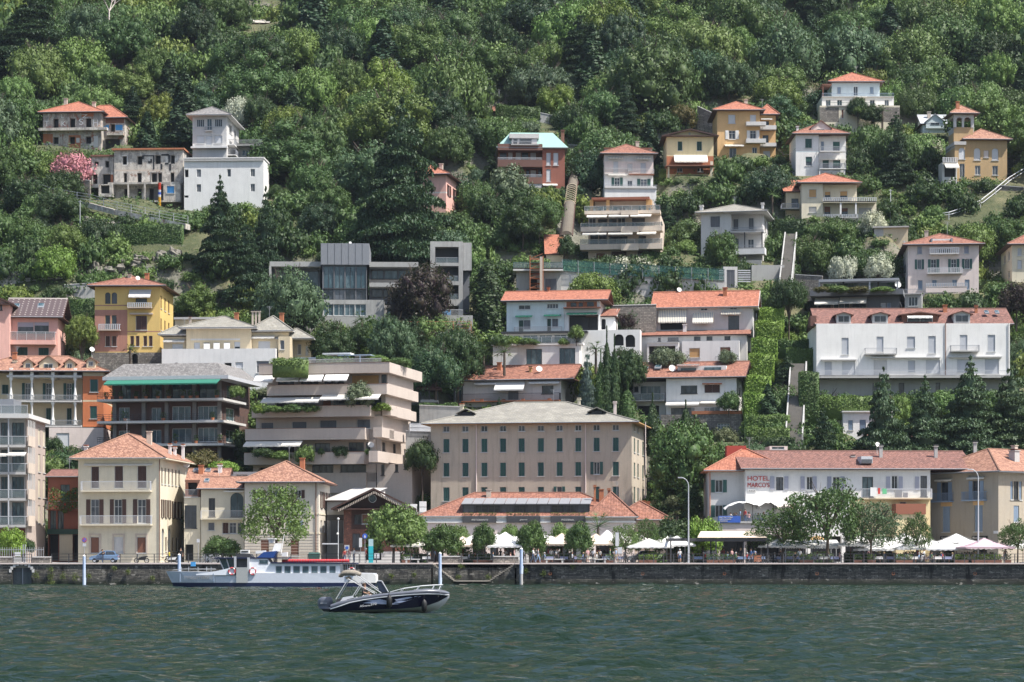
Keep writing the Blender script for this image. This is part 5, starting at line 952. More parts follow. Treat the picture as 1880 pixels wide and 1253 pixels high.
for i in range(16): u=xA0+.1+(xA1-xA0-.2)*i/15; g.box(u-.02,280.5,-1,u+.02,280.54,zc+r*.7*math.sqrt(max(0,1-((u-cx)/r)**2)))
g.box(cx-.06,280.45,-1,cx+.06,280.56,zc+r*.7); g.box(xA0,280.9,-2,xA1,281,zc,1); g.build('water_gate',['steel','green'],o)
st=empty('landing_stairs','double flight of stone stairs descending from the promenade to the lake between the mooring poles','stairs',(at(865,0,281).x,281.8,.3))
mb=MB(); L0=st.location; xl,xr=at(795,0,281).x,at(945,0,281).x; xm0,xm1=at(836,0,281).x,at(897,0,281).x; n=13
for i in range(n):
    z=2.56-(2.56-.55)*(i+1)/n
    for sg,xa,xb in((1,xl,xm0),(-1,xr,xm1)):
        u=xa+(xb-xa)*i/n; v=xa+(xb-xa)*(i+1)/n; u,v=sorted((u,v)); mb.box(u-L0.x,280.02-L0.y,-3,v-L0.x,283.5-L0.y,z-L0.z-.1,0); mb.box(u-L0.x-.03,279.98-L0.y,z-L0.z-.1,v-L0.x+.03,283.5-L0.y,z-L0.z,1)
mb.box(xm0-L0.x,280.02-L0.y,-3,xm1-L0.x,283.5-L0.y,.55-L0.z,0); mb.box(xm0-L0.x,279.5-L0.y,.43-L0.z,xm1-L0.x,280.4-L0.y,.553-L0.z,1); mb.box(xm0+.5-L0.x,279-L0.y,.05-L0.z,xm1-.3-L0.x,279.5-L0.y,.15-L0.z,1)
mb.build('flight',['qstone',plaster('step',(.30,.27,.23),.3)],st)
for x in(430,560,1010,1180,1330,1500,1640,1790):
    p=at(x,1052,279.9); r_=empty('mooring_ring','rusty iron mooring ring hanging on the face of the quay wall','mooring ring',(p.x,279.9,p.z),0,'mooring rings of the quay wall'); mb=MB(); n=12; mb.tube([(.16*math.cos(2*math.pi*i/n),-.06,.16*math.sin(2*math.pi*i/n)-.1) for i in range(n+1)],.025,5); mb.build('ring',['rust'],r_); mb=MB(); mb.cyl((0,-.1,.06),(0,.15,.06),.03,.03,5); mb.build('bolt',['dark'],r_)
# algae line is part of the stone: lighter weeds growing from joints
def weed(x,y,Y,label,r=.35,n=160,col=(.12,.16,.04)):
    c=at(x,y,Y); c.y=Y; o=MB()
    for i in range(n):
        p=Vector((random.gauss(0,r*.5),-abs(random.gauss(0,r*.3)),random.gauss(0,r*.5))); s_=.07
        o.poly([p+Vector((random.uniform(-s_,s_),random.uniform(-s_,s_),random.uniform(-s_,s_))) for _ in range(4)])
    k=o.build('wall_weed',['leaf'],loc=c); k.color=(*col,1); tag(k,label,'weed',group='weeds in the joints of the quay wall')
WL='tuft of green weed growing out of a joint in the dark stone quay wall'
for x,y in((93,1046),(93,1058),(94,1070),(66,1057),(116,1058),(138,1059),(210,1044),(235,1050),(280,1062),(163,1058),(718,1058),(760,1056),(846,1040),(842,1060),(896,1060),(1052,1039),(998,1053),(965,1048)): weed(x,y,279.8 if not 795<x<945 else 283.3,WL,.4 if x<150 else .3)
# water
kk=[]
for i in range(60):
    lam=.48*math.exp(random.random()*2.3); th=random.gauss(math.radians(82),.55); kk.append((2*math.pi/lam*math.cos(th),2*math.pi/lam*math.sin(th),.0092*lam**.8,random.uniform(0,6.28)))
def wz(X,Y):
    z=np.zeros_like(X)
    for a,b_,A,p in kk: z+=A*np.sin(a*X+b_*Y+p)
    g=.55+.9*vnoise(X,Y,22,9)*vnoise(X,Y*1.0,60,11)*1.6
    return z*g
m,nt,pb,o_=nodes('water'); geo=N(nt,'NewGeometry'); mp=N(nt,'Mapping'); mp.inputs['Scale'].default_value=(.7,1,1); nt.links.new(geo.outputs['Position'],mp.inputs[0])
n1=noise(nt,mp.outputs[0],2.6,4,.6); n2=noise(nt,geo.outputs['Position'],.03,4)
nt.links.new(mixc(nt,n2,(.007,.017,.009),(.013,.026,.015)),pb.inputs['Base Color']); pb.inputs['Roughness'].default_value=.035; pb.inputs['IOR'].default_value=1.33; pb.inputs['Specular IOR Level'].default_value=.17; bump(nt,pb,n1,.8,.22); MATS['water']=m
o=ob('lake_water',grid_mesh('lake_water',np.arange(-72,72.1,.34),np.concatenate([np.arange(50,120,.17),np.arange(120,281,.24)]),wz,'water'),kind='structure')
mb=MB(); mb.box(xA0-1,281.2,-3,xA1+1,281.4,2.3); mb.build('tunnel_dark',['black'],o2:=bpy.data.objects['quay_wall'])  # black sheet added to stand for the dark inside the boat arch
mb=MB(); mb.box(-400,-300,-.25,400,50.2,-.2); mb.box(-400,50.2,-.25,-71.9,281,-.2); mb.box(71.9,50.2,-.25,400,281,-.2); o=mb.build('outer_lake_water',['water']); o['kind']='structure'
# lane with green mesh fence, hillside stairs, ramp
def ribbon(name,pts,w_,th,mat,label,cat,rail=None,kind=None):
    """pts: (px,py,Y) centre line laid at real depths"""
    P=[at(*p) for p in pts]; mb=MB()
    for a,b_ in zip(P[:-1],P[1:]):
        t=(b_-a); t.z=0; t.normalize(); s_=Vector((-t.y,t.x,0))*w_/2; dz=Vector((0,0,-th))
        mb.hexa([a-s_+dz,b_-s_+dz,b_+s_+dz,a+s_+dz,a-s_,b_-s_,b_+s_,a+s_])
    o=mb.build(name,[mat]); 
    if kind: o['kind']=kind
    else: tag(o,label,cat)
    return o
def netm(c):
    n='net_'+str(c)
    if n in MATS: return MATS[n]
    m,nt,b,o=nodes(n); b.inputs['Base Color'].default_value=(*mul(WALL.get(c,(.3,.3,.3)),1.6),1); t=N(nt,'BsdfTransparent'); x=N(nt,'MixShader'); x.inputs[0].default_value=.42; nt.links.new(t.outputs[0],x.inputs[1]); nt.links.new(b.outputs[0],x.inputs[2]); nt.links.new(x.outputs[0],o.inputs[0]); MATS[n]=m; return m
def fence(pts,h,label,post='steel',panel='bgreen',sp=2.5,group=None,cat='fence',pan=True):
    P=[at(*p) for p in pts]; r=empty('fence',label,cat,P[0],group=group); mb=MB(); g=MB()
    for a,b_ in zip(P[:-1],P[1:]):
        L=(b_-a).length; n=max(1,int(L/sp))
        for i in range(n+1):
            p=a+(b_-a)*i/n-P[0]; mb.cyl(p-Vector((0,0,.4)),p+Vector((0,0,h)),.05,.05,5)
        a2,b2=a-P[0],b_-P[0]
        for k in(0,.5,1): g.cyl(a2+Vector((0,0,h*k*.97+.03)),b2+Vector((0,0,h*k*.97+.03)),.035,.035,4,0,False)
    mb.build('post',[post],r); g.build('rail',[panel],r)
    if pan:
        q=MB()
        for a,b_ in zip(P[:-1],P[1:]): a2,b2=a-P[0],b_-P[0]; up=Vector((0,0,h)); e_=Vector((0,.02,0)); q.hexa([a2,b2,b2+e_,a2+e_,a2+up,b2+up,b2+e_+up,a2+e_+up])
        q.build('mesh_panel',[netm(panel)],r)
    return r
wallc=MATS['conc2'] if 'conc2' in MATS else 'concrete'
def hwall(x0,y0,Y0,x1,y1,Y1,hpx,mat,label,th=.5,deep=2.5):
    a=at(x0,y0,Y0); b_=at(x1,y1,Y1); h0=hpx*Y0/F; t=(b_-a); t.z=0; t.normalize(); s_=Vector((-t.y,t.x,0))*th; mb=MB(); dz=Vector((0,0,-h0-deep)); o0=a.copy()
    mb.hexa([a-o0+dz,b_-o0+dz,b_-o0+s_+dz,a-o0+s_+dz,a-o0,b_-o0,b_-o0+s_,a-o0+s_]); up=Vector((0,0,.12)); e=s_*.15
    mb.hexa([a-o0-e,b_-o0-e,b_-o0+s_+e,a-o0+s_+e,a-o0-e+up,b_-o0-e+up,b_-o0+s_+e+up,a-o0+s_+e+up],1)
    k=mb.build('retaining_wall',[mat,'lgrey'],loc=o0); tag(k,label,'wall'); L=t.length; PADS_W.append((a,b_,h0)); return k
PADS_W=[]
hwall(1030,498,393,1330,516,391,12,'lgrey','long pale wall of the lane running below the hedge and above the orange roofs')
fence([(1032,498,392.5),(1120,505,392),(1330,516,390.5)],1.9,'green mesh fence on top of the lane wall above the orange roofed houses')
hwall(1122,562,372,1205,560,372,42,'stone','rough stone retaining wall behind the arched white staircase')
hwall(118,524,390,180,520,390,26,'conc2','grey garden wall above the creeper left of the golden palazzo')
hwall(0,512,392,115,512,392,6,'conc2','low grey road wall at the left under the rocks'); fence([(0,511,391.8),(115,510,391.8)],1.0,'dark railing along the road wall at the left under the rocks',panel='dark',post='dark')
hwall(60,345,423,120,362,418,10,'conc2','sloping footpath wall under the pink oleander'); hwall(120,330,424,165,332,423,38,'stone','stone garden wall under the pink oleander')
fence([(48,340,422),(95,357,418),(165,368,414),(215,382,411),(345,408,406)],1.0,'pale handrail along the footpath descending below the ruins',panel='blind',post='blind',pan=False)
ribbon('footpath',[(48,346,422),(95,362,418),(165,373,414),(215,386,411),(345,412,406)],1.6,.9,'ruin2','','',kind='structure')
hwall(478,290,440,535,298,440,24,'conc2','grey retaining wall right of the white tower villa'); fence([(478,288,439.8),(560,296,439.8)],1.0,'grey balustrade on the wall right of the white tower villa',panel='blind')
hwall(992,208,465,1022,214,465,30,'conc2','pale retaining wall in the wood above the copper roof'); hwall(1280,196,462,1312,210,460,40,'stone','stone terrace wall left of the apricot house')
hwall(1010,265,452,1105,270,450,4,'stone','low terrace wall above the lilac house')
hwall(1460,505,392,1510,508,391,18,'stone','stone wall right of the long hill stair'); 
hwall(640,612,372,830,612,371,5,'conc2','low pale terrace wall under the purple tree'); fence([(700,603,372),(865,603,372)],1.0,'rusty rail fence below the concrete villa',panel='rust',post='rust',pan=False)
hwall(770,745,342,845,748,341,22,'conc2','garden wall with balustrade below the little red pavilion'); hwall(745,792,334,800,794,334,30,'conc2','grey retaining wall left of the huge slate roofed block'); fence([(752,792,333.8),(800,793,333.8)],1.1,'pale railing left of the huge slate roofed block',panel='blind')
hwall(1500,745,347,1560,748,347,6,'concrete','low wall under the garden hedge left of the outbuilding')
hwall(1150,130,495,1205,135,494,8,'stone','upper terrace wall in the clearing'); hwall(1148,150,488,1200,154,487,8,'stone','lower terrace wall in the clearing')
hwall(1700,330,434,1880,345,430,3,'stone','thin vineyard terrace wall right of the ochre villa')
# long straight stair at right with hedges
plaster('stairstone',(.20,.185,.165),.3)
def stair(pts,w_,label,mat='stairstone',n=40):
    P=[at(*p) for p in pts]; r=empty('hill_stair',label,'stairs',P[0]); mb=MB(); sd=MB()
    for a,b_ in zip(P[:-1],P[1:]):
        for i in range(n):
            p=a+(b_-a)*i/n-P[0]; q=a+(b_-a)*(i+1)/n-P[0]; x=(p.x+q.x)/2; y0,y1=sorted((p.y,q.y)); mb.box(x-w_/2,y0,min(p.z,q.z)-2.5,x+w_/2,y1+.01,max(p.z,q.z))
        for sg in(-1,1):
            s_=Vector((sg*(w_/2+.15),0,0)); up=Vector((0,0,.35)); dn=Vector((0,0,-2)); e=Vector((.1,0,0)); a2,b2=a-P[0]+s_,b_-P[0]+s_
            sd.hexa([a2-e+dn,b2-e+dn,b2+e+dn,a2+e+dn,a2-e+up,b2-e+up,b2+e+up,a2+e+up])
    mb.build('steps',[mat],r); sd.build('side_wall',['conc2'],r)
stair([(1458,800,338),(1463,720,349),(1466,668,358)],2.0,'long straight stair climbing between clipped hedges right of centre')
stair([(1442,520,392),(1452,430,409)],1.6,'steep narrow stair beside the pale grey villa')
# covered ramp (old funicular trench) above the orange tiled roof
r=empty('covered_ramp','brown barrel covered incline running up the slope left of the terraced block','incline',at(1043,440,409)); L0=Vector(r.location)
pts=[(1040,432,410),(1046,375,421),(1050,345,428),(1058,312,436)]; ws=[.95,.85,.78,.78]
rings=[]
for p,w_ in zip(pts,ws):
    c=at(*p)-L0; rings.append([c+Vector((w_*math.cos(t),0,w_*.75*math.sin(t))) for t in [math.pi*i/8 for i in range(9)]])
mb=MB(); mb.loft([rings[0],rings[1]]); mb.loft([rings[2],rings[3]]); mb.build('barrel_cover',[plaster('rampc',(.14,.12,.095),.3)],r); q=MB()
for i in range(9):
    f=i/8; c=(at(*pts[1])*(1-f)+at(*pts[2])*f)-L0; q.tube([c+Vector((.92*math.cos(t),0,.7*math.sin(t))) for t in [math.pi*k/6 for k in range(7)]],.06,5)
q.build('hoop',['sand'],r); q=MB()
for sg in(-1,1): q.tube([at(*p)-L0+Vector((sg*w_*1.05,0,-.1)) for p,w_ in zip(pts,ws)],.12,5)
q.build('side_beam',['brown'],r)
b=B('shed','small shed with vivid orange pantile roof at the foot of the covered incline','shed',1003,1034,466,480,402,a=0,d=9,pad=False); b.vol(1003,1034,468,485,m='sand'); b.roof('shed',467,431,ov=.3,m='tileo')
# scaffold tower
r=empty('scaffold_tower','rusty red scaffold stair tower in front of the concrete garage','scaffold',at(985,538,390)); mb=MB(); s_=390/F
for x in(-12,12):
    for y in(0,1.6): mb.cyl((x*s_,y,-.5),(x*s_,y,68*s_),.06,.06,5)
for i in range(8):
    z=i*9*s_; mb.cyl((-12*s_,0,z),(12*s_,0,z),.05,.05,4); mb.cyl((-12*s_,1.6,z),(12*s_,1.6,z),.05,.05,4); mb.cyl((-12*s_,0,z),(12*s_,0,z+9*s_) if i%2 else (12*s_,0,z),.05,.05,4); mb.box(-11*s_,.1,z,11*s_,1.5,z+.04)
mb.build('frame',['rust'],r); mb=MB(); mb.box(6*s_,-.3,-.5,11*s_,-.1,66*s_); mb.build('hoist_mast',['beige'],r)

mb=MB(); mb.box(-260,-60,-2,260,820,300); m=bpy.data.materials.new('haze'); m.use_nodes=True; nt=m.node_tree; nt.nodes.clear(); o_=nt.nodes.new('ShaderNodeOutputMaterial'); v=nt.nodes.new('ShaderNodeVolumePrincipled'); v.inputs['Density'].default_value=.000045; v.inputs['Color'].default_value=(.72,.84,1,1); v.inputs['Anisotropy'].default_value=.17; nt.links.new(v.outputs[0],o_.inputs['Volume']); MATS['haze']=m
o=mb.build('haze',[m]); o['kind']='stuff'; o['label']='thin summer haze over the lake shore and hillside'; o['category']='haze'
# =============================================== VEGETATION
def leaf_quads(P,Nn,size,rg,tilt=.68,asp=1.0):
    n=len(P); nn=Nn+rg.normal(0,tilt,(n,3)); nn/=np.linalg.norm(nn,axis=1,keepdims=True)+1e-9
    r=rg.normal(0,1,(n,3)); t=np.cross(nn,r); t/=np.linalg.norm(t,axis=1,keepdims=True)+1e-9; b=np.cross(nn,t)
    s=(size*rg.uniform(.6,1.35,(n,1))); t=t*s; b=b*s*asp
    V=np.stack([P-t*.9,P-b*.6+nn*s*.1,P+t,P+b*.6+nn*s*.1],1).reshape(-1,3); Q=np.arange(4*n).reshape(n,4); return V,Q
def ico(c,r,rg,j=.15):
    n=7; m_=6; v=[]; 
    for a in range(1,m_):
        th=math.pi*a/m_
        for b in range(n): ph=2*math.pi*b/n; v.append((math.sin(th)*math.cos(ph),math.sin(th)*math.sin(ph),math.cos(th)))
    v=np.array(v)*np.array(r)*rg.uniform(1-j,1+j,(len(v),1))+np.array(c); q=[]
    for a in range(m_-2):
        for b in range(n): b2=(b+1)%n; q.append((a*n+b,a*n+b2,(a+1)*n+b2,(a+1)*n+b))
    return v,np.array(q)
def crown(seed,R=1.0,H=1.0,nl=34,lr=.34,nq=3600,leaf=.06,flatb=.3,dome=1.0,core=.60,sparse=0):
    """broadleaf crown about the unit: lumps of leaves spread over an uneven ellipsoid, base at z=0"""
    rg=np.random.default_rng(seed); V=[];Q=[];off=0
    i=np.arange(nl)+.5; ph=i*2.39996+rg.uniform(0,6); zz=1-(1+flatb)*i/nl*1.0; zz=np.clip(zz,-flatb,1); rr=np.sqrt(np.clip(1-zz**2,0,1))
    sc=rg.uniform(.62,1.0,nl)
    Cc=np.stack([rr*np.cos(ph)*R*sc,rr*np.sin(ph)*R*sc,(zz*sc*dome+flatb)/(1+flatb)*H],1); L=lr*rg.uniform(.65,1.35,nl)
    k=rg.integers(2,max(3,nl//3)); Cc[:k,2]*=rg.uniform(.85,1.1)
    for c,l in zip(Cc,L):
        if core: 
            v,q=ico(c,(l*core,l*core,l*core*.8),rg,.25); V.append(v);Q.append(q+off);off+=len(v)
        n=int(nq/nl*(l/lr)**2); d=rg.normal(0,1,(n,3)); d[:,2]+=.25; d/=np.linalg.norm(d,axis=1,keepdims=True)
        P=c+d*l*rg.uniform(.7,1.12,(n,1))*np.array([1,1,.85]); v,q=leaf_quads(P,d,leaf,rg); V.append(v);Q.append(q+off);off+=len(v)
    if core: v,q=ico((0,0,H*.45),(R*.62,R*.62,H*.4),rg,.12); V.append(v);Q.append(q+off);off+=len(v)
    return np.concatenate(V),np.concatenate(Q)
def cedar(seed,tiers=13,leaf=.030,nq=9,droop=.12,top=.05,power=.8,ys=.10):
    """layered conifer: flat fans of foliage on drooping boughs; radius 1 at the foot, height 1"""
    rg=np.random.default_rng(seed); V=[];Q=[];off=0
    for t in range(tiers):
        f=t/(tiers-1); z0=.05+.91*f; r=(1-f)**power*.98+top; nb=max(4,int(6+7*(1-f)))
        for b in range(nb):
            a=rg.uniform(0,6.28); L=r*rg.uniform(.6,1.12); z=z0+rg.uniform(-.03,.03)*(1.2-f); m_=int(nq*(.7+48*L*L)); s=rg.uniform(.12,1,(m_,1))**.7; w_=(.44*L+.03)*np.sin(np.clip(s*2.6+.3,0,3.1))*rg.uniform(-1,1,(m_,1))
            x=s*L*math.cos(a)-w_*math.sin(a); y=s*L*math.sin(a)+w_*math.cos(a); zz=z+.03*np.sin(s*2.6)-droop*s**2.2*L*.45-.10*np.abs(w_)+rg.normal(0,.007,(m_,1))
            P=np.concatenate([x,y,zz*np.ones_like(x)],1); n_=np.tile([0,0,1.0],(m_,1)); v,q=leaf_quads(P,n_,leaf,rg,.40,.75)
            V.append(v);Q.append(q+off);off+=len(v)
    n=9; ring=[]
    for t in range(10):
        f=t/9; r=((1-f)**power*.46+.005)*(1 if t%2 else .7)
        ring.append([[r*math.cos(2*math.pi*i/n)*rg.uniform(.7,1.15),r*math.sin(2*math.pi*i/n)*rg.uniform(.7,1.15),.04+.9*f] for i in range(n)])
    v=np.array(ring).reshape(-1,3); q=np.array([(j*n+i,j*n+(i+1)%n,(j+1)*n+(i+1)%n,(j+1)*n+i) for j in range(9) for i in range(n)]); V.append(v);Q.append(q+off)
    return np.concatenate(V),np.concatenate(Q)
def column_crown(seed,nq=2600,leaf=.07,prof=None):
    rg=np.random.default_rng(seed); z=rg.uniform(0,1,nq); a=rg.uniform(0,6.28,nq); pr=prof or (lambda z: np.clip(np.sin(np.clip(z*1.05+.12,0,1)*math.pi)**.55,0.05,1)*(1-.35*z)); r=pr(z)*(1+.16*np.sin(a*3+z*14)+.1*np.sin(a*5-z*23))*rg.uniform(.75,1.05,nq)
    P=np.stack([r*np.cos(a),r*np.sin(a),z*6],1); n_=np.stack([np.cos(a),np.sin(a),.6*np.ones(nq)],1); V,Q=leaf_quads(P,n_,leaf*1.4,rg,.5,1.3)
    n=8; zs=np.linspace(0.02,.97,9); v=np.array([[pr(np.array([t]))[0]*.72*math.cos(2*math.pi*i/n),pr(np.array([t]))[0]*.72*math.sin(2*math.pi*i/n),t*6] for t in zs for i in range(n)]); q=np.array([(j*n+i,j*n+(i+1)%n,(j+1)*n+(i+1)%n,(j+1)*n+i) for j in range(8) for i in range(n)])
    return np.concatenate([V,v]),np.concatenate([Q,q+len(V)])
BR=[np_mesh('broadleaf_crown',*crown(10+i,1,[.95,1.15,.8,1.4,1.0,1.2,.9,1.1][i],[30,24,46,30,20,38,60,26][i],[.36,.40,.27,.33,.44,.30,.22,.42][i],[8200,7200,8500,8200,6200,8600,9000,7400][i],[.038,.044,.034,.038,.050,.036,.031,.042][i],[.3,.2,.4,.5,.3,.1,.3,.4][i]),'leaf') for i in range(8)]
SH=[np_mesh('shrub_crown',*crown(30+i,1,[.8,1.0,.65,1.1][i],18,.40,3000,.058),'leaf') for i in range(4)]
CED=[np_mesh('cedar_crown',*cedar(50+i,[15,17,14][i],.030,15,.16,.004,[.72,.85,.66][i]),'needle') for i in range(3)]
BIGC=np_mesh('great_cedar_crown',*cedar(60,18,.023,22,.2,.02,.75),'needle')
COL=[np_mesh('cypress_crown',*column_crown(70+i),'leaf') for i in range(2)]
CON=[np_mesh('conifer_crown',*column_crown(75+i,3000,.08,lambda z:(1-z)**.75*.98+.03),'needle') for i in range(2)]
QT=[np_mesh('quay_tree_crown',*crown(80+i,1,1.15,22,.40,4200,.062,.25),'leaf') for i in range(3)]
SP=[np_mesh('spreading_crown',*crown(90+i,1,1.25,60,.19,5200,.036,.15,1,0),'leaf') for i in range(3)]
def trunk_mesh(seed,h=1.0,limbs=7,r=.05,spread=.6,start=.45,reach=.55):
    rg=random.Random(seed); mb=MB(); p=Vector((0,0,-.12)); q=Vector((rg.uniform(-.03,.03),rg.uniform(-.03,.03),h*start)); mb.cyl(p,q,r*1.3,r,8)
    top=Vector((rg.uniform(-.08,.08),rg.uniform(-.08,.08),h*.8)); mb.cyl(q,top,r,r*.35,7)
    for i in range(limbs):
        a=2*math.pi*i/limbs+rg.uniform(-.3,.3); f=rg.uniform(0,.5); s=q+(top-q)*f; e=s+Vector((math.cos(a)*spread*.5,math.sin(a)*spread*.5,reach*.55)); g=e+Vector((math.cos(a)*spread*.4,math.sin(a)*spread*.4,reach*.35))
        mb.cyl(s,e,r*.55,r*.33,6); mb.cyl(e,g,r*.33,r*.12,5)
        for sg in(-1,1): mb.cyl(e,e+Vector((math.cos(a+sg*.8)*spread*.35,math.sin(a+sg*.8)*spread*.35,reach*.35)),r*.25,r*.08,4)
    return mb.mesh('trunk',['bark'])
TR=[trunk_mesh(i) for i in range(3)]; TSP=[trunk_mesh(20+i,1,9,.045,.95,.25,.6) for i in range(2)]; TPOLE=trunk_mesh(40,1,0,.035,.3,.6,.3)
COLS=dict(dk=(.030,.060,.024),md=(.060,.110,.035),lt=(.112,.178,.050),lime=(.13,.20,.035),yel=(.125,.165,.036),blu=(.040,.085,.042),grey=(.11,.14,.085),pur=(.026,.011,.020),ced=(.024,.054,.030),cedg=(.066,.110,.062),spr=(.10,.15,.145),pink=(.50,.20,.24),whi=(.42,.44,.34),brn=(.09,.075,.03),bright=(.15,.25,.04))
def jit(c,a=.18,rg=random): 
    k=1+rg.uniform(-a,a); return (c[0]*k*(1+rg.uniform(-a,a)*.6),c[1]*k,c[2]*k*(1+rg.uniform(-a,a)*.6),1)
def plant(name,cat,label,P,r,h,cm,tm=None,col=(.05,.1,.02,1),th=.25,group=None,rot=None,unit=1.0,ry=None):
    """Empty at the foot > trunk, crown. cm unit crown: radius 1, height `unit`; th = fraction of h that is bare trunk"""
    e=empty(name,label,cat,P,0,group); c=ob('crown',cm,e); c.location=(0,0,h*th); c.scale=(r,ry or r,h*(1-th)/unit); c.rotation_euler[2]=random.uniform(0,6.28) if rot is None else rot; c.color=col
    if tm: t=ob('trunk',tm,e); t.scale=(r*.9,r*.9,h*.9)
    return e
def crown_h(me): return max(v.co.z for v in me.vertices)
UH={me.name:crown_h(me) for me in BR+SH+CED+[BIGC]+COL+CON+QT+SP}
MAN=[]
def tree(name,cat,label,x,yt,yb,w_,kind,col,Y=None,th=None,group=None,i=None,jt=.08):
    Y=Y or hit(x,yb); P=at(x,yb,Y); P.y=Y; r=w_/2*Y/F
    if Y>315 and name not in('balcony_shrub','terrace_shrub') and 'balcony' not in label and 'loggia' not in label and 'terrace of' not in label and 'terrace top' not in label: P.z=min(P.z,gz(P.x,Y)) if abs(P.z-gz(P.x,Y))<7 else P.z
    h=zpx(yt,Y)-P.z
    L=dict(b=BR,s=SH,c=CED,big=[BIGC],y=COL,f=CON,q=QT,sp=SP)[kind]; me=L[(i if i is not None else random.randrange(99))%len(L)]
    tm=dict(b=TR[0],c=TPOLE,big=TPOLE,f=TPOLE,y=TPOLE,q=TR[2],sp=TSP[int(x)%2]).get(kind); t0=dict(b=.16,q=.34,sp=.22,s=0,c=.02,big=.02,y=.03,f=.03)[kind]
    t0=t0 if th is None else th; lim_={'b':1.9,'s':1.7,'q':2.3,'sp':2.3}.get(kind)
    if lim_ and h*(1-t0)>r*lim_:
        if kind=='s' and Y<315 or name in('balcony_shrub','terrace_shrub'): P.z+=0
        t0=1-r*lim_/h; tm=tm or (TR[0] if t0>.12 else None)
    e=plant(name,cat,label,P,r,h,me,tm,jit(COLS[col],jt),t0,group,None,UH[me.name]); MAN.append((x-w_/2,yt,x+w_/2,yb,Y)); return e
# --- notable trees
tree('cedar','cedar','giant dark cedar with drooping tiers towering in front of the pink house',738,176,512,252,'big','ced',403)
tree('cedar','cedar','dark layered cedar at the top left corner of the wood',62,-30,142,200,'big','ced',492,i=0)
for x,yt,yb,w_,l in((404,318,500,118,'dark pointed conifer in front of the white terrace wing'),(488,338,505,104,'dark blue green conifer left of the concrete villa'),(452,400,540,96,'broad dark conifer below the white terrace wing')): tree('conifer','conifer',l,x,yt,yb,w_,'c','ced',yg(yb)-2)
for x,yt,yb,w_,c,l in((1622,672,838,140,'cedg','leftmost of the grey green cedars in front of the long white building'),(1698,686,838,150,'cedg','blue grey cedar second from the left below the long white building'),(1782,650,838,180,'cedg','tallest dark cedar below the long white building'),(1858,664,838,165,'cedg','cedar at the right edge below the long white building'),(1512,742,834,100,'ced','low dark pine right of the long stair'),(1740,760,842,110,'cedg','low cedar between the tall ones behind the hotel roof'),(1655,770,842,90,'ced','low dark cedar behind the hotel roof')): tree('cedar','cedar',l,x,yt,yb,w_,'c',c,330+random.uniform(-3,6))
for x,yt,yb,w_,k,c,Y,l in(
 (527,192,296,78,'b','yel',None,'yellow green round tree right of the white tower villa'),(773,480,604,100,'b','pur',376,'dark purple leaved tree in front of the concrete villa'),(530,486,612,112,'b','cedg',372,'wide grey green tree left of the zinc cube'),
 (896,448,612,74,'y','dk',380,'dense dark green egg shaped tree right of the concrete tower'),(1058,178,290,76,'b','dk',458,'tall dark round tree above the copper roofed house'),(1247,188,240,64,'b','brn',462,'bronze green round tree above the yellow gabled house'),
 (1322,420,486,54,'q','md',398,'clipped round tree in front of the pale grey villa'),(930,300,392,80,'s','grey',428,'silvery olive tree in front of the brick modernist house'),(880,330,410,60,'b','md',422,'round green tree right of the pink house'),(960,362,462,74,'b','dk',408,'left of two dark round trees in the meadow below the brick house'),(990,356,460,60,'b','md',409,'right of two dark round trees in the meadow below the brick house'),
 (1253,768,945,120,'b','md',318,'big glossy magnolia right of the huge slate roofed block'),(1265,872,952,52,'y','dk',312,'dark clipped conical tree left of the hotel'),(1645,205,300,90,'c','ced',452,'dark pine left of the small pale blue cottage'),(1600,190,232,36,'b','dk',460,'small dark tree in front of the pale blue villa'),(1575,176,225,36,'b','dk',461,'slim dark tree in front of the pale blue villa terrace'),
 (1415,516,600,40,'y','lt',378,'bright clipped column tree at the head of the long hedge'),(1448,505,640,60,'b','dk',376,'dark ivy covered tree beside the long hedge'),(1866,515,600,60,'b','pur',372,'dark purple tree at the right edge below the cream house'),(150,575,690,56,'b','yel',362,'yellow green tree left of the golden palazzo'),
 (440,175,270,60,'b','whi',452,'white flowering tree behind the white tower villa'),(480,170,272,60,'b','dk',450,'dark round tree behind the white tower villa'),(720,575,668,90,'b','cedg',362,'grey green tree below the zinc cube'),(610,588,660,80,'b','dk',364,'dark round tree above the roof garden'),(800,630,725,80,'b','blu',352,'blue green tree above the red pavilion'),(840,590,690,100,'b','dk',357,'dark leafy tree left of the palms'),(660,590,640,40,'b','dk',366,'small dark tree below the zinc cube'),
 (1040,430,482,30,'q','dk',401,'small dark tree left of the terraced block'),(660,698,745,50,'s','grey',326.5,'wispy grey green tree growing on the taupe block balcony'),(1225,635,672,60,'s','grey',358,'grey green olive bush in the loggia of the red tiled house'),(1338,716,762,40,'s','md',347,'round bush on the terrace of the white house'),(1150,575,600,26,'s','pur',368,'dark red maple above the arched staircase'),
 (775,800,930,60,'b','dk',327,'dark tree between the taupe block and the huge slate roofed block'),(372,822,862,58,'s','brn',322,'bronze leaved tree behind the cream palazzo roof'),(410,845,864,50,'s','bright',320,'bright green bush behind the orange roofs'),(100,800,850,30,'s','dk',334,'dark ivy clump below the loggia villa')):
    tree('tree','tree',l,x,yt,yb,w_,k,c,Y)
for x,yt,yb,w_,c,l in((1114,596,790,26,'dk','tallest narrow cypress right of the white loggia villa'),(1128,612,790,24,'dk','second narrow cypress right of the white loggia villa'),(1198,720,842,32,'dk','cypress left of the stone basement wall'),(1259,733,815,30,'dk','cypress in front of the stone basement wall'),(1152,700,800,40,'md','dark rounded cypress behind the slate roof'),(1103,640,780,24,'md','short cypress beside the blue spruce')): tree('cypress','cypress',l,x,yt,yb,w_,'y',c,343 if yb<835 else 336)
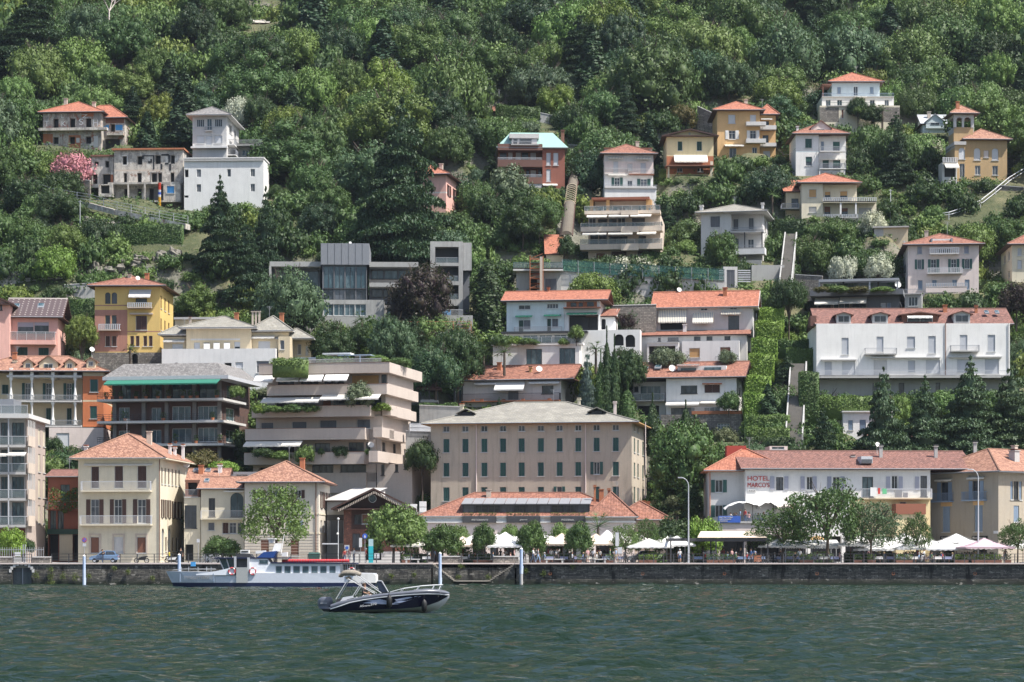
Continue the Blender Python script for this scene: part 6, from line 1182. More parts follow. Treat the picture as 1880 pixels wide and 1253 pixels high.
tree('spruce','spruce','silver blue spruce right of the low house with striped awnings',1078,636,768,66,'c','spr',347)
tree('tree','tree','dark green tree right of the cypresses',1150,634,740,70,'b','dk',352)
# flowering shrubs
for x,yt,yb,w_,c,Y,l in((135,276,324,74,'pink',426,'pink flowering oleander below the derelict villa'),(1548,468,516,44,'whi',388,'white flowering oleander, left of two above the roof garden'),(1612,464,512,50,'whi',388,'white flowering oleander, right of two above the roof garden'),(1602,384,420,52,'whi',410,'white flowering oleander below the balustrade terrace'),(1158,470,508,80,'whi',396,'pale variegated bush under the terraced block'),(1712,254,290,40,'whi',446,'white flowering bush left of the belvedere villa'),(1200,92,120,34,'whi',500,'white flowering bush in the clearing of the wood'),(1335,640,680,30,'grey',356,'grey green bush beside the hedge'),(1575,190,215,20,'lt',460,'potted green bush on the pale blue villa terrace')): tree('flowering_shrub','shrub',l,x,yt,yb,w_,'s',c,Y)
# palms
def palm(x,yt,yb,Y,label,R_=1.7):
    P=at(x,yb,Y); h=(yb-yt)*Y/F; e=empty('palm','%s'%label,'palm',P); mb=MB(); mb.cyl((0,0,-.5),(0,0,h-1),.2,.16,8); mb.build('trunk',['bark'],e); g=MB(); rg=random.Random(int(x))
    for i in range(30):
        a=rg.uniform(0,6.28); el=rg.uniform(-.35,1.1); d=Vector((math.cos(a)*math.cos(el),math.sin(a)*math.cos(el),math.sin(el))); s_=Vector((-math.sin(a),math.cos(a),0)); c=Vector((0,0,h-1)); e1=c+d*R_*.65
        for k in range(-4,5):
            q=e1+(d+s_*k*.22)*R_*.5+Vector((0,0,-.18*abs(k)*.3-.25)); w0=s_*.035; g.poly([e1-w0,e1+w0,q])
        g.cyl(c,e1,.03,.02,4,0,False)
    k=g.build('frond',['leaf'],e); k.color=jit(COLS['md'],.1)
palm(888,640,685,358,'left of two fan palms before the white loggia villa'); palm(926,634,684,356,'right of two fan palms before the white loggia villa'); palm(1094,628,680,351,'fan palm left of the tall cypresses'); palm(664,574,618,370,'fan palm below the concrete villa glazing'); palm(239,630,680,363.5,'fan palm in the court of the golden palazzo',1.2); palm(1418,345,400,421,'fan palm left of the beige orange roofed house',1.6); palm(1620,194,232,459,'fan palm right of the pale blue villa',1.6); palm(1098,952,1033,300,'wide fan palm behind the parasols of the restaurant',2.4); palm(1560,455,512,389,'fan palm between the white oleanders',1.5)
# hedges: boxes of leaves
def hedge(x0,y0,x1,y1,Y,col,label,dep=1.2,Y1=None,cat='hedge',shape=None):
    Y1=Y1 or Y; a=at(x0,y1,Y); b_=at(x1,y1,Y1)
    if Y>335 and 'concrete' not in label and 'pergola' not in label:
        a.z=max(a.z,gz(a.x,Y)-.3); b_.z=max(b_.z,gz(b_.x,Y1)-.3)
    h=(y1-y0)*Y/F; L=(b_-a); L.z=0; ln=L.length; t=L.normalized(); s_=Vector((-t.y,t.x,0)); rg=np.random.default_rng(int(x0*7+y0)); n=int(min(9000,ln*h*70+ln*dep*60)); dz=(b_.z-a.z)
    u=rg.uniform(0,ln,n); f=rg.random(n); top=f<dep/(dep+2*h); z=np.where(top,h,rg.uniform(0,h,n)); v=np.where(top,rg.uniform(0,dep,n),np.where(rg.random(n)<.7,0,dep)); 
    z=z+.12*np.sin(u*1.7)+rg.normal(0,.06,n); P=np.stack([u*t.x+v*s_.x,u*t.y+v*s_.y,z+u/ln*dz],1)+rg.normal(0,.05,(n,3)); nn=np.where(top[:,None],[0,0,1],np.where((v==0)[:,None],[-s_.x,-s_.y,.3],[s_.x,s_.y,.3])); V,Q=leaf_quads(P,nn.astype(float),.13,rg,.6)
    mb=MB(); i_=.12; A=Vector((0,0,-1.5)); B_=Vector((t.x*ln,t.y*ln,dz-1.5)); w_=s_*(dep-i_); w0=s_*i_; up=Vector((0,0,h+1.5-i_)); mb.hexa([A+w0,B_+w0,B_+w_,A+w_,A+w0+up,B_+w0+up,B_+w_+up,A+w_+up]); v2=np.array(mb.v); q2=np.array(mb.f)
    o=ob('hedge',np_mesh('hedge',np.concatenate([V,v2]),np.concatenate([Q,q2+len(V)]),'leaf')); o.location=a; o.color=jit(COLS[col],.06); tag(o,label,cat); MAN.append((x0,y0,x1,y1,Y)); return o
for x0,y0,x1,y1,Y,c,l,dp in((1062,480,1180,497,400,'md','clipped ivy hedge under the terraced block',1),(1238,490,1328,514,396,'dk','square dark hedge left of the lift tower',1.5),(215,436,335,478,404,'md','long wild hedge on the rocks left of the conifers',2.5),(910,206,992,234,466,'md','round topped hedge under the brown shed',2.5),(1045,258,1105,270,453,'lt','thin hedge above the lilac house',1),
 (1368,786,1450,806,337,'lt','low bright hedge at the foot of the garden, nearer one',1.4),(1368,762,1450,784,341,'lt','low bright hedge at the foot of the garden, farther one',1.4),(1468,684,1504,765,345,'md','tall clipped hedge block right of the long stair',2),(1504,728,1620,752,346,'lt','clipped hedge below the long white building',1.5),(1425,625,1500,640,368,'md','upper box hedge left of the long white building',1.2),(1445,640,1500,668,362,'lt','lower box hedge left of the long white building',1.5),
 (124,548,178,606,383,'md','ivy covered wall left of the golden palazzo',1),(1180,462,1250,474,402,'md','thin hedge right of the terraced block',1),(1290,392,1312,398,418,'dk','short hedge above the pale grey villa',1),(940,476,1010,490,397,'lt','ivy edge above the concrete garage',1),(500,660,565,672,326,'lt','bright shrub row on the roof terrace of the taupe block',1.5),
 (580,655,650,668,331,'md','pergola foliage on the taupe block roof',2),(1210,312,1300,320,436,'lt','vine pergola foliage under the yellow gabled house',2),(770,742,840,758,344,'md','hedge below the red pavilion',1.2),(700,608,870,618,371,'brn','brown clipped hedge below the purple tree',1),(1420,404,1480,420,412,'dk','dark hedge below the beige annex',1.4),(1690,392,1800,402,424,'lt','pale hedge line in the vineyard below the belvedere villa',1.4),(1380,804,1460,812,335,'dk','dark hedge edge behind the hotel roof',1)): hedge(x0,y0,x1,y1,Y,c,l,dp)
# the bright stepped hedge running up beside the stair
for i,(x0,y0,x1,y1,Y) in enumerate(((1395,566,1428,600,374),(1390,590,1424,626,369),(1383,622,1416,656,364),(1378,650,1410,690,358),(1370,690,1404,730,351),(1368,722,1400,762,346))): hedge(x0-2,y0,x1+12,y1,Y,'bright',('uppermost','second from top','third from top','third from bottom','second from bottom','lowest')[i]+' block of the bright green stepped hedge beside the lawn',2.6)
# balcony greenery of the taupe block
for x,yt,yb,w_,c in((500,742,756,36,'lt'),(535,740,756,44,'md'),(570,740,756,30,'lt'),(698,738,754,38,'lime'),(474,742,758,24,'lime'),(485,822,838,40,'dk'),(515,826,842,36,'lt'),(562,816,844,34,'lt'),(590,822,838,14,'md'),(625,818,836,30,'dk'),(676,824,834,14,'lt'),(512,657,672,34,'lime'),(545,655,668,30,'lt'),(690,650,666,50,'lt'),(735,655,670,40,'md')):
    tree('balcony_shrub','shrub','leafy shrub spilling over a concrete parapet of the taupe terraced block',x,yt,yb,w_,'s',c,327.4 if yb>700 else 333,group='shrubs on the taupe block balconies')
for x,yt,yb,w_,c in((920,614,632,34,'md'),(945,616,632,28,'lime'),(970,620,632,40,'md'),(1058,596,632,28,'lt'),(1035,620,632,20,'lt'),(1400+110,525,536,30,'brn'),(1540,524,536,40,'lt'),(1575,526,536,40,'brn'),(1620,526,536,40,'lt'),(435,706,732,26,'lt')):
    tree('terrace_shrub','shrub','potted shrub on a house terrace halfway up the slope',x,yt,yb,w_,'s',c,360.3 if x<1100 and x>500 else 331 if x<500 else 382.3,group='potted shrubs on the house terraces')
# --- filling the hillside
NOBUILD=RECTS
KEEP=[(1030,300,1070,445,424),(1020,497,1335,530,389),(975,460,1000,540,390),(1455,665,1475,800,338),(1120,560,1200,600,371),(118,522,180,548,389),(0,506,115,518,391),(1405,730,1450,762,345),(925,440,1000,472,400),(330,560,350,575,370),(1368,600,1432,760,346),(1845,322,1885,352,440),(1800,350,1850,383,430),(1735,383,1800,403,424),(1700,398,1740,410,420),(1280,195,1312,240,460),(992,205,1022,240,465),(1438,430,1460,520,392),(1380,486,1440,515,396),(1100,440,1180,448,400),(745,745,790,820,335),(1213,763,1363,805,346)]
spots=[]
def free(X,Y,r): 
    for px,py,a,w_,d_,z0 in PADS+FOOT:
        ca,sa=math.cos(a),math.sin(a); u=(X-px)*ca+(Y-py)*sa; v=-(X-px)*sa+(Y-py)*ca
        if -r*.4-.3<u<w_+r*.4+.3 and -r*.5-.5<v<d_+.3: return False
    return True
def limit(x0,x1,base,Y,h,Z):
    """largest height that leaves the houses behind it as the photo shows them"""
    top=HZ-(Z+h-CH)*F/Y
    for a,b_,c,d_,Yb in NOBUILD+[(m_[0]+.25*(m_[2]-m_[0]),m_[1]+.1*(m_[3]-m_[1]),m_[2]-.25*(m_[2]-m_[0]),m_[3],m_[4]+3) for m_ in MAN if m_[3]-m_[1]>26]:
        if Y<Yb-1 and x1>a-2 and x0<b_+2 and base>c:
            lim=d_-.10*(d_-c)
            if top<lim: top=lim
    for a,b_,c,d_,Yb in [(k[0],k[2],k[1],k[3],k[4]) for k in KEEP]:
        if Y<Yb and x1>a and x0<b_ and base>c and top<d_+1: top=d_+1
    return (HZ-top)*Y/F+CH-Z
NB2=[(r[0],r[2],r[1],r[3],r[4]) for r in RECTS]; NOBUILD=NB2
rg=random.Random(11); grid={}
def near(X,Y,r):
    gx,gy=int(X//4),int(Y//4)
    for i in range(-3,4):
        for j in range(-3,4):
            for (x,y,q) in grid.get((gx+i,gy+j),()):
                if (x-X)**2+(y-Y)**2<((q+r)*.80)**2: return True
    return False
cand=[]
NZ=lambda X,Y: float(vnoise(np.array([X]),np.array([Y]),26,21)[0])
def try_spot(X,Y,r,h,kind):
    if near(X,Y,r) or not free(X,Y,r): return
    Z=gz(X,Y); px=940+X*F/Y; base=HZ-(Z-CH)*F/Y; rp=r*F/Y
    if px<-rp-60 or px>1880+rp+60: return
    hh=min(h,limit(px-rp,px+rp,base,Y,h,Z))
    if hh<max(.9,h*.3): return
    if hh<h: r=r*max(.45,(hh/h)**.6)
    grid.setdefault((int(X//4),int(Y//4)),[]).append((X,Y,r)); cand.append((X,Y,Z,r,hh,kind,px,base,rp))
for _ in range(9000):   # wood above
    Y=rg.uniform(425,560); X=rg.uniform(-.235,.235)*Y; 
    if Y<452 and rg.random()<.5: continue
    r=rg.choice([rg.uniform(2.6,4),rg.uniform(3.5,5),rg.uniform(5,6.8)]); try_spot(X,Y,r,r*rg.uniform(1.55,2.4),'tree')
for _ in range(9000):
    Y=rg.uniform(316,470); X=rg.uniform(-.225,.225)*Y; r=rg.uniform(1.9,3.4)
    if Y>345 or rg.random()<.3: try_spot(X,Y,r,r*rg.uniform(1.5,2.3),'tree')
for _ in range(16000):
    Y=rg.uniform(314,520); X=rg.uniform(-.22,.22)*Y; r=rg.uniform(.9,1.7); try_spot(X,Y,r,r*rg.uniform(1.1,1.9),'shrub')
print('candidates',len(cand),sum(c[5]=='tree' for c in cand))
def zone(px,Y,base):
    s='left' if px<470 else 'centre left' if px<900 else 'centre right' if px<1350 else 'right'
    return s
tr_=sorted([c for c in cand if c[5]=='tree'],key=lambda c:-c[3]*c[4]/c[1]**2); shb=sorted([c for c in cand if c[5]=='shrub' ],key=lambda c:-c[3]*c[4]/c[1]**2)
# of the largest, keep those inside the frame as individuals
tin=[c for c in tr_ if -20<c[6]<1900 and c[7]>-10]; ind=set(id(c) for c in tin[:295]); sin_=[c for c in shb if -5<c[6]<1885 and c[7]>0]; inds=set(id(c) for c in sin_[:295])
pal=['dk','dk','md','md','md','lt','blu','cedg','yel','lt','dk','brn']
rest=[]
for c in tr_+shb:
    X,Y,Z,r,h,k,px,base,rp=c
    nz=NZ(X,Y); q=rg.random()*.62+nz*.55; cn=('dk' if q<.28 else 'blu' if q<.36 else 'md' if q<.58 else 'cedg' if q<.64 else 'lt' if q<.93 else 'yel' if q<.99 else 'lime')
    if k=='shrub': cn=rg.choice(['md','lt','lt','dk','cedg','md','grey','bright','md','dk'])
    if k=='tree' and rg.random()<.10: cn='ced'
    col=jit(COLS[cn],.22,rg)
    if id(c) in ind:
        up=Y>440
        if rg.random()<.07:
            plant('cedar','cedar','dark layered cedar standing among the broadleaf trees of the hillside',(X,Y,Z-.3),r*.95,max(h,r*1.9)*1.25,CED[rg.randrange(3)],TPOLE,jit(COLS['ced'],.15,rg),.03,'cedars scattered over the hillside',None,UH[CED[0].name]); continue
        if rg.random()<.08:
            me=CON[rg.randrange(2)]; plant('conifer','conifer','dark conical conifer standing among the broadleaf trees of the hillside',(X,Y,Z),r*.7,h*1.15,me,None,jit(COLS['ced'],.15,rg),.04,'conifers scattered over the hillside',None,UH[me.name]); continue
        me=BR[rg.randrange(8)]; z_=zone(px,Y,base)
        lb={'left':'broadleaf tree of the dense %s, left quarter of the view','centre left':'broadleaf tree of the dense %s, second quarter from the left','centre right':'broadleaf tree of the dense %s, third quarter from the left','right':'broadleaf tree of the dense %s, right quarter of the view'}[z_]%('upper wood' if up else 'greenery between the houses')
        e=plant('broadleaf_tree','tree',lb,(X,Y,Z-.3),r*1.12,h*1.06,me,TR[rg.randrange(3)],col,.14,('upper wood' if up else 'trees between the houses')+', '+z_,None,UH[me.name],r*1.12*rg.uniform(.85,1.1))
    elif id(c) in inds:
        me=SH[rg.randrange(4)]; z_=zone(px,Y,base)
        e=empty('shrub','rounded garden shrub on the slope among the houses, %s part of the view'%z_,'shrub',(X,Y,Z-.2),0,'garden shrubs, '+z_); cc=ob('crown',me,e); cc.scale=(r*1.1,r*1.1,h/UH[me.name]); cc.rotation_euler[2]=rg.uniform(0,6); cc.color=col
    else: rest.append((c,col))
print('individual',len(ind),len(inds),'rest',len(rest))
# remaining thicket merged in a few stuff objects by colour
rgn=np.random.default_rng(3); tv,tq=crown(200,1,.95,14,.42,900,.085,.3,1,.5); sv,sq=crown(201,1,.8,8,.5,330,.12,.3,1,.5)
bins={}
for c,col in rest:
    X,Y,Z,r,h,k,px,base,rp=c
    key=min(range(4),key=lambda i: sum((col[j]-[COLS['dk'],COLS['md'],COLS['lt'],COLS['yel']][i][j])**2 for j in range(3)))
    v,q=(tv,tq) if k=='tree' else (sv,sq); a=rg.uniform(0,6.28); ca,sa=math.cos(a),math.sin(a); x=v[:,0]*ca-v[:,1]*sa; y=v[:,0]*sa+v[:,1]*ca; hz=h/1.1
    bins.setdefault(key,[]).append((np.stack([x*r*1.15+X,y*r*1.15+Y,v[:,2]*hz+Z-.2],1),q))
# low undergrowth all over
n=80000; Y_=rgn.uniform(314,545,n); X_=rgn.uniform(-.225,.225,n)*Y_; Z_=ground(X_,Y_); ok=np.ones(n,bool)
for px,py,a,w_,d_,z0 in PADS:
    ca,sa=math.cos(a),math.sin(a); u=(X_-px)*ca+(Y_-py)*sa; v=-(X_-px)*sa+(Y_-py)*ca; ok&=~((u>-.3)&(u<w_+.3)&(v>-.6)&(v<d_+.3))
pxx=940+X_*F/Y_; pyy=HZ-(Z_-CH)*F/Y_
for k in KEEP: ok&=~((pxx>k[0])&(pxx<k[2])&(pyy>k[1]-4)&(pyy<k[3]+1)&(Y_<k[4]+8))
ok&=(vnoise(X_,Y_,9,31)>.3); X_,Y_,Z_=X_[ok],Y_[ok],Z_[ok]
P=np.stack([X_,Y_,Z_+rgn.uniform(0,.5,len(X_))],1); P=np.repeat(P,3,0)+rgn.normal(0,.25,(len(P)*3,3)); V,Q=leaf_quads(P,np.tile([0,-.3,1.],(len(P),1)),.22,rgn,.6)
bins.setdefault(1,[]).append((V,Q))
for key,l in bins.items():
    off=0; VV=[];QQ=[]
    for v,q in l: VV.append(v);QQ.append(q+off);off+=len(v)
    o=ob('thicket',np_mesh('thicket',np.concatenate(VV),np.concatenate(QQ),'leaf'),kind='stuff'); o.color=(*[COLS['dk'],COLS['md'],COLS['lt'],COLS['yel']][key],1)
    tag(o,'%s undergrowth and small bushes filling the gaps between the trees of the hillside'%['darkest','mid green','light green','yellowish green'][key],'undergrowth')
# rock outcrops on the left slope
def rock(x,y,Y,w_,h_,label):
    rg2=np.random.default_rng(int(x*3+y)); P=at(x,y,Y); s_=Y/F; mb=MB()
    for k in range(9):
        c=np.array([rg2.uniform(-w_/2,w_/2)*s_,rg2.uniform(-.5,1.5),rg2.uniform(-h_/2,h_/2)*s_]); v,q=ico(c,(rg2.uniform(.5,1.3),1.0,rg2.uniform(.5,1.2)),rg2,.35); b0=len(mb.v); mb.v+=[tuple(i) for i in v]
        for f in q: mb.f.append(tuple(int(i)+b0 for i in f)); mb.m.append(0); mb.uv.append(None)
    o=mb.build('rock_outcrop',[plaster('rock',(.21,.195,.17),.5,(.10,.095,.08),.8,.95,1.2)],loc=P); tag(o,label,'rock')
for i,(x,y,w_,h_) in enumerate(((90,490,60,30),(165,450,50,60),(245,490,80,34),(300,478,60,30),(190,420,60,30),(640,345,36,40),(120,470,44,36),(185,500,70,24))):
    rock(x,y,hit(x,y)-.6,w_,h_,'pale grey rock outcrop '+('below the bushes at the far left','under the ruined terraces','above the golden palazzo','left of the dark conifers','just under the footpath wall','left of the giant cedar','between two bushes above the studded roof','right above the garden wall')[i])
# quay trees
for i,(x,yt,w_,k,c,l,Y) in enumerate((
 (722,921,92,'q','lt','large bright green plane tree right of the brick hall',292),(760,935,44,'q','lt','bright tree touching the right side of the large plane tree',295),(812,960,66,'q','md','clipped round quay tree left of the restaurant parasols',288),(840,962,44,'q','lt','small pale tree just behind the clipped quay tree at the restaurant left',299),(887,957,40,'q','md','clipped round tree in front of the lettered veranda',288),
 (936,961,38,'q','lt','small pale tree below the middle planter box',299),(975,953,48,'q','md','clipped round tree beside the white and blue mooring pole',288),(1030,957,42,'q','lt','small pale tree below the right planter box',299),(1063,955,46,'q','md','clipped round tree below the right end of the veranda',288),(1148,960,60,'sp','lt','irregular bright tree right of the restaurant front',291),(1188,950,52,'sp','md','wind bent dark tree behind the irregular bright one',294),(1232,945,64,'q','dk','dark round tree left of the tall lamp',298),(1290,945,60,'q','bright','bright round bush like tree right of the tall lamp',298),
 (1436,930,118,'sp','md','low wide tree in front of the hotel terrace banner',289),(1518,876,150,'sp','md','largest spreading tree in front of the hotel',287),(1598,918,116,'sp','cedg','silvery green airy tree in front of the laundry balcony',288),(1682,938,58,'sp','md','small dark tree left of the ochre corner house',289),(1868,950,66,'sp','md','small quay tree at the right edge of the view',287),(506,886,134,'sp','lt','wide vase shaped tree with forked trunk in front of the cream corner house',291),(408,982,62,'q','md','low round tree above the white van',292),(1205,965,36,'sp','lt','thin light tree behind the parasols',298),(20,965,44,'q','bright','bright clipped bush by the left edge gate',294),(54,988,20,'q','dk','small dark bush left of the garage board',296),(1790,1000,0,'q','md','',0))):
    if w_: 
        e=tree('quay_tree','tree',l,x,yt,1033,w_,k,c,Y,i=i,th=.30)
        if w_>100:
            for ch in e.children:
                if ch.name.startswith('trunk'): ch.scale=(ch.scale[0]*.9,ch.scale[1]*.9,ch.scale[2])
# bare white tree
P=at(205,45,500); e=empty('bare_tree','leafless pale tree near the top left of the wood','tree',P); mb=MB(); rg2=random.Random(4)
def br(p,d,l,r,k):
    q=p+d*l; mb.cyl(p,q,r,r*.6,5,0,False)
    if k: 
        for _ in range(3): br(q,(d+Vector((rg2.uniform(-.8,.8),rg2.uniform(-.8,.8),rg2.uniform(-.2,.5)))).normalized(),l*.68,r*.55,k-1)
br(Vector((0,-3,-1)),Vector((0,0,1)),3,.22,5); mb.build('branches',['lpink'],e)
# =============================================== PEOPLE
def skin_person(name,J,Ed,reg,sub=1):
    """J: joint -> (x,y,z,r); Ed: list of (a,b,region). One continuous skin surface; faces coloured by nearest bone."""
    names=list(J); idx={n:i for i,n in enumerate(names)}; me=bpy.data.meshes.new(name+'_s'); me.from_pydata([J[n][:3] for n in names],[(idx[a],idx[b]) for a,b,_ in Ed],[])
    o=bpy.data.objects.new(name,me); C.objects.link(o); md=o.modifiers.new('s','SKIN')
    for i,n in enumerate(names): r=J[n][3]; me.skin_vertices[0].data[i].radius=(r,r*(J[n][4] if len(J[n])>4 else 1))
    me.skin_vertices[0].data[idx['pelvis']].use_root=True
    sd=o.modifiers.new('d','SUBSURF'); sd.levels=sub; dg=bpy.context.evaluated_depsgraph_get(); dg.update(); m2=bpy.data.meshes.new_from_object(o.evaluated_get(dg)); bpy.data.objects.remove(o)
    m2.name=name; m2.materials.clear()
    for k in('skin','shirt_white','trousers_dark','shoe'): m2.materials.append(W_(k))
    segs=[(Vector(J[a][:3]),Vector(J[b][:3]),r) for a,b,r in Ed]
    for p in m2.polygons:
        c=p.center; best=9; br_=0
        for a,b,r in segs:
            ab=b-a; t=max(0,min(1,(c-a).dot(ab)/max(ab.length_squared,1e-9))); d_=(c-(a+ab*t)).length
            if d_<best: best=d_; br_=r
        p.material_index=reg[br_] if isinstance(reg,dict) else br_; p.use_smooth=True
    return m2
CLO=dict(skin=(.46,.26,.17),shirt_white=(.72,.72,.72),trousers_dark=(.03,.035,.05),shoe=(.25,.25,.25),c_black=(.015,.015,.018),c_blue=(.05,.12,.30),c_lblue=(.30,.42,.60),c_red=(.45,.05,.05),c_pink=(.60,.36,.36),c_green=(.10,.18,.10),c_yellow=(.65,.55,.05),c_denim=(.10,.15,.26),c_khaki=(.35,.28,.18),c_grey=(.25,.25,.27),hair_dark=(.025,.016,.012),hair_brown=(.09,.05,.03),hair_blond=(.35,.25,.13),hair_grey=(.4,.4,.4))
def W_(n):
    if n in MATS: return MATS[n]
    return flat(n,CLO[n],.75)
def hand(J,Ed,s,w,dirn,side):
    """palm with five separate bent fingers; thumb leaves the side of the palm"""
    w=Vector(w); d=Vector(dirn).normalized(); sd=Vector(side).normalized(); n_=d.cross(sd); J[s+'palm']=(*(w+d*.05),.028,.6)
    Ed.append((s+'wr',s+'palm',0))
    for i,(o,l) in enumerate(((-.028,.060),(-.010,.070),(.010,.066),(.027,.052))):
        b=w+d*.085+sd*o; J[s+'f%da'%i]=(*b,.009); J[s+'f%db'%i]=(*(b+d*l*.5+n_*.008),.008); J[s+'f%dc'%i]=(*(b+d*l+n_*.025),.007); Ed+=[(s+'palm',s+'f%da'%i,0),(s+'f%da'%i,s+'f%db'%i,0),(s+'f%db'%i,s+'f%dc'%i,0)]
    t=w+d*.035-sd*.035; J[s+'ta']=(*t,.010); J[s+'tb']=(*(t+d*.035-sd*.02+n_*.015),.009); Ed+=[(s+'palm',s+'ta',0),(s+'ta',s+'tb',0)]
def pose(kind):
    J={};Ed=[]; ph=.95; lean=0
    if kind=='sit': ph=.52
    if kind=='drive': ph=.42; lean=-.05
    dz=ph-.95
    J['pelvis']=(0,0,ph,.135,.85); J['waist']=(0,lean*.5,1.12+dz,.12,.8); J['chest']=(0,lean,1.32+dz,.145,.75); J['neck']=(0,lean,1.47+dz,.055); J['jaw']=(0,lean-.015,1.545+dz,.075); J['head']=(0,lean-.005,1.62+dz,.092,1.1); J['crown']=(0,lean+.005,1.70+dz,.055); J['nose']=(0,lean-.112,1.595+dz,.012)
    Ed+=[('pelvis','waist',1),('waist','chest',1),('chest','neck',0),('neck','jaw',0),('jaw','head',0),('head','crown',0),('head','nose',0)]
    for s,sg in(('l',-1),('r',1)):
        J[s+'sh']=(sg*.17,lean,1.41+dz,.06); 
        if kind=='stand': el=(sg*.235,.03,1.13); wr=(sg*.25,-.05,.88); hd=(0,-.15,-1)
        elif kind=='walk': el=(sg*.23,.10*sg,1.14); wr=(sg*.24,.14*sg-.10,.92); hd=(0,-.2,-1)
        elif kind=='phone': el=(sg*.24,-.02,1.13); wr=(sg*.12,-.26,1.25); hd=(-sg*.3,-.5,.8)
        elif kind=='sit': el=(sg*.24,-.10,.74); wr=(sg*.14,-.34,.78); hd=(-sg*.2,-1,-.1)
        elif kind=='ride': el=(sg*.24,-.2,1.2); wr=(sg*.22,-.48,1.12); hd=(0,-1,-.2)
        else: el=(sg*.24,-.14,.70); wr=(sg*.16,-.38,.62); hd=(0,-1,.1)
        J[s+'el']=(*el,.043); J[s+'wr']=(*wr,.028); Ed+=[('chest',s+'sh',1),(s+'sh',s+'el',1),(s+'el',s+'wr',0)]
        hand(J,Ed,s,wr,hd,(1,0,0) if abs(hd[0])<.4 else (0,1,.5))
        hx=sg*.095
        if kind in('stand','phone'): kn=(hx*1.1,-.015,.50); an=(hx*1.15,.02,.09); toe=(hx*1.3,-.15,.035)
        elif kind=='walk': kn=(hx,-.12*sg-.04,.52); an=(hx,-.26*sg+.05,.10 if sg>0 else .14); toe=(hx,-.26*sg-.12,.035)
        elif kind=='ride': kn=(hx,-.38,.82+.1*sg); an=(hx,-.25,.40+.1*sg); toe=(hx,-.42,.36+.1*sg)
        elif kind=='drive': kn=(hx*1.3,-.44,.56); an=(hx*1.3,-.62,.14); toe=(hx*1.3,-.80,.12)
        else: kn=(hx*1.2,-.43,.50); an=(hx*1.2,-.42,.09); toe=(hx*1.3,-.60,.035)
        J[s+'hip']=(hx,0,ph-.04,.085); J[s+'kn']=(*kn,.058); J[s+'mid']=(*[(kn[i]*.6+an[i]*.4) for i in range(3)],.055); J[s+'an']=(*an,.036); J[s+'toe']=(*toe,.034)
        Ed+=[('pelvis',s+'hip',2),(s+'hip',s+'kn',2),(s+'kn',s+'mid',4),(s+'mid',s+'an',4),(s+'an',s+'toe',3)]
    return J,Ed
BODY={}
for k in('stand','walk','phone','sit','ride','drive'):
    J,Ed=pose(k); 
    for v,lower in(('t',2),('s',0)): BODY[k,v]=skin_person('person_body',J,Ed,{0:0,1:1,2:2,3:3,4:lower})
    BODY[k,'h']=(J['head'][1],J['head'][2])
def hair_mesh(long):
    mb=MB(); n=12; rings=[]
    for z,r in((.115,.01),(.105,.05),(.08,.085),(.04,.107),(0,.112),(-.04,.105)): rings.append([(r*math.cos(2*math.pi*i/n),.012+r*1.08*math.sin(2*math.pi*i/n),z+(.0 if math.sin(2*math.pi*i/n)>-.3 else max(0,.045-z*.5))) for i in range(n)])
    if long: rings.append([(.10*math.cos(2*math.pi*i/n),.045+.07*math.sin(2*math.pi*i/n),-.16 if math.sin(2*math.pi*i/n)>-.2 else -.02) for i in range(n)])
    mb.loft(rings,0,True,False); return mb.mesh('hair',[W_('hair_dark')],True)
HAIR=[hair_mesh(0),hair_mesh(1)]
prnd=random.Random(21)
def person(x,Yd,kind,label,top='shirt_white',bot='trousers_dark',short=False,hair='hair_dark',long=0,face=0,z=2.565,scale=None,wx=None,group=None,parent_at=None):
    X=wx if wx is not None else T(x)*Yd; e=empty('person',label,'person',(X,Yd,z),math.radians(face),group); s_=scale or prnd.uniform(.94,1.04); e.scale=(s_,)*3
    o=ob('body',BODY[kind,'s' if short else 't'],e); 
    for i,mn in enumerate(('skin',top,bot,'shoe')):
        o.material_slots[i].link='OBJECT'; o.material_slots[i].material=W_(mn)
    h=ob('hair',HAIR[long],e); hy,hz=BODY[kind,'h']; h.location=(0,hy,hz+.0); h.material_slots[0].link='OBJECT'; h.material_slots[0].material=W_(hair); return e
PZ=2.565
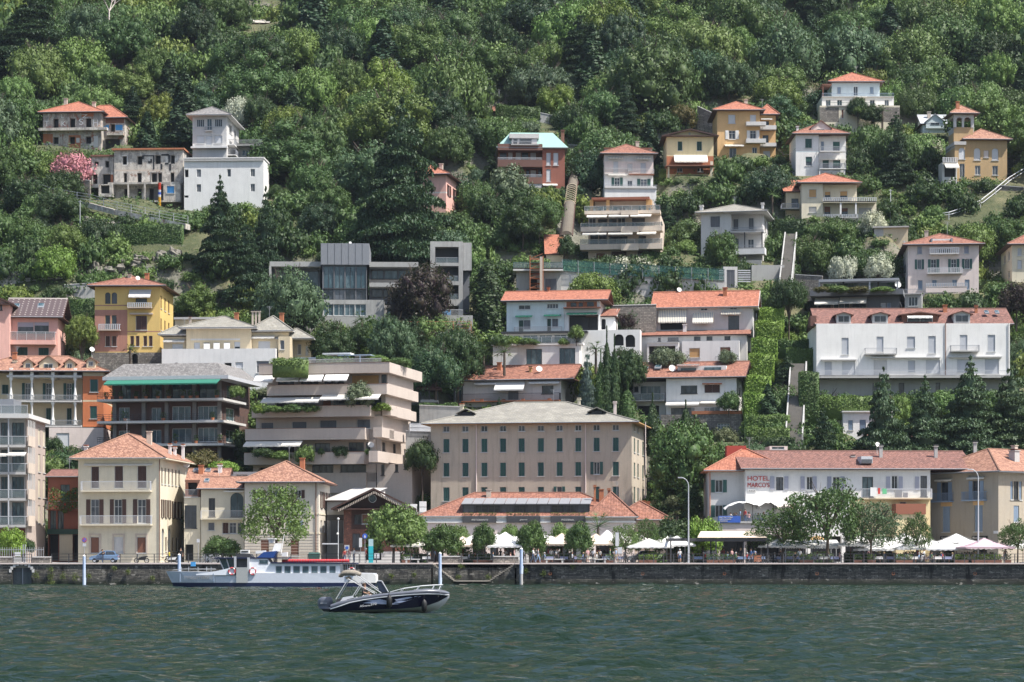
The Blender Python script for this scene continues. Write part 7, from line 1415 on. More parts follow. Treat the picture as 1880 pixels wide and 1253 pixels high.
for x,Yd,k,l,top,bot,sh,ha,lo,fa in(
 (188,297,'phone','person standing behind the blue car in a dark top','c_black','c_denim',0,'hair_dark',1,90),(979,284,'walk','person walking in a white top and blue jeans right of the mooring pole','shirt_white','c_denim',0,'hair_brown',1,70),(988,284.6,'walk','person walking in a grey top and light trousers beside the one in jeans','c_grey','c_lblue',0,'hair_dark',0,80),
 (919,291,'stand','waiter in black standing under the white parasol behind the stone block','c_black','c_black',0,'hair_dark',0,20),(928,291,'stand','person in a white shirt facing the waiter in black','shirt_white','c_black',0,'hair_dark',0,-40),(1012,292,'stand','waiter in a white shirt left of the cream parasol','shirt_white','c_black',0,'hair_dark',0,0),(1023,292,'stand','waiter in white near the doorway under the cream parasol','shirt_white','c_black',0,'hair_brown',0,30),
 (1079,284,'stand','person in a pink shirt and khaki shorts beside a leaning bicycle','c_pink','c_khaki',1,'hair_brown',0,200),(1089,284.4,'stand','person in a pale top and dark trousers next to the pink shirt','shirt_white','trousers_dark',0,'hair_dark',1,150),(1086,293,'stand','person in dark clothes behind the bicycle pair','c_black','c_black',0,'hair_dark',0,0),(1101,294,'stand','waiter with white shirt in front of the dark restaurant door','shirt_white','c_black',0,'hair_dark',0,0),
 (1120,285,'stand','person in a patterned green dress near the sign post','c_green','c_green',1,'hair_brown',1,90),(1131,284,'walk','person in a light blue shirt and shorts walking past the menu board','c_lblue','c_khaki',1,'hair_grey',0,80),(1248,283.5,'walk','person in a white shirt and navy shorts walking left of the black pergola','shirt_white','c_blue',1,'hair_grey',0,180),(1360,287,'walk','person in a black dress walking under the pergola','c_black','c_black',1,'hair_blond',1,-60),(1379,284,'walk','person in a blue shirt pushing a bicycle beside the orange box','c_blue','trousers_dark',0,'hair_dark',0,-80),
 (633,292,'stand','person in red left in the small group by the brick hall','c_red','c_denim',0,'hair_dark',0,20),(641,292.5,'stand','person with blond hair in pink in the group by the brick hall','c_pink','shirt_white',0,'hair_blond',1,-30),(650,292,'stand','person in a white T shirt, right in the group by the brick hall','shirt_white','c_denim',0,'hair_brown',0,-60),(672,290,'stand','person in a dark red top and white cap beside the cyan totem','c_red','c_black',0,'hair_grey',0,-90),
 (332,291,'stand','person in black standing above the left white pole behind the ferry bow','c_black','c_black',0,'hair_dark',0,0),(787,292,'stand','person in white near the clipped round tree at the restaurant left','shirt_white','c_black',0,'hair_dark',0,40),(826,290,'stand','person in a white shirt right of the clipped tree','shirt_white','c_khaki',0,'hair_dark',0,-90),(1468,288,'stand','person in a cream top behind the tables under the blue lettered awning','shirt_white','c_grey',0,'hair_brown',1,0),(1846,291,'stand','dark clad person left of the tree at the right edge','c_black','c_black',0,'hair_dark',0,0)):
    person(x,Yd,k,l,top,bot,sh,ha,lo,fa)
# =============================================== STREET FURNITURE
def chair_proto():
    e=empty('chair','x','chair'); mb=MB(); mb.box(-.21,-.21,.43,.21,.21,.47); mb.build('seat',['shade'],e); mb=MB(); mb.box(-.21,.19,.6,.21,.23,.9); mb.build('backrest',['shade'],e)
    for sx in(-1,1):
        for sy in(-1,1): mb=MB(); mb.box(sx*.19-.018,sy*.19-.018,0,sx*.19+.018,sy*.19+.018,.43 if sy<0 else .9); mb.build('leg',['dark'],e)
    return e
def table_proto(cl):
    e=empty('dining_table','x','table'); mb=MB(); mb.box(-.45,-.45,.72,.45,.45,.75); mb.build('tabletop',['wood'],e); mb=MB(); mb.cyl((0,0,0),(0,0,.72),.04,.04,8); mb.box(-.28,-.04,0,.28,.04,.04); mb.box(-.04,-.28,.001,.04,.28,.041); mb.build('leg',['dark'],e)
    mb=MB(); n=6; mb.box(-.47,-.47,.752,.47,.47,.76)
    for i in range(n):
        for (a,b_,q) in(((-.47+.94*i/n,-.48),(-.47+.94*(i+1)/n,-.48),0),((-.47+.94*i/n,.48),(-.47+.94*(i+1)/n,.48),0),((-.48,-.47+.94*i/n),(-.48,-.47+.94*(i+1)/n),0),((.48,-.47+.94*i/n),(.48,-.47+.94*(i+1)/n),0)): mb.poly([(a[0],a[1],.76),(b_[0],b_[1],.76),(b_[0]*1.04,b_[1]*1.04,.46-.03*(i%2)),(a[0]*1.04,a[1]*1.04,.46-.03*((i+1)%2))])
    mb.build('cloth',[cl],e); return e
def proto(e): index_children(e); return e
CHP=proto(chair_proto()); TBP=[proto(table_proto(m_)) for m_ in('white',flat('cloth_lilac',(.30,.32,.48)),flat('cloth_blue',(.20,.28,.45)),'awn')]
def place(p,loc,rz,label,group=None,used=set()):
    if p.name not in used: used.add(p.name); e=p
    else: e=copy_tree(p)
    e.location=loc; e.rotation_euler[2]=rz; e['label']=label
    if group: e['group']=group
    return e
areas=[(735,1000,287,'restaurant parasols',8,0),(1000,1150,286,'restaurant parasols',6,1),(1275,1405,286,'black pergola',7,2),(1425,1540,287,'lettered awning',6,1),(1600,1750,287,'parasols left of the ochre house',7,0),(1765,1850,287,'lilac parasol',3,3)]
tops=['shirt_white','c_black','c_blue','c_lblue','c_red','c_pink','c_green','c_grey','shirt_white']; k_=0
for x0,x1,Yd,nm,n,cm in areas:
    for i in range(n):
        x=x0+(x1-x0)*(i+.5)/n+prnd.uniform(-3,3); Y=Yd+prnd.choice([0,2.6]); X=T(x)*Y; c=cm if prnd.random()<.7 else prnd.randrange(4)
        place(TBP[c],(X,Y,PZ),0,'cloth covered dining table under the %s'%nm,'dining tables, '+nm)
        for sg in(-1,1):
            place(CHP,(X+sg*.72,Y,PZ),sg*-math.pi/2,'dark chair drawn up to a dining table under the %s'%nm,'dining chairs, '+nm)
            if prnd.random()<.78:
                person(0,Y,'sit','seated diner at a table under the %s'%nm,prnd.choice(tops),prnd.choice(['trousers_dark','c_denim','c_khaki']),prnd.random()<.4,prnd.choice(['hair_dark','hair_brown','hair_blond','hair_grey']),prnd.randrange(2),sg*-90,wx=X+sg*.66,group='seated diners, '+nm)
for i in range(34):
    x=prnd.choice([prnd.uniform(740,1220),prnd.uniform(1280,1850)]); person(x,prnd.uniform(293,299),prnd.choice(['stand','sit','walk']),'guest or waiter among the rear tables under the parasols',prnd.choice(tops),prnd.choice(['trousers_dark','c_denim','c_black']),False,prnd.choice(['hair_dark','hair_brown']),prnd.randrange(2),prnd.uniform(0,360),group='guests among the rear tables')
def parasol(x,yt,ye,w_,Y,mat,label,group=None,scal=True):
    c=at(x,yt,Y); h=c.z-PZ; r=w_/2*Y/F; dz=(ye-yt)*Y/F; e=empty('parasol',label,'parasol',(c.x,Y,PZ),prnd.uniform(-.15,.15),group); mb=MB(); mb.cyl((0,0,0),(0,0,h),.04,.035,8); mb.build('pole',['wood'],e); mb=MB(); mb.box(-.35,-.35,0,.35,.35,.08); mb.build('base',['grey'],e)
    mb=MB(); n=4; pts=[(r,r*.8),(-r,r*.8),(-r,-r*.8),(r,-r*.8)]
    for i in range(4):
        a=Vector((*pts[i],h-dz)); b_=Vector((*pts[(i+1)%4],h-dz)); t=Vector((0,0,h)); m_=8; prev=None
        for j in range(3):
            f0,f1=j/3,(j+1)/3; sag=lambda f:-.14*math.sin(f*math.pi)
            p0=t.lerp(a,f0)+Vector((0,0,sag(f0))); p1=t.lerp(a,f1)+Vector((0,0,sag(f1))); q0=t.lerp(b_,f0)+Vector((0,0,sag(f0))); q1=t.lerp(b_,f1)+Vector((0,0,sag(f1)))
            mb.poly([p0,p1,q1,q0] if j else [p0,p1,q1])
        for j in range(m_):
            u=a.lerp(b_,j/m_); v=a.lerp(b_,(j+1)/m_); mid=(u+v)/2; mb.poly([u,v,v+Vector((0,0,-.14)),mid+Vector((0,0,-.22)),u+Vector((0,0,-.14))])
        mb.cyl(a,b_,.015,.015,4); mb.cyl(t,a,.018,.018,4)
    mb.build('canopy',[mat],e); return e
PAR=[(756,988,1000,52,292,'awn','cream parasol left of the clipped quay tree'),(850,986,1000,46,293,'awnp','cream parasol with wavy rim right of the clipped quay tree'),(884,981,998,60,298,'white2','wide white parasol behind the second clipped tree'),(928,978,999,62,298,'white2','tall white parasol behind the mooring pole'),(937,991,1001,56,289,'white2','low flat white parasol near the railing by the stone block'),(992,977,999,58,297,'white2','tall white parasol right of the middle clipped tree'),(1032,980,997,44,293,'awnp','peach coloured parasol right of the middle clipped tree'),
 (1095,981,997,44,292,'awnp','cream parasol in front of the dark restaurant door'),(1115,974,996,44,296,'white2','tall white parasol left of the sign post'),(1172,979,1000,52,297,'white2','tall white parasol under the wind bent tree'),(1212,977,995,44,299,'white2','white parasol behind the dark round tree'),(1192,990,1002,58,290,'white2','low white parasol with wavy rim left of the pergola'),(1243,985,999,48,291,'white2','white parasol touching the black pergola'),
 (1432,989,1001,56,290,'white2','white parasol below the low wide tree'),(1562,990,999,36,289,'white2','small white parasol right of the largest tree'),(1604,995,1007,46,290,'white2','white parasol below the silvery tree'),(1638,992,1005,48,294,'white2','white parasol left of the small dark tree'),(1672,995,1005,46,290,'white2','white parasol under the small dark tree'),(1708,991,1003,44,295,'white2','white parasol at the corner of the ochre house'),(1736,993,1006,56,290,'white2','white parasol with wavy rim below the left balcony'),(1776,991,1004,56,294,'white2','white parasol behind the lilac one'),(1807,989,1003,64,287,flat('lilac',(.50,.36,.40)),'faded lilac parasol in front of the ochre house'),(1878,993,1003,50,292,'white2','white parasol at the right edge')]
for p in PAR: parasol(p[0],p[1]-1,p[2]+2,p[3]*1.45,*p[4:])
for i,(x,w_) in enumerate(((800,50),(868,46),(912,50),(960,50),(1012,50),(1052,50),(1076,46),(1140,52),(1160,50),(1228,46),(1660,50),(1622,46),(1690,46),(1756,50),(1585,44))):
    parasol(x,978+(i*5)%7,993+(i*5)%7,w_*1.4,296.5-(i%3)*.8,'white2' if i%4 else 'awn','white parasol of the back row, half hidden behind the front ones','back row of parasols')
# low hedges dividing the terraces
for i,(x0,x1,Y,fl_) in enumerate(((735,785,293,'dk'),(850,900,294,'dk'),(1020,1055,294,'md'),(1100,1125,295,'dk'),(1180,1225,294,'md'),(1440,1530,295,'dk'),(1550,1700,296,'dk'),(1720,1830,295.5,'dk'))):
    hedge(x0,1016,x1,1033,Y,fl_,'knee high box hedge dividing the cafe tables, number %s from the left'%('one two three four five six seven eight'.split()[i]),.6)
# hotel terrace canopies (above the banner)
TZ=zpx(960,HOTEL.Yr-3)
for x,w_,yt,l in((1362,66,920,'large curved white canopy over the hotel terrace'),(1408,40,920,'middle curved white canopy over the hotel terrace'),(1440,44,926,'drooping pinkish canopy at the right end of the hotel terrace')):
    Y=304.5; c=at(x,yt,Y); e=empty('canopy',l,'canopy',(c.x,Y,TZ)); h=c.z-TZ; r=w_/2*Y/F; mb=MB(); rows=[]
    for i in range(11):
        u=-1+2*i/10; rows.append([(u*r,v*1.4-.2,h-.9*abs(u)**2.2*(.9 if x!=1362 else (.95 if u<0 else .7))-.25*(1-v)*.5-.08*math.cos(u*12)*(v<-.5)) for v in(-1,-.5,0,.5,1)])
    mb.loft(rows,0,False,False); rows2=[[(p[0],p[1],p[2]-.04) for p in r_] for r_ in rows]; mb.loft(rows2,0,False,False); mb.build('fabric',['white2' if x<1430 else 'lpink'],e); mb=MB(); mb.cyl((r*.6,0,0),(r*.6,0,h-.5),.04,.04,6); mb.cyl((r*.6,0,h-.5),(0,0,h-.1),.03,.03,6); mb.build('mast',['dark'],e)
for i,x in enumerate((1341,1348,1352,1359,1368,1375,1392,1402)):
    person(x,302.6,'sit' if i not in(3,4) else 'stand','guest on the hotel terrace beneath the white canopies',tops[i%9],'c_denim',0,['hair_dark','hair_brown'][i%2],i%2,prnd.uniform(0,360),z=TZ+.01,group='guests on the hotel terrace')
# black pergola
P=at(1315,1033,290); e=empty('pergola','long black pergola with cream awning roof in front of the hotel','pergola',(P.x,290,PZ)); 
for x in(1228,1262,1310,1360,1404):
    for Y in(286.5,294): mb=MB(); u=T(x)*290-P.x; mb.box(u-.08,Y-290-.08,0,u+.08,Y-290+.08,2.55); mb.build('post',['dark'],e)
mb=MB(); u0,u1=T(1226)*290-P.x,T(1406)*290-P.x; mb.box(u0,-3.7,2.55,u1,-3.5,2.9); mb.box(u0,3.9,2.55,u1,4.1,2.9); mb.box(u0,-3.5,2.55,u0+.15,3.9,2.88); mb.box(u1-.15,-3.5,2.55,u1,3.9,2.88); mb.box((u0+u1)/2,-3.5,2.55,u1-.2,3.9,2.7); mb.build('beam',['dark'],e)
mb=MB(); a=T(1276)*290-P.x; b_=T(1402)*290-P.x; mb.hexa([(a,-3.9,2.95),(b_,-3.9,2.95),(b_-.3,4.2,3.75),(a+1,4.2,3.75),(a,-3.9,3.0),(b_,-3.9,3.0),(b_-.3,4.2,3.8),(a+1,4.2,3.8)]); mb.build('awning_roof',['awnp'],e)
P=at(1485,1033,291); e=empty('market_awning','long white scalloped awning with blue lettering right of the low wide tree','awning',(P.x,291,PZ)); mb=MB(); u0,u1=T(1437)*291-P.x,T(1540)*291-P.x
mb.hexa([(u0,-2.5,1.95),(u1,-2.5,1.95),(u1,2,2.7),(u0,2,2.7),(u0,-2.5,2.0),(u1,-2.5,2.0),(u1,2,2.75),(u0,2,2.75)]); n=22
for i in range(n): a=u0+(u1-u0)*i/n; mb.poly([(a,-2.51,2.0),(a+(u1-u0)/n,-2.51,2.0),(a+(u1-u0)/n,-2.51,1.75),(a+(u1-u0)/n/2,-2.51,1.65),(a,-2.51,1.75)])
mb.build('fabric',['white2'],e)
for x in(1438,1486,1539):
    for Y in(-2.4,1.9): mb=MB(); u=T(x)*291-P.x; mb.cyl((u,Y,0),(u,Y,2.0 if Y<0 else 2.7),.04,.04,6); mb.build('post',['blind'],e)
P=at(1500,1033,297); e=empty('gazebo','small ochre peaked gazebo canopy behind the white scalloped awning','canopy',(P.x,297,PZ)); mb=MB(); r=1.6
for i in range(4):
    a=(r*(1 if i in(0,3) else -1),r*(1 if i<2 else -1),2.5); j=(i+1)%4; b_=(r*(1 if j in(0,3) else -1),r*(1 if j<2 else -1),2.5); mb.poly([a,b_,(0,0,3.35)]); 
mb.build('canopy',['tan'],e); mb=MB(); 
for sx in(-1,1):
    for sy in(-1,1): mb=MB(); mb.cyl((sx*1.5,sy*1.5,0),(sx*1.5,sy*1.5,2.5),.04,.04,6); mb.build('post',['blind'],e)
# mooring poles
def mooring(x,yt,w_,label,Y=275,wood=None):
    P=at(x,yt,Y); r=w_/2*.8*Y/F; m_=plaster('polewb',(.66,.70,.76),.1,(.16,.30,.58),1.0,.7,.9); zt=P.z; e=empty('mooring_pole',label,'mooring pole',(P.x,Y,0)); mb=MB(); zw=zpx(wood,Y) if wood else .0
    mb.cyl((0,0,zw),(0,0,zt),r*1.05,r*.95,14); mb.cyl((r*.6,0,zw),(r*1.1,0,zw+.9),r*.5,r*.2,8); mb.build('painted_shaft',[m_],e); mb=MB(); mb.cyl((0,0,-3),(0,0,zw-.01),r*1.1,r,12); mb.build('wooden_foot',['grey'],e); mb=MB(); mb.lathe([(r,0),(r*1.02,.05),(r*.4,.16),(.01,.2)],(0,0,zt),14); mb.build('cap',['white'],e)
mooring(154.5,1022,7,'blue and white mooring pole at the left in front of the parked blue car'); mooring(329,1020,7.5,'blue and white mooring pole behind the bow of the ferry',Y=277.5); mooring(808,1017,7,'blue and white mooring pole at the left flight of the landing stairs'); mooring(957,1009,7.5,'tallest blue and white mooring pole with grey wooden foot',Y=274,wood=1054)
# railings
def railing(x0,x1,sp,label,Y=280.4,h=1.05,kind='cross',z=2.57):
    X0,X1=T(x0)*Y,T(x1)*Y; e=empty('railing',label,'railing',((X0+X1)/2,Y,z)); n=max(1,round((X1-X0)*F/Y/sp)); L=(X1-X0)/2
    for i in range(n+1):
        mb=MB(); u=-L+2*L*i/n; mb.box(u-.05,-.04,-.35,u+.05,.04,h); mb.build('post',['dark'],e)
    for zz in(h-.05,h*.62,h*.3): 
        mb=MB(); mb.box(-L,-.02,zz,L,.02,zz+.055); mb.build('rail',['dark'],e)
railing(95,785,31,'iron railing of the left quay between the garden block and the landing stairs'); railing(848,905,28,'short iron railing between the two stone blocks above the landing stairs',Y=283.7); railing(962,1420,18.6,'iron railing along the quay before the parasols and pergola'); railing(1420,1900,18.6,'iron railing along the quay from the low wide tree to the right edge'); railing(24,58,17,'short railing above the boat arch',h=1.0)
for x0,x1,y0,Y,l in((-10,24,1022,281.5,'stone parapet block left of the boat arch'),(59,93,1022,281.5,'stone parapet block right of the boat arch'),(811,848,1021,284.2,'stone parapet block left above the landing stairs'),(905,952,1021,284.2,'stone parapet block right above the landing stairs')):
    mb=MB(); X0,X1=T(x0)*Y,T(x1)*Y; zt=zpx(y0,Y); mb.box(X0,Y-.35,2.3,X1,Y+.35,zt-.12); mb.box(X0-.08,Y-.43,zt-.12,X1+.08,Y+.43,zt,1); o=mb.build('parapet_block',['stone','lgrey']); tag(o,l,'parapet')
# gate and fence at far left
e=empty('garden_fence','pale iron picket fence with notice at the far left of the quay','fence',at(60,1033,285)); 
for i in range(20): mb=MB(); u=(-60+i*4.2)*285/F; mb.box(u-.025,-.02,0,u+.025,.02,1.75+.06*(i%2)); mb.build('picket',['steel'],e)
mb=MB(); mb.box(-3.9,-.03,.4,1.3,.03,.46); mb.box(-3.9,-.03,1.45,1.3,.03,1.51); mb.build('rail',['steel'],e); mb=MB(); mb.box(-2.1,-.07,.75,-1.4,-.04,1.2); mb.build('notice',['blind'],e)
for u in(-1.1,-.85): mb=MB(); mb.box(u-.05,-.05,0,u+.05,.05,2.1); mb.build('gate_post',['steel'],e)
# lamps
def lamp(x,yt,label,Y=286,ax=-14,drop=6):
    P=at(x,1033,Y); h=zpx(yt+14,Y)-PZ; e=empty('street_lamp',label,'street lamp',(P.x,Y,PZ)); k=Y/F; mb=MB(); mb.cyl((0,0,0),(0,0,h*.5),.11,.08,8); mb.cyl((0,0,h*.5),(0,0,h),.08,.06,8); arc=[(ax*k*math.sin(t)**1.0*1.0*(1),0,h+(14*k)*(1-math.cos(t)) if 0 else h+14*k*math.sin(t*.5+0)*1.0) for t in (0,.4,.8,1.2,1.57)]
    arc=[(ax*k*(f**1.6),0,h+14*k*math.sin(f*math.pi/2)) for f in(0,.25,.5,.75,1)]; mb.tube(arc,.05,6); mb.build('mast',['blind'],e); mb=MB(); p=Vector(arc[-1]); mb.box(p.x-.35,-.12,p.z-.08,p.x+.15,.12,p.z+.05); mb.build('lamp_head',['blind'],e)
lamp(1264,877,'tall grey street lamp with curved arm left of the hotel'); lamp(1796,862,'tall pale street lamp with curved arm in front of the ochre house')
e=empty('street_lamp','slim lamp post with two small spotlights left of the brick hall','street lamp',(T(621)*288,288,PZ)); mb=MB(); hh=zpx(953,288)-PZ; mb.cyl((0,0,0),(0,0,hh),.05,.04,6); mb.build('mast',['blind'],e)
for zz in(hh,hh*.66): mb=MB(); mb.lathe([(.02,-.1),(.14,-.05),(.14,.08),(.02,.14)],(-.08 if zz<hh else 0,0,zz),8); mb.build('spotlight',['white2'],e)
mb=MB(); mb.box(-1.9,-.04,hh*.42,-.05,.04,hh*.42+.14); mb.build('barrier_arm',['blind'],e)
def sign(x,yt,yb,Y,label,kind,w_=.55,h=None):
    hh=zpx(yt,Y)-PZ; e=empty('sign',label,'sign',(T(x)*Y,Y,PZ)); mb=MB(); mb.cyl((0,0,0),(0,0,hh),.03,.03,6); mb.build('post',['steel'],e); zc=hh-.3
    if kind=='nopark':
        mb=MB(); mb.cyl((0,-.04,zc),(0,-.07,zc),.3,.3,18); mb.build('disc',[flat('signr',(.5,.05,.05))],e); mb=MB(); mb.cyl((0,-.071,zc),(0,-.08,zc),.23,.23,18); mb.build('inner_disc',[flat('signb',(.04,.12,.5))],e); mb=MB(); mb.hexa([(-.19,-.085,zc+.13),(-.13,-.085,zc+.19),(.19,-.085,zc-.13),(.13,-.085,zc-.19),(-.19,-.09,zc+.13),(-.13,-.09,zc+.19),(.19,-.09,zc-.13),(.13,-.09,zc-.19)]); mb.build('slash',[MATS['signr']],e); mb=MB(); mb.box(-.2,-.06,zc-.75,.2,-.04,zc-.4); mb.build('plate',['blind'],e)
    elif kind=='blue':
        mb=MB(); mb.cyl((0,-.04,zc),(0,-.07,zc),.3,.3,18); mb.build('disc',[MATS['signb']],e); mb=MB(); mb.box(-.04,-.09,zc-.18,.04,-.075,zc+.12); mb.poly([(-.13,-.085,zc-.05),(.13,-.085,zc-.05),(0,-.085,zc-.22)]); mb.build('arrow',['white2'],e)
    elif kind=='plate':
        mb=MB(); mb.box(-w_/2,-.06,hh-(h or .6),w_/2,-.04,hh); mb.build('plate',['blind'],e)
        if kind=='plate' and label.startswith('parking'):
            mb=MB(); mb.cyl((0,-.06,hh-.35),(0,-.075,hh-.35),.2,.2,16); mb.build('symbol',[MATS['signb']],e)
sign(155,987,1033,286,'no parking sign left of the blue car','nopark'); sign(637,1001,1020,298,'parking plate sign on the left of the brick hall','plate',.6,.7); sign(662,988,1033,289,'tall narrow sign plate left of the blue round sign','plate',.35,1.1); sign(670,980,1033,288,'round blue arrow sign left of the cyan totem','blue'); sign(692,1016,1033,283.5,'white notice board at the railing right of the cyan totem','plate',.6,.6); sign(1133,978,1033,286,'sign post with pale plates among the bright trees','plate',.4,1.6); sign(364,990,1033,284,'small meter post behind the ferry bow','plate',.35,.4); sign(1062,1008,1033,288,'menu board under the clipped tree','plate',.5,.8); sign(1138,1005,1033,287,'menu board left of the sign post','plate',.5,.8)
e=empty('info_totem','cyan information totem with pale top in front of the brick hall','totem',(T(681)*288,288,PZ)); hh=zpx(990,288)-PZ; mb=MB(); mb.box(-.27,-.12,0,.27,.12,hh*.7); mb.build('body',[flat('cyan',(.02,.36,.42),.4)],e); mb=MB(); mb.box(-.27,-.12,hh*.7,.27,.12,hh); mb.build('head',[flat('lcyan',(.45,.62,.64),.4)],e)
def planter(x,Y,w_,label,flow='lt',h=.38,pot='mbrown',hh=.6,group='planters along the promenade'):
    e=empty('planter',label,'planter',(T(x)*Y,Y,PZ),0,group); mb=MB(); mb.hexa([(-w_/2+.06,-.25,0),(w_/2-.06,-.25,0),(w_/2-.06,.25,0),(-w_/2+.06,.25,0),(-w_/2,-.3,h),(w_/2,-.3,h),(w_/2,.3,h),(-w_/2,.3,h)]); mb.build('box',[pot],e); g=MB()
    for i in range(int(260*w_)):
        p=Vector((prnd.uniform(-w_/2,w_/2),prnd.uniform(-.3,.3),h+hh*prnd.random()**.8)); s_=.07; g.poly([p+Vector((prnd.uniform(-s_,s_),prnd.uniform(-s_,s_),prnd.uniform(-s_,s_))) for _ in range(4)])
    k=g.build('plants',['leaf'],e); k.color=(*COLS[flow],1)
for x,Y,w_,fl_ in((745,285.5,1,'md'),(893,288,3.2,'dk'),(1010,289,5,'dk'),(1050,289,2,'md'),(1064,285,.6,'lt'),(1120,285,1,'lt'),(1198,286,1,'lime'),(1182,287,1.2,'lt'),(1308,285,1.4,'md'),(1335,286,2,'md'),(1480,286,1.6,'lt'),(1660,286,2,'lt'),(1765,285,1.6,'lime'),(1797,285,1.8,'lime'),(1825,285,1.8,'lime'),(1850,285.5,.8,'dk'),(1575,286,1,'md'),(1600,286,1,'lt')): planter(x,Y,w_,'planter box with leafy plants along the promenade railing',fl_)
def bench(x,Y,w_,label):
    e=empty('bench',label,'bench',(T(x)*Y,Y,PZ)); mb=MB(); mb.box(-w_/2,-.22,.38,w_/2,.22,.48); mb.build('seat',['lgrey'],e)
    for sg in(-1,1): mb=MB(); mb.box(sg*w_*.38-.1,-.18,0,sg*w_*.38+.1,.18,.38); mb.build('leg',['grey'],e)
bench(1018,283.5,2.4,'pale stone bench left of the pink shirted person'); bench(1101,283.5,1.6,'pale stone bench between the bicycle pair and the sign post'); bench(757,283.5,1.8,'pale stone bench at the railing left of the left stone block')
# vehicles ------------------------------------------------
def wheel(parent,x,y,r,w_,rim='blind'):
    t=MB(); n=20; rings=[]
    for k in range(6):
        a=2*math.pi*k/6; rings.append([(x+(r-.06+.06*math.cos(a))*math.cos(2*math.pi*i/n),y+w_/2*math.sin(a),r+(r-.06+.06*math.cos(a))*math.sin(2*math.pi*i/n)) for i in range(n)])
    t.loft(rings+[rings[0]],0,True,False); o=t.build('wheel',['black'],parent,True); q=MB(); q.cyl((x,y-w_*.3,r),(x,y+w_*.3,r),r*.62,r*.62,14); q.build('rim',[rim],o); return o
def car(X,Y,rz,paint,label,L=3.5,H=1.5,van=False,cat='car'):
    e=empty('van' if van else 'parked_car',label,cat,(X,Y,PZ),rz); hw=.80 if not van else .95
    if not van: low=[(-L/2,.30),(-L/2+.02,.62),(-L/2+.25,.80),(-L/2+.95,.93),(L/2-.25,.98),(L/2-.02,.85),(L/2,.35)]; up=[(-L/2+.95,.93),(-L/2+1.5,H-.06),(-L/2+2.2,H),(L/2-.45,H-.05),(L/2-.08,.96)]
    else: low=[(-L/2,.35),(-L/2+.02,.8),(-L/2+.5,1.05),(-L/2+.9,1.15),(L/2,1.15),(L/2,.35)]; up=[(-L/2+.9,1.15),(-L/2+1.5,H-.1),(-L/2+1.9,H),(L/2-.1,H),(L/2,1.15)]
    mb=MB()
    def strip(pr,w0,w1,zs,close):
        rings=[]
        for y,f in((-1,1),(-.93,0),(.93,0),(1,1)):
            pass
        k=len(pr); L_=[(p[0],-(w0 if p[1]<=zs else w1),p[1]) for p in pr]; R_=[(p[0],(w0 if p[1]<=zs else w1),p[1]) for p in pr]
        for i in range(k-1): mb.poly([L_[i],L_[i+1],R_[i+1],R_[i]])
        mb.poly(L_); mb.poly(R_); mb.poly([L_[0],L_[-1],R_[-1],R_[0]])
    strip(low,hw,hw,9,1); strip(up,hw,hw-.13,up[0][1]+.02,1); body=mb.build('body',[paint],e)
    bv=body.modifiers.new('b','BEVEL'); bv.width=.06; bv.segments=2; bv.limit_method='ANGLE'
    z0=up[0][1]+.05; z1=H-.12
    def gw(x0,x1,x2,x3):
        for sg in(-1,1):
            g=MB(); yb_=sg*(hw+.004); yt_=sg*(hw-.11); g.poly([(x0,yb_,z0),(x1,yb_,z0),(x2,yt_,z1),(x3,yt_,z1)]); g.poly([(x0,yb_-sg*.02,z0),(x1,yb_-sg*.02,z0),(x2,yt_-sg*.02,z1),(x3,yt_-sg*.02,z1)]); g.build('side_window',['glass'],e)
    if not van: gw(-L/2+1.1,-L/2+1.95,-L/2+1.95,-L/2+1.6); gw(-L/2+2.05,L/2-.35,L/2-.55,-L/2+2.05)
    else: gw(-L/2+1.1,-L/2+1.9,-L/2+1.9,-L/2+1.55)
    for nm,a,b_ in(('windscreen',up[0],up[1]),('rear_window',up[-1],up[-2])):
        g=MB(); sg=-1 if nm=='windscreen' else 1; d_=sg*.012; ax,az=a[0]+(b_[0]-a[0])*.12,a[1]+(b_[1]-a[1])*.12; bx,bz=a[0]+(b_[0]-a[0])*.9,a[1]+(b_[1]-a[1])*.9; g.hexa([(ax+d_,-hw+.12,az),(ax+d_,hw-.12,az),(bx+d_,hw-.2,bz),(bx+d_,-hw+.2,bz),(ax+d_*2,-hw+.12,az+.01),(ax+d_*2,hw-.12,az+.01),(bx+d_*2,hw-.2,bz+.01),(bx+d_*2,-hw+.2,bz+.01)]); g.build(nm,['glass'],e)
    for sx in(-L/2+.65,L/2-.62):
        for sy in(-hw+.06,hw-.06): wheel(e,sx,sy,.29,.2)
    for sy in(-1,1):
        g=MB(); g.box(-L/2-.015,sy*.5-.17,.58,-L/2+.1,sy*.5+.17,.74); g.build('headlight',['blind'],e); g=MB(); g.box(L/2-.1,sy*.6-.1,.65,L/2+.012,sy*.6+.1,.85); g.build('tail_light',[MATS['signred']],e)
        g=MB(); g.box(-L/2+1.05,sy*(hw+.08)-.07,.95,-L/2+1.2,sy*(hw+.08)+.07,1.07); g.build('mirror',[paint],e)
    g=MB(); g.box(L/2+.005,-.25,.42,L/2+.02,.25,.53); g.build('number_plate',['white2'],e); g=MB(); g.box(-L/2+.9,-hw-.02,.45,L/2-.9,-hw-.002,.52); g.build('side_moulding',['dark'],e); return e
carb=flat('carblue',(.22,.35,.55),.25); carb.node_tree.nodes['Principled BSDF'].inputs['Coat Weight'].default_value=.6
car(T(192)*298,298,0,carb,'small light blue hatchback parked in front of the cream palazzo'); car(T(403)*297,297,math.radians(-60),flat('vanwhite',(.75,.75,.76),.3),'white delivery van under the low round tree behind the ferry',4.4,2.1,True,'van'); car(T(1180)*300.5,300.5,math.radians(5),flat('carsilver',(.30,.34,.38),.25),'silver hatchback half hidden behind the parasols left of the pergola',3.7)
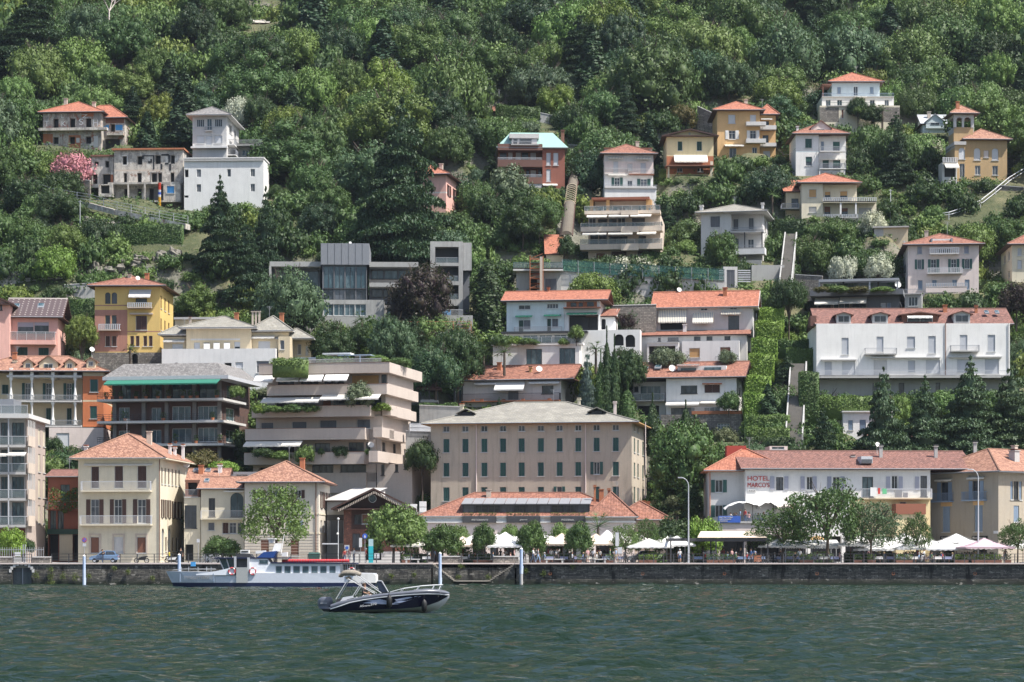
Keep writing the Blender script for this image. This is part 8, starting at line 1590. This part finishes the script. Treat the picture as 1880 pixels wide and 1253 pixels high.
def bike(X,Y,rz,label,col='black',motor=False):
    e=empty('scooter' if motor else 'bicycle',label,'scooter' if motor else 'bicycle',(X,Y,PZ),rz); r=.33 if not motor else .27; wb=.52 if not motor else .62
    for sx in(-wb,wb):
        t=MB(); n=22; ring=[(sx+r*math.cos(2*math.pi*i/n),0,r+r*math.sin(2*math.pi*i/n)) for i in range(n+1)]; t.tube(ring,.02 if not motor else .06,5); w=t.build('wheel',['black'],e); q=MB()
        for i in range(8): a=math.pi*2*i/8; q.cyl((sx,0,r),(sx+r*math.cos(a),0,r+r*math.sin(a)),.006 if not motor else .02,.006 if not motor else .02,4)
        q.build('spokes',['steel'],w)
    f=MB()
    if motor:
        f.hexa([(-.55,-.12,.35),(.35,-.16,.3),(.35,.16,.3),(-.55,.12,.35),(-.3,-.16,.62),(.6,-.15,.72),(.6,.15,.72),(-.3,.16,.62)]); f.build('body',[col],e); f=MB(); f.hexa([(-.1,-.14,.62),(.75,-.12,.72),(.75,.12,.72),(-.1,.14,.62),(-.05,-.12,.75),(.7,-.1,.85),(.7,.1,.85),(-.05,.12,.75)]); f.build('seat',['black'],e)
        f=MB(); f.cyl((-.62,0,.27),(-.42,0,.95),.035,.035,6); f.cyl((-.42,-.3,.98),(-.42,.3,.98),.02,.02,5); f.build('fork',['steel'],e); f=MB(); f.hexa([(-.62,-.14,.55),(-.5,-.16,.5),(-.5,.16,.5),(-.62,.14,.55),(-.56,-.12,1.0),(-.46,-.12,1.02),(-.46,.12,1.02),(-.56,.12,1.0)]); f.build('fairing',[col],e)
    else:
        A=(-.52,0,.33);Bk=(.52,0,.33);Sd=(.18,0,.78);Hd=(-.36,0,.80);Cr=(.05,0,.30)
        for a,b_ in((A,Hd),(Hd,Sd),(Hd,Cr),(Sd,Cr),(Sd,Bk),(Cr,Bk)): f.cyl(a,b_,.018,.018,5)
        f.build('frame',[col],e); f=MB(); f.cyl(Hd,(-.40,0,.95),.015,.015,5); f.cyl((-.40,-.26,.97),(-.40,.26,.97),.014,.014,5); f.build('handlebar',['steel'],e); f=MB(); f.box(.06,-.07,.84,.32,.07,.89); f.cyl(Sd,(.2,0,.85),.014,.014,5); f.build('saddle',['black'],e)
    return e
bike(T(260)*299,299,0,'black scooter parked at the right of the blue car','black',True); bike(T(316)*297,297,0,'white scooter of the rider in yellow','white2',True); person(311,297,'sit','scooter rider in a yellow vest at the right of the cream palazzo','c_yellow','c_black',0,'hair_dark',0,-90,z=PZ+.28)
for x,Y,l in((1082,283.4,'bicycle held by the person in pink'),(1118,284,'bicycle beside the person in green'),(1148,283,'left bicycle leaning under the irregular bright tree'),(1160,283.6,'right bicycle leaning under the irregular bright tree'),(1384,283.4,'bicycle pushed by the person in blue'),(1403,284,'bicycle beside the orange box'),(1698,283.2,'bicycle ridden by the person in white'),(378,284,'bicycle parked behind the ferry bow')): bike(T(x)*Y,Y,0,l,prnd.choice(['black','bluegrey','rust']))
person(1697,283.2,'ride','cyclist dressed in white riding along the railing','shirt_white','shirt_white',0,'hair_brown',0,-90,z=PZ-.08)
e=empty('cargo_box','orange transport box standing beside the bicycle of the person in blue','box',(T(1391)*284.3,284.3,PZ)); mb=MB(); mb.box(-.42,-.3,.12,.42,.3,.85); mb.build('body',['rust'],e); mb=MB(); mb.box(-.44,-.32,.855,.44,.32,.9); mb.build('lid',['tileo'],e)
for sx in(-.3,.3): mb=MB(); mb.cyl((sx,-.3,.1),(sx,.3,.1),.09,.09,10); mb.build('castor',['black'],e)
e=empty('waste_container','dark green waste container behind the ferry mast','container',(T(577)*296,296,PZ)); mb=MB(); mb.hexa([(-.6,-.4,.15),(.6,-.4,.15),(.6,.4,.15),(-.6,.4,.15),(-.7,-.5,1.05),(.7,-.5,1.05),(.7,.5,1.05),(-.7,.5,1.05)]); mb.build('bin',['bgreen'],e); mb=MB(); mb.hexa([(-.72,-.52,1.055),(.72,-.52,1.055),(.72,.52,1.055),(-.72,.52,1.055),(-.6,-.3,1.25),(.6,-.3,1.25),(.6,.3,1.25),(-.6,.3,1.25)]); mb.build('lid',['bgreen'],e)
# =============================================== FERRY
FY=262.0; ks=FY/F
def fx(px): return (px-499)*ks
def fz(py): return zpx(py,FY)
e=empty('ferry','small white passenger ferry with navy hull and red life rafts on its cabin roof','ferry',(T(499)*FY,FY,0)); FE=e
M_=lambda n,c,r=.35: flat(n,c,r)
hullw=M_('ferrywhite',(.80,.83,.88),.35); hulln=M_('ferrynavy',(.012,.02,.075),.3)
st=[(305,0,.02,1049,1049),(312,.35,.12,1049,1049),(330,.9,.55,1049.5,1049),(365,1.6,1.3,1050,1050),(400,2.0,1.85,1051,1050),(450,2.15,2.1,1052,1051),(560,2.2,2.15,1053,1052),(650,2.15,2.05,1052,1052),(690,1.9,1.8,1053,1053)]
def hull(z0f,z1f,mat,name,b0,b1,extra=None):
    mb=MB(); rings=[]
    for px,bt,bw,yt,_ in st:
        rake=(fz(z0f)-fz(1049))/(fz(1079)-fz(1049))
        x=fx(px); xo=.9*max(0,1-(px-305)/60.0)
        za=fz(z1f if z1f else yt); zb=fz(z0f); fa=(za-fz(1080))/(fz(1049)-fz(1080)); fb=(zb-fz(1080))/(fz(1049)-fz(1080))
        ba=bw+(bt-bw)*max(0,fa); bb=bw+(bt-bw)*max(0,fb); xa=x+xo*(1-fa); xb=x+xo*(1-fb)
        rings.append([(xa,-ba,za),(xb,-bb,zb),(xb,bb,zb),(xa,ba,za)])
    mb.loft(rings,0,True,True); return mb.build(name,[mat],e)
hull(1070,None,hullw,'upper_hull',0,0); hull(1086,1069.9,hulln,'lower_hull',0,0)
mb=MB(); mb.loft([[(fx(px),-bt*.96,fz(yt)+.01),(fx(px),bt*.96,fz(yt)+.01)] for px,bt,bw,yt,_ in st],0,False,False); mb.build('deck',['blind'],e)
# raised bulwark amidships
def prism(name,pts,y0,y1,mat,parent=None):
    mb=MB(); A=[(fx(a),y0,fz(b_)) for a,b_ in pts]; Bp=[(fx(a),y1,fz(b_)) for a,b_ in pts]; mb.poly(A); mb.poly(Bp)
    for i in range(len(pts)): j=(i+1)%len(pts); mb.poly([A[i],A[j],Bp[j],Bp[i]])
    return mb.build(name,[mat],parent or e)
for y0,y1 in((-2.2,-2.1),(2.1,2.2)): prism('bulwark',[(365,1054),(400,1049),(427,1043),(438,1043),(438,1056),(365,1056)],y0,y1,hullw)
prism('side_gate',[(438,1042),(459,1042),(459,1070),(438,1070)],-2.235,-2.2,M_('gategrey',(.42,.43,.42))); prism('stern_box',[(640,1053),(686,1053),(692,1056),(692,1070),(640,1070)],-2.1,2.1,'white2')
prism('cabin',[(459,1026),(494,1026),(500,1034),(627,1034),(627,1056),(459,1056)],-1.9,1.9,hullw); prism('wheelhouse',[(405,1026),(433,1026),(433,1046),(412,1046)],-1.6,1.6,M_('wheelglass',(.03,.07,.08),.1))
for a,b_ in((404,413),(418,424),(432,434)):
    for y in(-1.66,1.61): prism('window_pillar',[(a,1026),(a+2,1026),(b_+2,1046),(b_,1046)],y,y+.05,'blind')
prism('wheelhouse_back',[(433,1026),(459,1026),(459,1043),(433,1043)],-1.0,1.2,'slateg'); prism('wheelhouse_roof',[(398,1024),(530,1024),(532,1026),(396,1026)],-2.0,2.0,MATS['ferrynavy']); prism('cabin_roof',[(500,1032.5),(655,1034),(658,1036),(500,1034.6)],-2.15,2.15,MATS['ferrynavy'])
prism('door_frame',[(434,1022),(438,1022),(438,1056),(434,1056)],-2.2,-2.1,'blind'); prism('door_frame',[(458,1024),(462,1024),(462,1056),(458,1056)],-2.2,-1.9,'blind')
prism('bridge_box',[(437,1017),(461,1017),(466,1024),(432,1024)],-1.2,1.2,'dark'); k=prism('number_box',[(443,1010),(459,1010),(459,1016.5),(443,1016.5)],-.9,-.2,'white2'); prism('display',[(445,1012),(457,1012),(457,1014.5),(445,1014.5)],-.93,-.905,'black',k)
prism('life_raft_case',[(471,1012),(489,1011),(489,1016),(471,1017)],-1,0,'white2'); prism('roof_fairing',[(474,1024),(486,1014),(510,1012),(504,1024)],-1.3,1.3,M_('fairblue',(.02,.07,.26),.4)); 
mb=MB(); mb.cyl((fx(515),0,fz(1020)),(fx(522),0,fz(981)),.07,.04,6); mb.hexa([(fx(500),-.3,fz(1013)),(fx(514),-.3,fz(1013)),(fx(514),.3,fz(1013)),(fx(500),.3,fz(1013)),(fx(505),-.2,fz(998)),(fx(518),-.2,fz(998)),(fx(518),.2,fz(998)),(fx(505),.2,fz(998))]); mb.build('mast',['white2'],e)
mb=MB(); mb.box(fx(492),-.9,fz(990.5),fx(507),.9,fz(989)); mb.lathe([(.3,0),(.35,.3),(.15,.45)],(fx(499),0,fz(997)),10); mb.build('radar',['white2'],e); prism('locker',[(518,1015),(528,1014),(528,1022),(518,1022)],-.5,.5,'white2')
mb=MB()
for i in range(12): a=fx(519)+(fx(641)-fx(519))*i/12; mb.cyl((a,-.9,fz(1030)),(a+(fx(641)-fx(519))/12*.97,-.9,fz(1030.1)),.18,.18,10); mb.cyl((a,.4,fz(1030)),(a+(fx(641)-fx(519))/12*.97,.4,fz(1030.1)),.18,.18,10)
mb.build('life_raft_roll',[stripes('raftred',(.52,.035,.045),(.42,.07,.08),1.1)],e)
for i,(a,b_) in enumerate(((509,521),(525,537),(541,554),(557.5,570),(574,586.5),(590,602.5),(607,619))):
    k=prism('window',[(a,1039),(b_,1039),(b_,1053),(a,1053)],-1.93,-1.905,'blind'); prism('pane',[(a+.9,1040),(b_-.9,1040),(b_-.9,1052),(a+.9,1052)],-1.945,-1.932,'glassb',k)
k=prism('window',[(479,1028),(496,1028),(496,1036),(479,1036)],-1.93,-1.905,'blind'); prism('pane',[(480,1029),(495,1029),(495,1035),(480,1035)],-1.945,-1.932,'glassb',k)
for x in(632,640,650):
    for y in(-1.9,1.85): mb=MB(); mb.cyl((fx(x),y,fz(1054)),(fx(x),y,fz(1035)),.035,.035,5); mb.build('stanchion',['blind'],e)
for x in(430,468,648):
    mb=MB(); n=16; mb.tube([(fx(x)+.33*math.cos(2*math.pi*i/n),-2.25,fz(1049)+.36*math.sin(2*math.pi*i/n)) for i in range(n+1)],.075,6); k=mb.build('lifebuoy',[M_('buoyred',(.6,.08,.09),.5)],e); mb=MB()
    for t in(.8,2.35,3.9,5.5): c=Vector((fx(x)+.33*math.cos(t),-2.25,fz(1049)+.36*math.sin(t))); d_=Vector((-math.sin(t),0,math.cos(t)))*.08; mb.cyl(c-d_,c+d_,.085,.085,6)
    mb.build('band',['white2'],k)
for x in(336,350,367,383,391): mb=MB(); mb.cyl((fx(x),-1.2 if x<350 else -1.6,fz(1051)),(fx(x),-1.2 if x<350 else -1.6,fz(1041)),.035,.035,5); mb.build('stanchion',['blind'],e)
mb=MB(); mb.tube([(fx(318),-.5,fz(1047)),(fx(340),-1.2,fz(1045)),(fx(367),-1.6,fz(1045)),(fx(400),-1.8,fz(1045))],.03,5); mb.build('bow_rail',['blind'],e); mb=MB(); mb.box(fx(351),-.4,fz(1040),fx(359),.1,fz(1032)); mb.build('winch_cover',['bluetarp'],e)
for x in(333,396): prism('fender_strip',[(x,1053),(x+1,1053),(x+2.5,1069),(x,1069)],-2.28 if x>350 else -1.5,-2.05 if x>350 else -1.2,'bluegrey')
class _T:  # lettering on the ferry side
    pass
def text3(txt,x0,y0,y1,wpx,Y,yoff,mat,parent,name='lettering',org=None,tilt=0):
    cu=bpy.data.curves.new('t','FONT'); cu.body=txt; cu.extrude=.01; to=bpy.data.objects.new('t',cu); C.objects.link(to); dg=bpy.context.evaluated_depsgraph_get(); dg.update(); me=bpy.data.meshes.new_from_object(to.evaluated_get(dg)); bpy.data.objects.remove(to)
    vs=np.array([v.co[:] for v in me.vertices]); mn=vs.min(0); mx=vs.max(0); k=Y/F
    for v in me.vertices: c=v.co.copy(); u=(c.x-mn[0])/(mx[0]-mn[0]); v.co=((x0-org)*k+u*wpx*k,yoff-c.z,zpx(y1,Y)+(c.y-mn[1])/(mx[1]-mn[1])*(y1-y0)*k+tilt*u)
    me.materials.clear(); me.materials.append(W(mat)); return ob(name,me,parent)
l_=text3('TYNEGITTERO',341,1058,1063.5,47,FY,0,'grey',e,org=499)
for v in l_.data.vertices: f=(v.co.x-fx(341))/(fx(388)-fx(341)); v.co.y=v.co.y-(1.50+.42*f)
# =============================================== SPEEDBOAT
SY_=135.0; kb=SY_/F
def bx(px): return (px-700)*kb
def bz(py): return zpx(py,SY_)
s=empty('speedboat','dark blue speedboat with white stripes, grey outboard and folded sun top in the foreground','motorboat',(T(700)*SY_,SY_,0))
navy2=M_('boatnavy',(.012,.012,.03),.15); grey2=M_('boatgrey',(.16,.17,.20),.3); whi2=M_('boatwhite',(.80,.80,.82),.2)
# stations: px, z of keel, chine, stripe, gunwale ; half beams
SB=[(609,1124,1122,1118,1110,.85,.95,1.0),(625,1125,1122,1113,1104,.95,1.05,1.1),(645,1126,1121,1106,1100,1.0,1.12,1.16),(670,1126.5,1120,1101,1094,1.02,1.15,1.2),(700,1126.5,1119,1096.5,1090,1.02,1.16,1.22),(730,1125.5,1118,1093.5,1087,.98,1.14,1.2),(760,1124,1116,1091,1084,.82,1.05,1.13),(785,1121,1112,1090,1082,.55,.86,.96),(805,1115,1105,1090.5,1083,.28,.55,.68),(818,1104,1098,1092,1086,.08,.26,.38),(825,1093.5,1093,1092.5,1089,.01,.05,.10)]
def sbl(f,mat,name,cap=True):
    mb=MB(); mb.loft([f(*q) for q in SB],0,False,cap); return mb.build(name,[mat],s,True)
def side(a,b_,ba,bb,sg): return lambda *q: [(bx(q[0]),sg*q[ba],bz(q[a])),(bx(q[0]),sg*q[bb],bz(q[b_]))]
mb=MB(); mb.loft([[(bx(q[0]),-q[5],bz(q[2])),(bx(q[0]),0,bz(q[1])-.12),(bx(q[0]),q[5],bz(q[2]))] for q in SB],0,False,False); mb.build('bottom',[whi2],s,True)
mb=MB()
for sg in(-1,1): mb.loft([[(bx(q[0]),sg*q[5],bz(q[2])),(bx(q[0]),sg*(q[5]*.4+q[6]*.6),bz(q[2]*.5+q[3]*.5)),(bx(q[0]),sg*q[6],bz(q[3]))] for q in SB],0,False,False)
mb.poly([(bx(609),-.85,bz(1122)),(bx(609),.85,bz(1122)),(bx(609),.95,bz(1112)),(bx(609),-.95,bz(1112))]); mb.build('hull_side',[navy2],s,True)
mb=MB()
for sg in(-1,1): mb.loft([[(bx(q[0]),sg*(q[6]+.015),bz(q[3]+1.1)),(bx(q[0]),sg*(q[6]+.05),bz(q[3])),(bx(q[0]),sg*(q[6]+.015),bz(q[3]-1.1))] for q in SB],0,False,False)
mb.build('rub_rail',[whi2],s,True); mb=MB()
for sg in(-1,1): mb.loft([[(bx(q[0]),sg*q[6],bz(q[3])),(bx(q[0]),sg*q[7],bz((q[3]+q[4])/2)),(bx(q[0]),sg*q[7]*.93,bz(q[4])),(bx(q[0]),sg*max(.02,q[7]*.93-.22),bz(q[4])-.01)] for q in SB],0,False,False)
mb.build('gunwale',[grey2],s,True)
mb=MB(); mb.loft([[(bx(q[0]),-q[7]*.93,bz(q[4])+.001),(bx(q[0]),0,bz(q[4]-1.2)),(bx(q[0]),q[7]*.93,bz(q[4])+.001)] for q in SB[6:]],0,False,False); mb.build('foredeck',[grey2],s,True)
mb=MB(); mb.loft([[(bx(q[0]),-q[6]*.8,bz(1113)),(bx(q[0]),q[6]*.8,bz(1113))] for q in SB[:7]],0,False,False); mb.build('cockpit_floor',['lgrey'],s)
def sp(name,pts,y0,y1,mat):
    mb=MB(); A=[(bx(a),y0,bz(b_)) for a,b_ in pts]; Bp=[(bx(a),y1,bz(b_)) for a,b_ in pts]; mb.poly(A); mb.poly(Bp)
    for i in range(len(pts)): j=(i+1)%len(pts); mb.poly([A[i],A[j],Bp[j],Bp[i]])
    return mb.build(name,[mat],s)
# white flashes, lettering
for pts in([(668,1107),(690,1103),(712,1106),(735,1109),(716,1109.6)],[(672,1103),(700,1100),(716,1103.5),(722,1106)],[(722,1108),(728,1104.5),(745,1100),(775,1094.5),(755,1101),(735,1107)],[(726,1100.5),(745,1097),(770,1094),(750,1099),(730,1103)]):
    yy=[]; mb=MB()
    for a,b_ in pts:
        q0=max([q for q in SB if q[0]<=a],key=lambda q:q[0]); q1=min([q for q in SB if q[0]>=a],key=lambda q:q[0]); f=(a-q0[0])/max(1e-6,q1[0]-q0[0]); ch=[q0[i]+(q1[i]-q0[i])*f for i in range(8)]; g=max(0,min(1,(ch[2]-b_)/(ch[2]-ch[3]))); yh=(ch[5]*.4+ch[6]*.6)+(ch[6]*.4-ch[5]*.4)*max(0,(g-.5)*2) if g>.5 else ch[5]+(ch[6]-ch[5])*.6*g*2; yy.append((bx(a),-yh-.02,bz(b_)))
    mb.poly(yy); mb.poly([(p[0],p[1]+.012,p[2]) for p in yy]); mb.build('flash',[M_('flash',(.45,.50,.68),.3)],s)
for t,x0,y0,y1,w_,tl in(('AS',663,1110.5,1114.5,7,.02),('marine',671,1110.5,1113.5,11,.03),('570',683,1107.5,1111.5,10.5,.04)): text3(t,x0,y0,y1,w_,SY_,-1.16,whi2,s,org=700,tilt=tl)
# outboard
ko=empty('o','x','x'); bpy.data.objects.remove(ko)
def slof(name,secs,mat,sm=True,parent=None):
    mb=MB(); n=12; mb.loft([[(bx(x)+rx*math.cos(2*math.pi*i/n),ry*math.sin(2*math.pi*i/n),bz(y)) for i in range(n)] for x,y,rx,ry in secs],0,True,True); return mb.build(name,[mat],parent or s,sm)
k=slof('outboard_motor',[(598,1118,.36,.22),(597,1112,.42,.25),(597,1103,.42,.26),(598,1098,.34,.24),(599,1096.3,.2,.15)],grey2); slof('outboard_leg',[(603,1134,.12,.06),(602,1124,.2,.1),(600,1118,.34,.2)],'black'); l2=text3('-----',589,1107,1108.2,12,SY_,-.27,whi2,s,name='decal',org=700)
sp('transom_bracket',[(605,1112),(612,1110),(612,1122),(606,1122)],-.25,.25,'black'); sp('swim_platform',[(606,1115),(624,1114),(624,1116),(606,1117)],-.9,.9,whi2)
sp('seat',[(652,1110),(652,1097),(656,1096),(659,1104),(684,1104),(684,1110)],-.75,.0,'white2'); sp('rear_bench',[(618,1110),(620,1101),(626,1099),(640,1099),(640,1110)],-.85,.85,'dark'); sp('engine_cover',[(626,1105),(632,1096.5),(650,1093.5),(652,1097),(640,1100),(634,1105)],-1.02,-.95,whi2)
sp('console',[(697,1110),(697,1092),(702,1088),(712,1088),(718,1110)],-.7,.25,'black'); mb=MB(); mb.hexa([(bx(698),-.7,bz(1088)),(bx(713),-.7,bz(1087)),(bx(713),.25,bz(1087)),(bx(698),.25,bz(1088)),(bx(692),-.6,bz(1068)),(bx(701),-.6,bz(1068)),(bx(701),.15,bz(1068)),(bx(692),.15,bz(1068))]); mb.build('windscreen',[M_('wsglass',(.02,.025,.04),.1)],s)
mb=MB(); mb.tube([(bx(714),-.72,bz(1087)),(bx(702),-.62,bz(1067)),(bx(694),-.62,bz(1066.5))],.03,6); mb.build('windscreen_frame',['blind'],s); mb=MB(); n=16; c=Vector((bx(692),-.3,bz(1091))); mb.tube([c+Vector((.06*math.cos(2*math.pi*i/n),.17*math.cos(2*math.pi*i/n),.17*math.sin(2*math.pi*i/n))) for i in range(n+1)],.015,5); mb.cyl(c,c+Vector((.15,0,-.05)),.02,.02,5); mb.build('steering_wheel',['black'],s)
for sg in(-1,1):
    mb=MB(); mb.tube([(bx(718),sg*1.1,bz(1087)),(bx(740),sg*1.08,bz(1081)),(bx(775),sg*.9,bz(1076)),(bx(797),sg*.62,bz(1074.5)),(bx(810),sg*.35,bz(1074))],.022,6)
    for a,y,b_,y2,z in((740,1.08,737,1.1,1086),(770,.92,766,.98,1083),(797,.62,794,.72,1082),(809,.37,806,.5,1083)): mb.cyl((bx(a),sg*y,bz(1081 if a==740 else 1076)),(bx(b_),sg*y2,bz(z)),.018,.018,5)
    mb.build('bow_rail',['blind'],s)
mb=MB(); mb.tube([(bx(810),-.35,bz(1074)),(bx(813),0,bz(1073.8)),(bx(810),.35,bz(1074))],.022,6); mb.build('pulpit',['blind'],s)
# folded bimini on slanting poles
for sg in(-1,1):
    for a,b_,c_,d_ in((619,1100,641,1063),(650,1094,667,1067),(641,1063,690,1090),(655,1056,702,1089)): mb=MB(); mb.cyl((bx(a),sg*1.0,bz(b_)),(bx(c_),sg*.95,bz(d_)),.022,.022,6); mb.build('bimini_pole',['blind'],s)
mb=MB(); rings=[]; pr=random.Random(3)
for i in range(15):
    f=i/14; x=624+37*f; y=1054.5-3*math.sin(f*math.pi)+(2.5 if f<.12 else 0); r=.07+.08*math.sin(f*math.pi)**.5; rings.append([(bx(x),-1.02+ .0,0)]*0+[(bx(x)+pr.uniform(-.03,.03),-1.0*1+2.0*k/9+pr.uniform(-.03,.03),bz(y)+(r if k%2 else r*.82)) for k in range(10)]+[(bx(x),1.0-2.0*k/9,bz(y)-r*pr.uniform(.8,1.2)) for k in range(10)])
mb.loft(rings,0,True,True); mb.build('folded_sun_top',[plaster('canvas',(.34,.30,.24),.3,(.12,.11,.10),.9,.8,2.5)],s,True)
sp('sun_top_strap',[(634,1061),(641,1058),(646,1063),(640,1066)],-.2,.2,'lpink')
for x,y0,y1,yy in((717,1096,1116,-1.32),(780,1098,1124,-1.05)):
    k=MB(); k.lathe([(.03,0),(.15,.12),(.16,.5),(.12,.62),(.03,.72)],(bx(x),yy,bz(y1)),10); k.cyl((bx(x),yy,bz(y1)+.7),(bx(x-1),yy+.25,bz(1086)),.012,.012,4); k.build('fender',['black'],s,True)
person(0,SY_-.35,'drive','skipper in a black shirt and white shorts sitting in the speedboat','c_black','shirt_white',1,'hair_brown',0,62,z=bz(1110)-.02,wx=T(700)*SY_+bx(668),scale=1.0)
EY=[o for o in C.objects if o.name.startswith('person')][-1]
for sg in(-1,1): mb=MB(); mb.lathe([(.001,-.012),(.012,0),(.001,.012)],(sg*.034,BODY['drive','h'][0]-.095,BODY['drive','h'][1]+.005),8); mb.build('eye',['black'],EY)
# white pipe rails crossing the vineyard at the right
P=[at(x,y,hit(x,y)-.5) for x,y in((1885,318),(1852,338),(1828,358),(1800,380),(1772,392),(1742,402),(1702,408))]
mb=MB(); o0=P[0].copy(); mb.tube([p-o0+Vector((0,0,1.1)) for p in P],.08,6); mb.tube([p-o0+Vector((.6,.8,.9)) for p in P],.07,6)
for p in P: mb.cyl(p-o0-Vector((0,0,.5)),p-o0+Vector((0,0,1.1)),.06,.06,5)
e=empty('rack_rail','pair of pale pipe rails running down the vineyard at the right','rail',o0); mb.build('rail_pair',['blind'],e)

# utility poles and garden lamps among the houses
for x,y,hpx,l in((147,420,52,'slim white lamp post on the rocky slope below the derelict villa'),(916,196,32,'pale slender mast standing on the brown shed'),(1388,596,60,'grey pole beside the bright hedge'),(1479,800,88,'tall pale pole at the foot of the long stair'),(1660,512,70,'flag pole between the white oleanders and the pink villa'),(1200,348,10,'garden lamp beside the lilac house'),(1392,470,78,'wooden pole beside the steep narrow stair'),(1635,408,60,'grey pole above the beige outbuilding')):
    Y=hit(x,y); P=at(x,y,Y); e=empty('utility_pole',l,'pole',P); h=hpx*Y/F; mb=MB(); mb.cyl((0,0,-1),(0,0,h),.08,.06,6); mb.build('mast',['blind'],e); mb=MB(); mb.box(-.3,-.05,h-.25,.3,.05,h-.17); mb.build('crossbar',['steel'],e)
for (a,b_,l) in (((1392,395),(1480,545),'black cable sagging down the slope beside the steep narrow stair'),((1500,470),(1735,300),'long cable rising from the beige house to the belvedere villa'),((1424,268),(1462,270),'short cable between the apricot and the pale blue balconied houses')):
    A=at(*a,415); Bp=at(*b_,415 if b_[1]>400 else 440); mb=MB(); o0=A.copy(); mb.tube([A.lerp(Bp,i/10)-o0-Vector((0,0,3*(1-(2*i/10-1)**2)*.5)) for i in range(11)],.03,4); k=mb.build('cable',['dark'],loc=o0); tag(k,l,'cable')
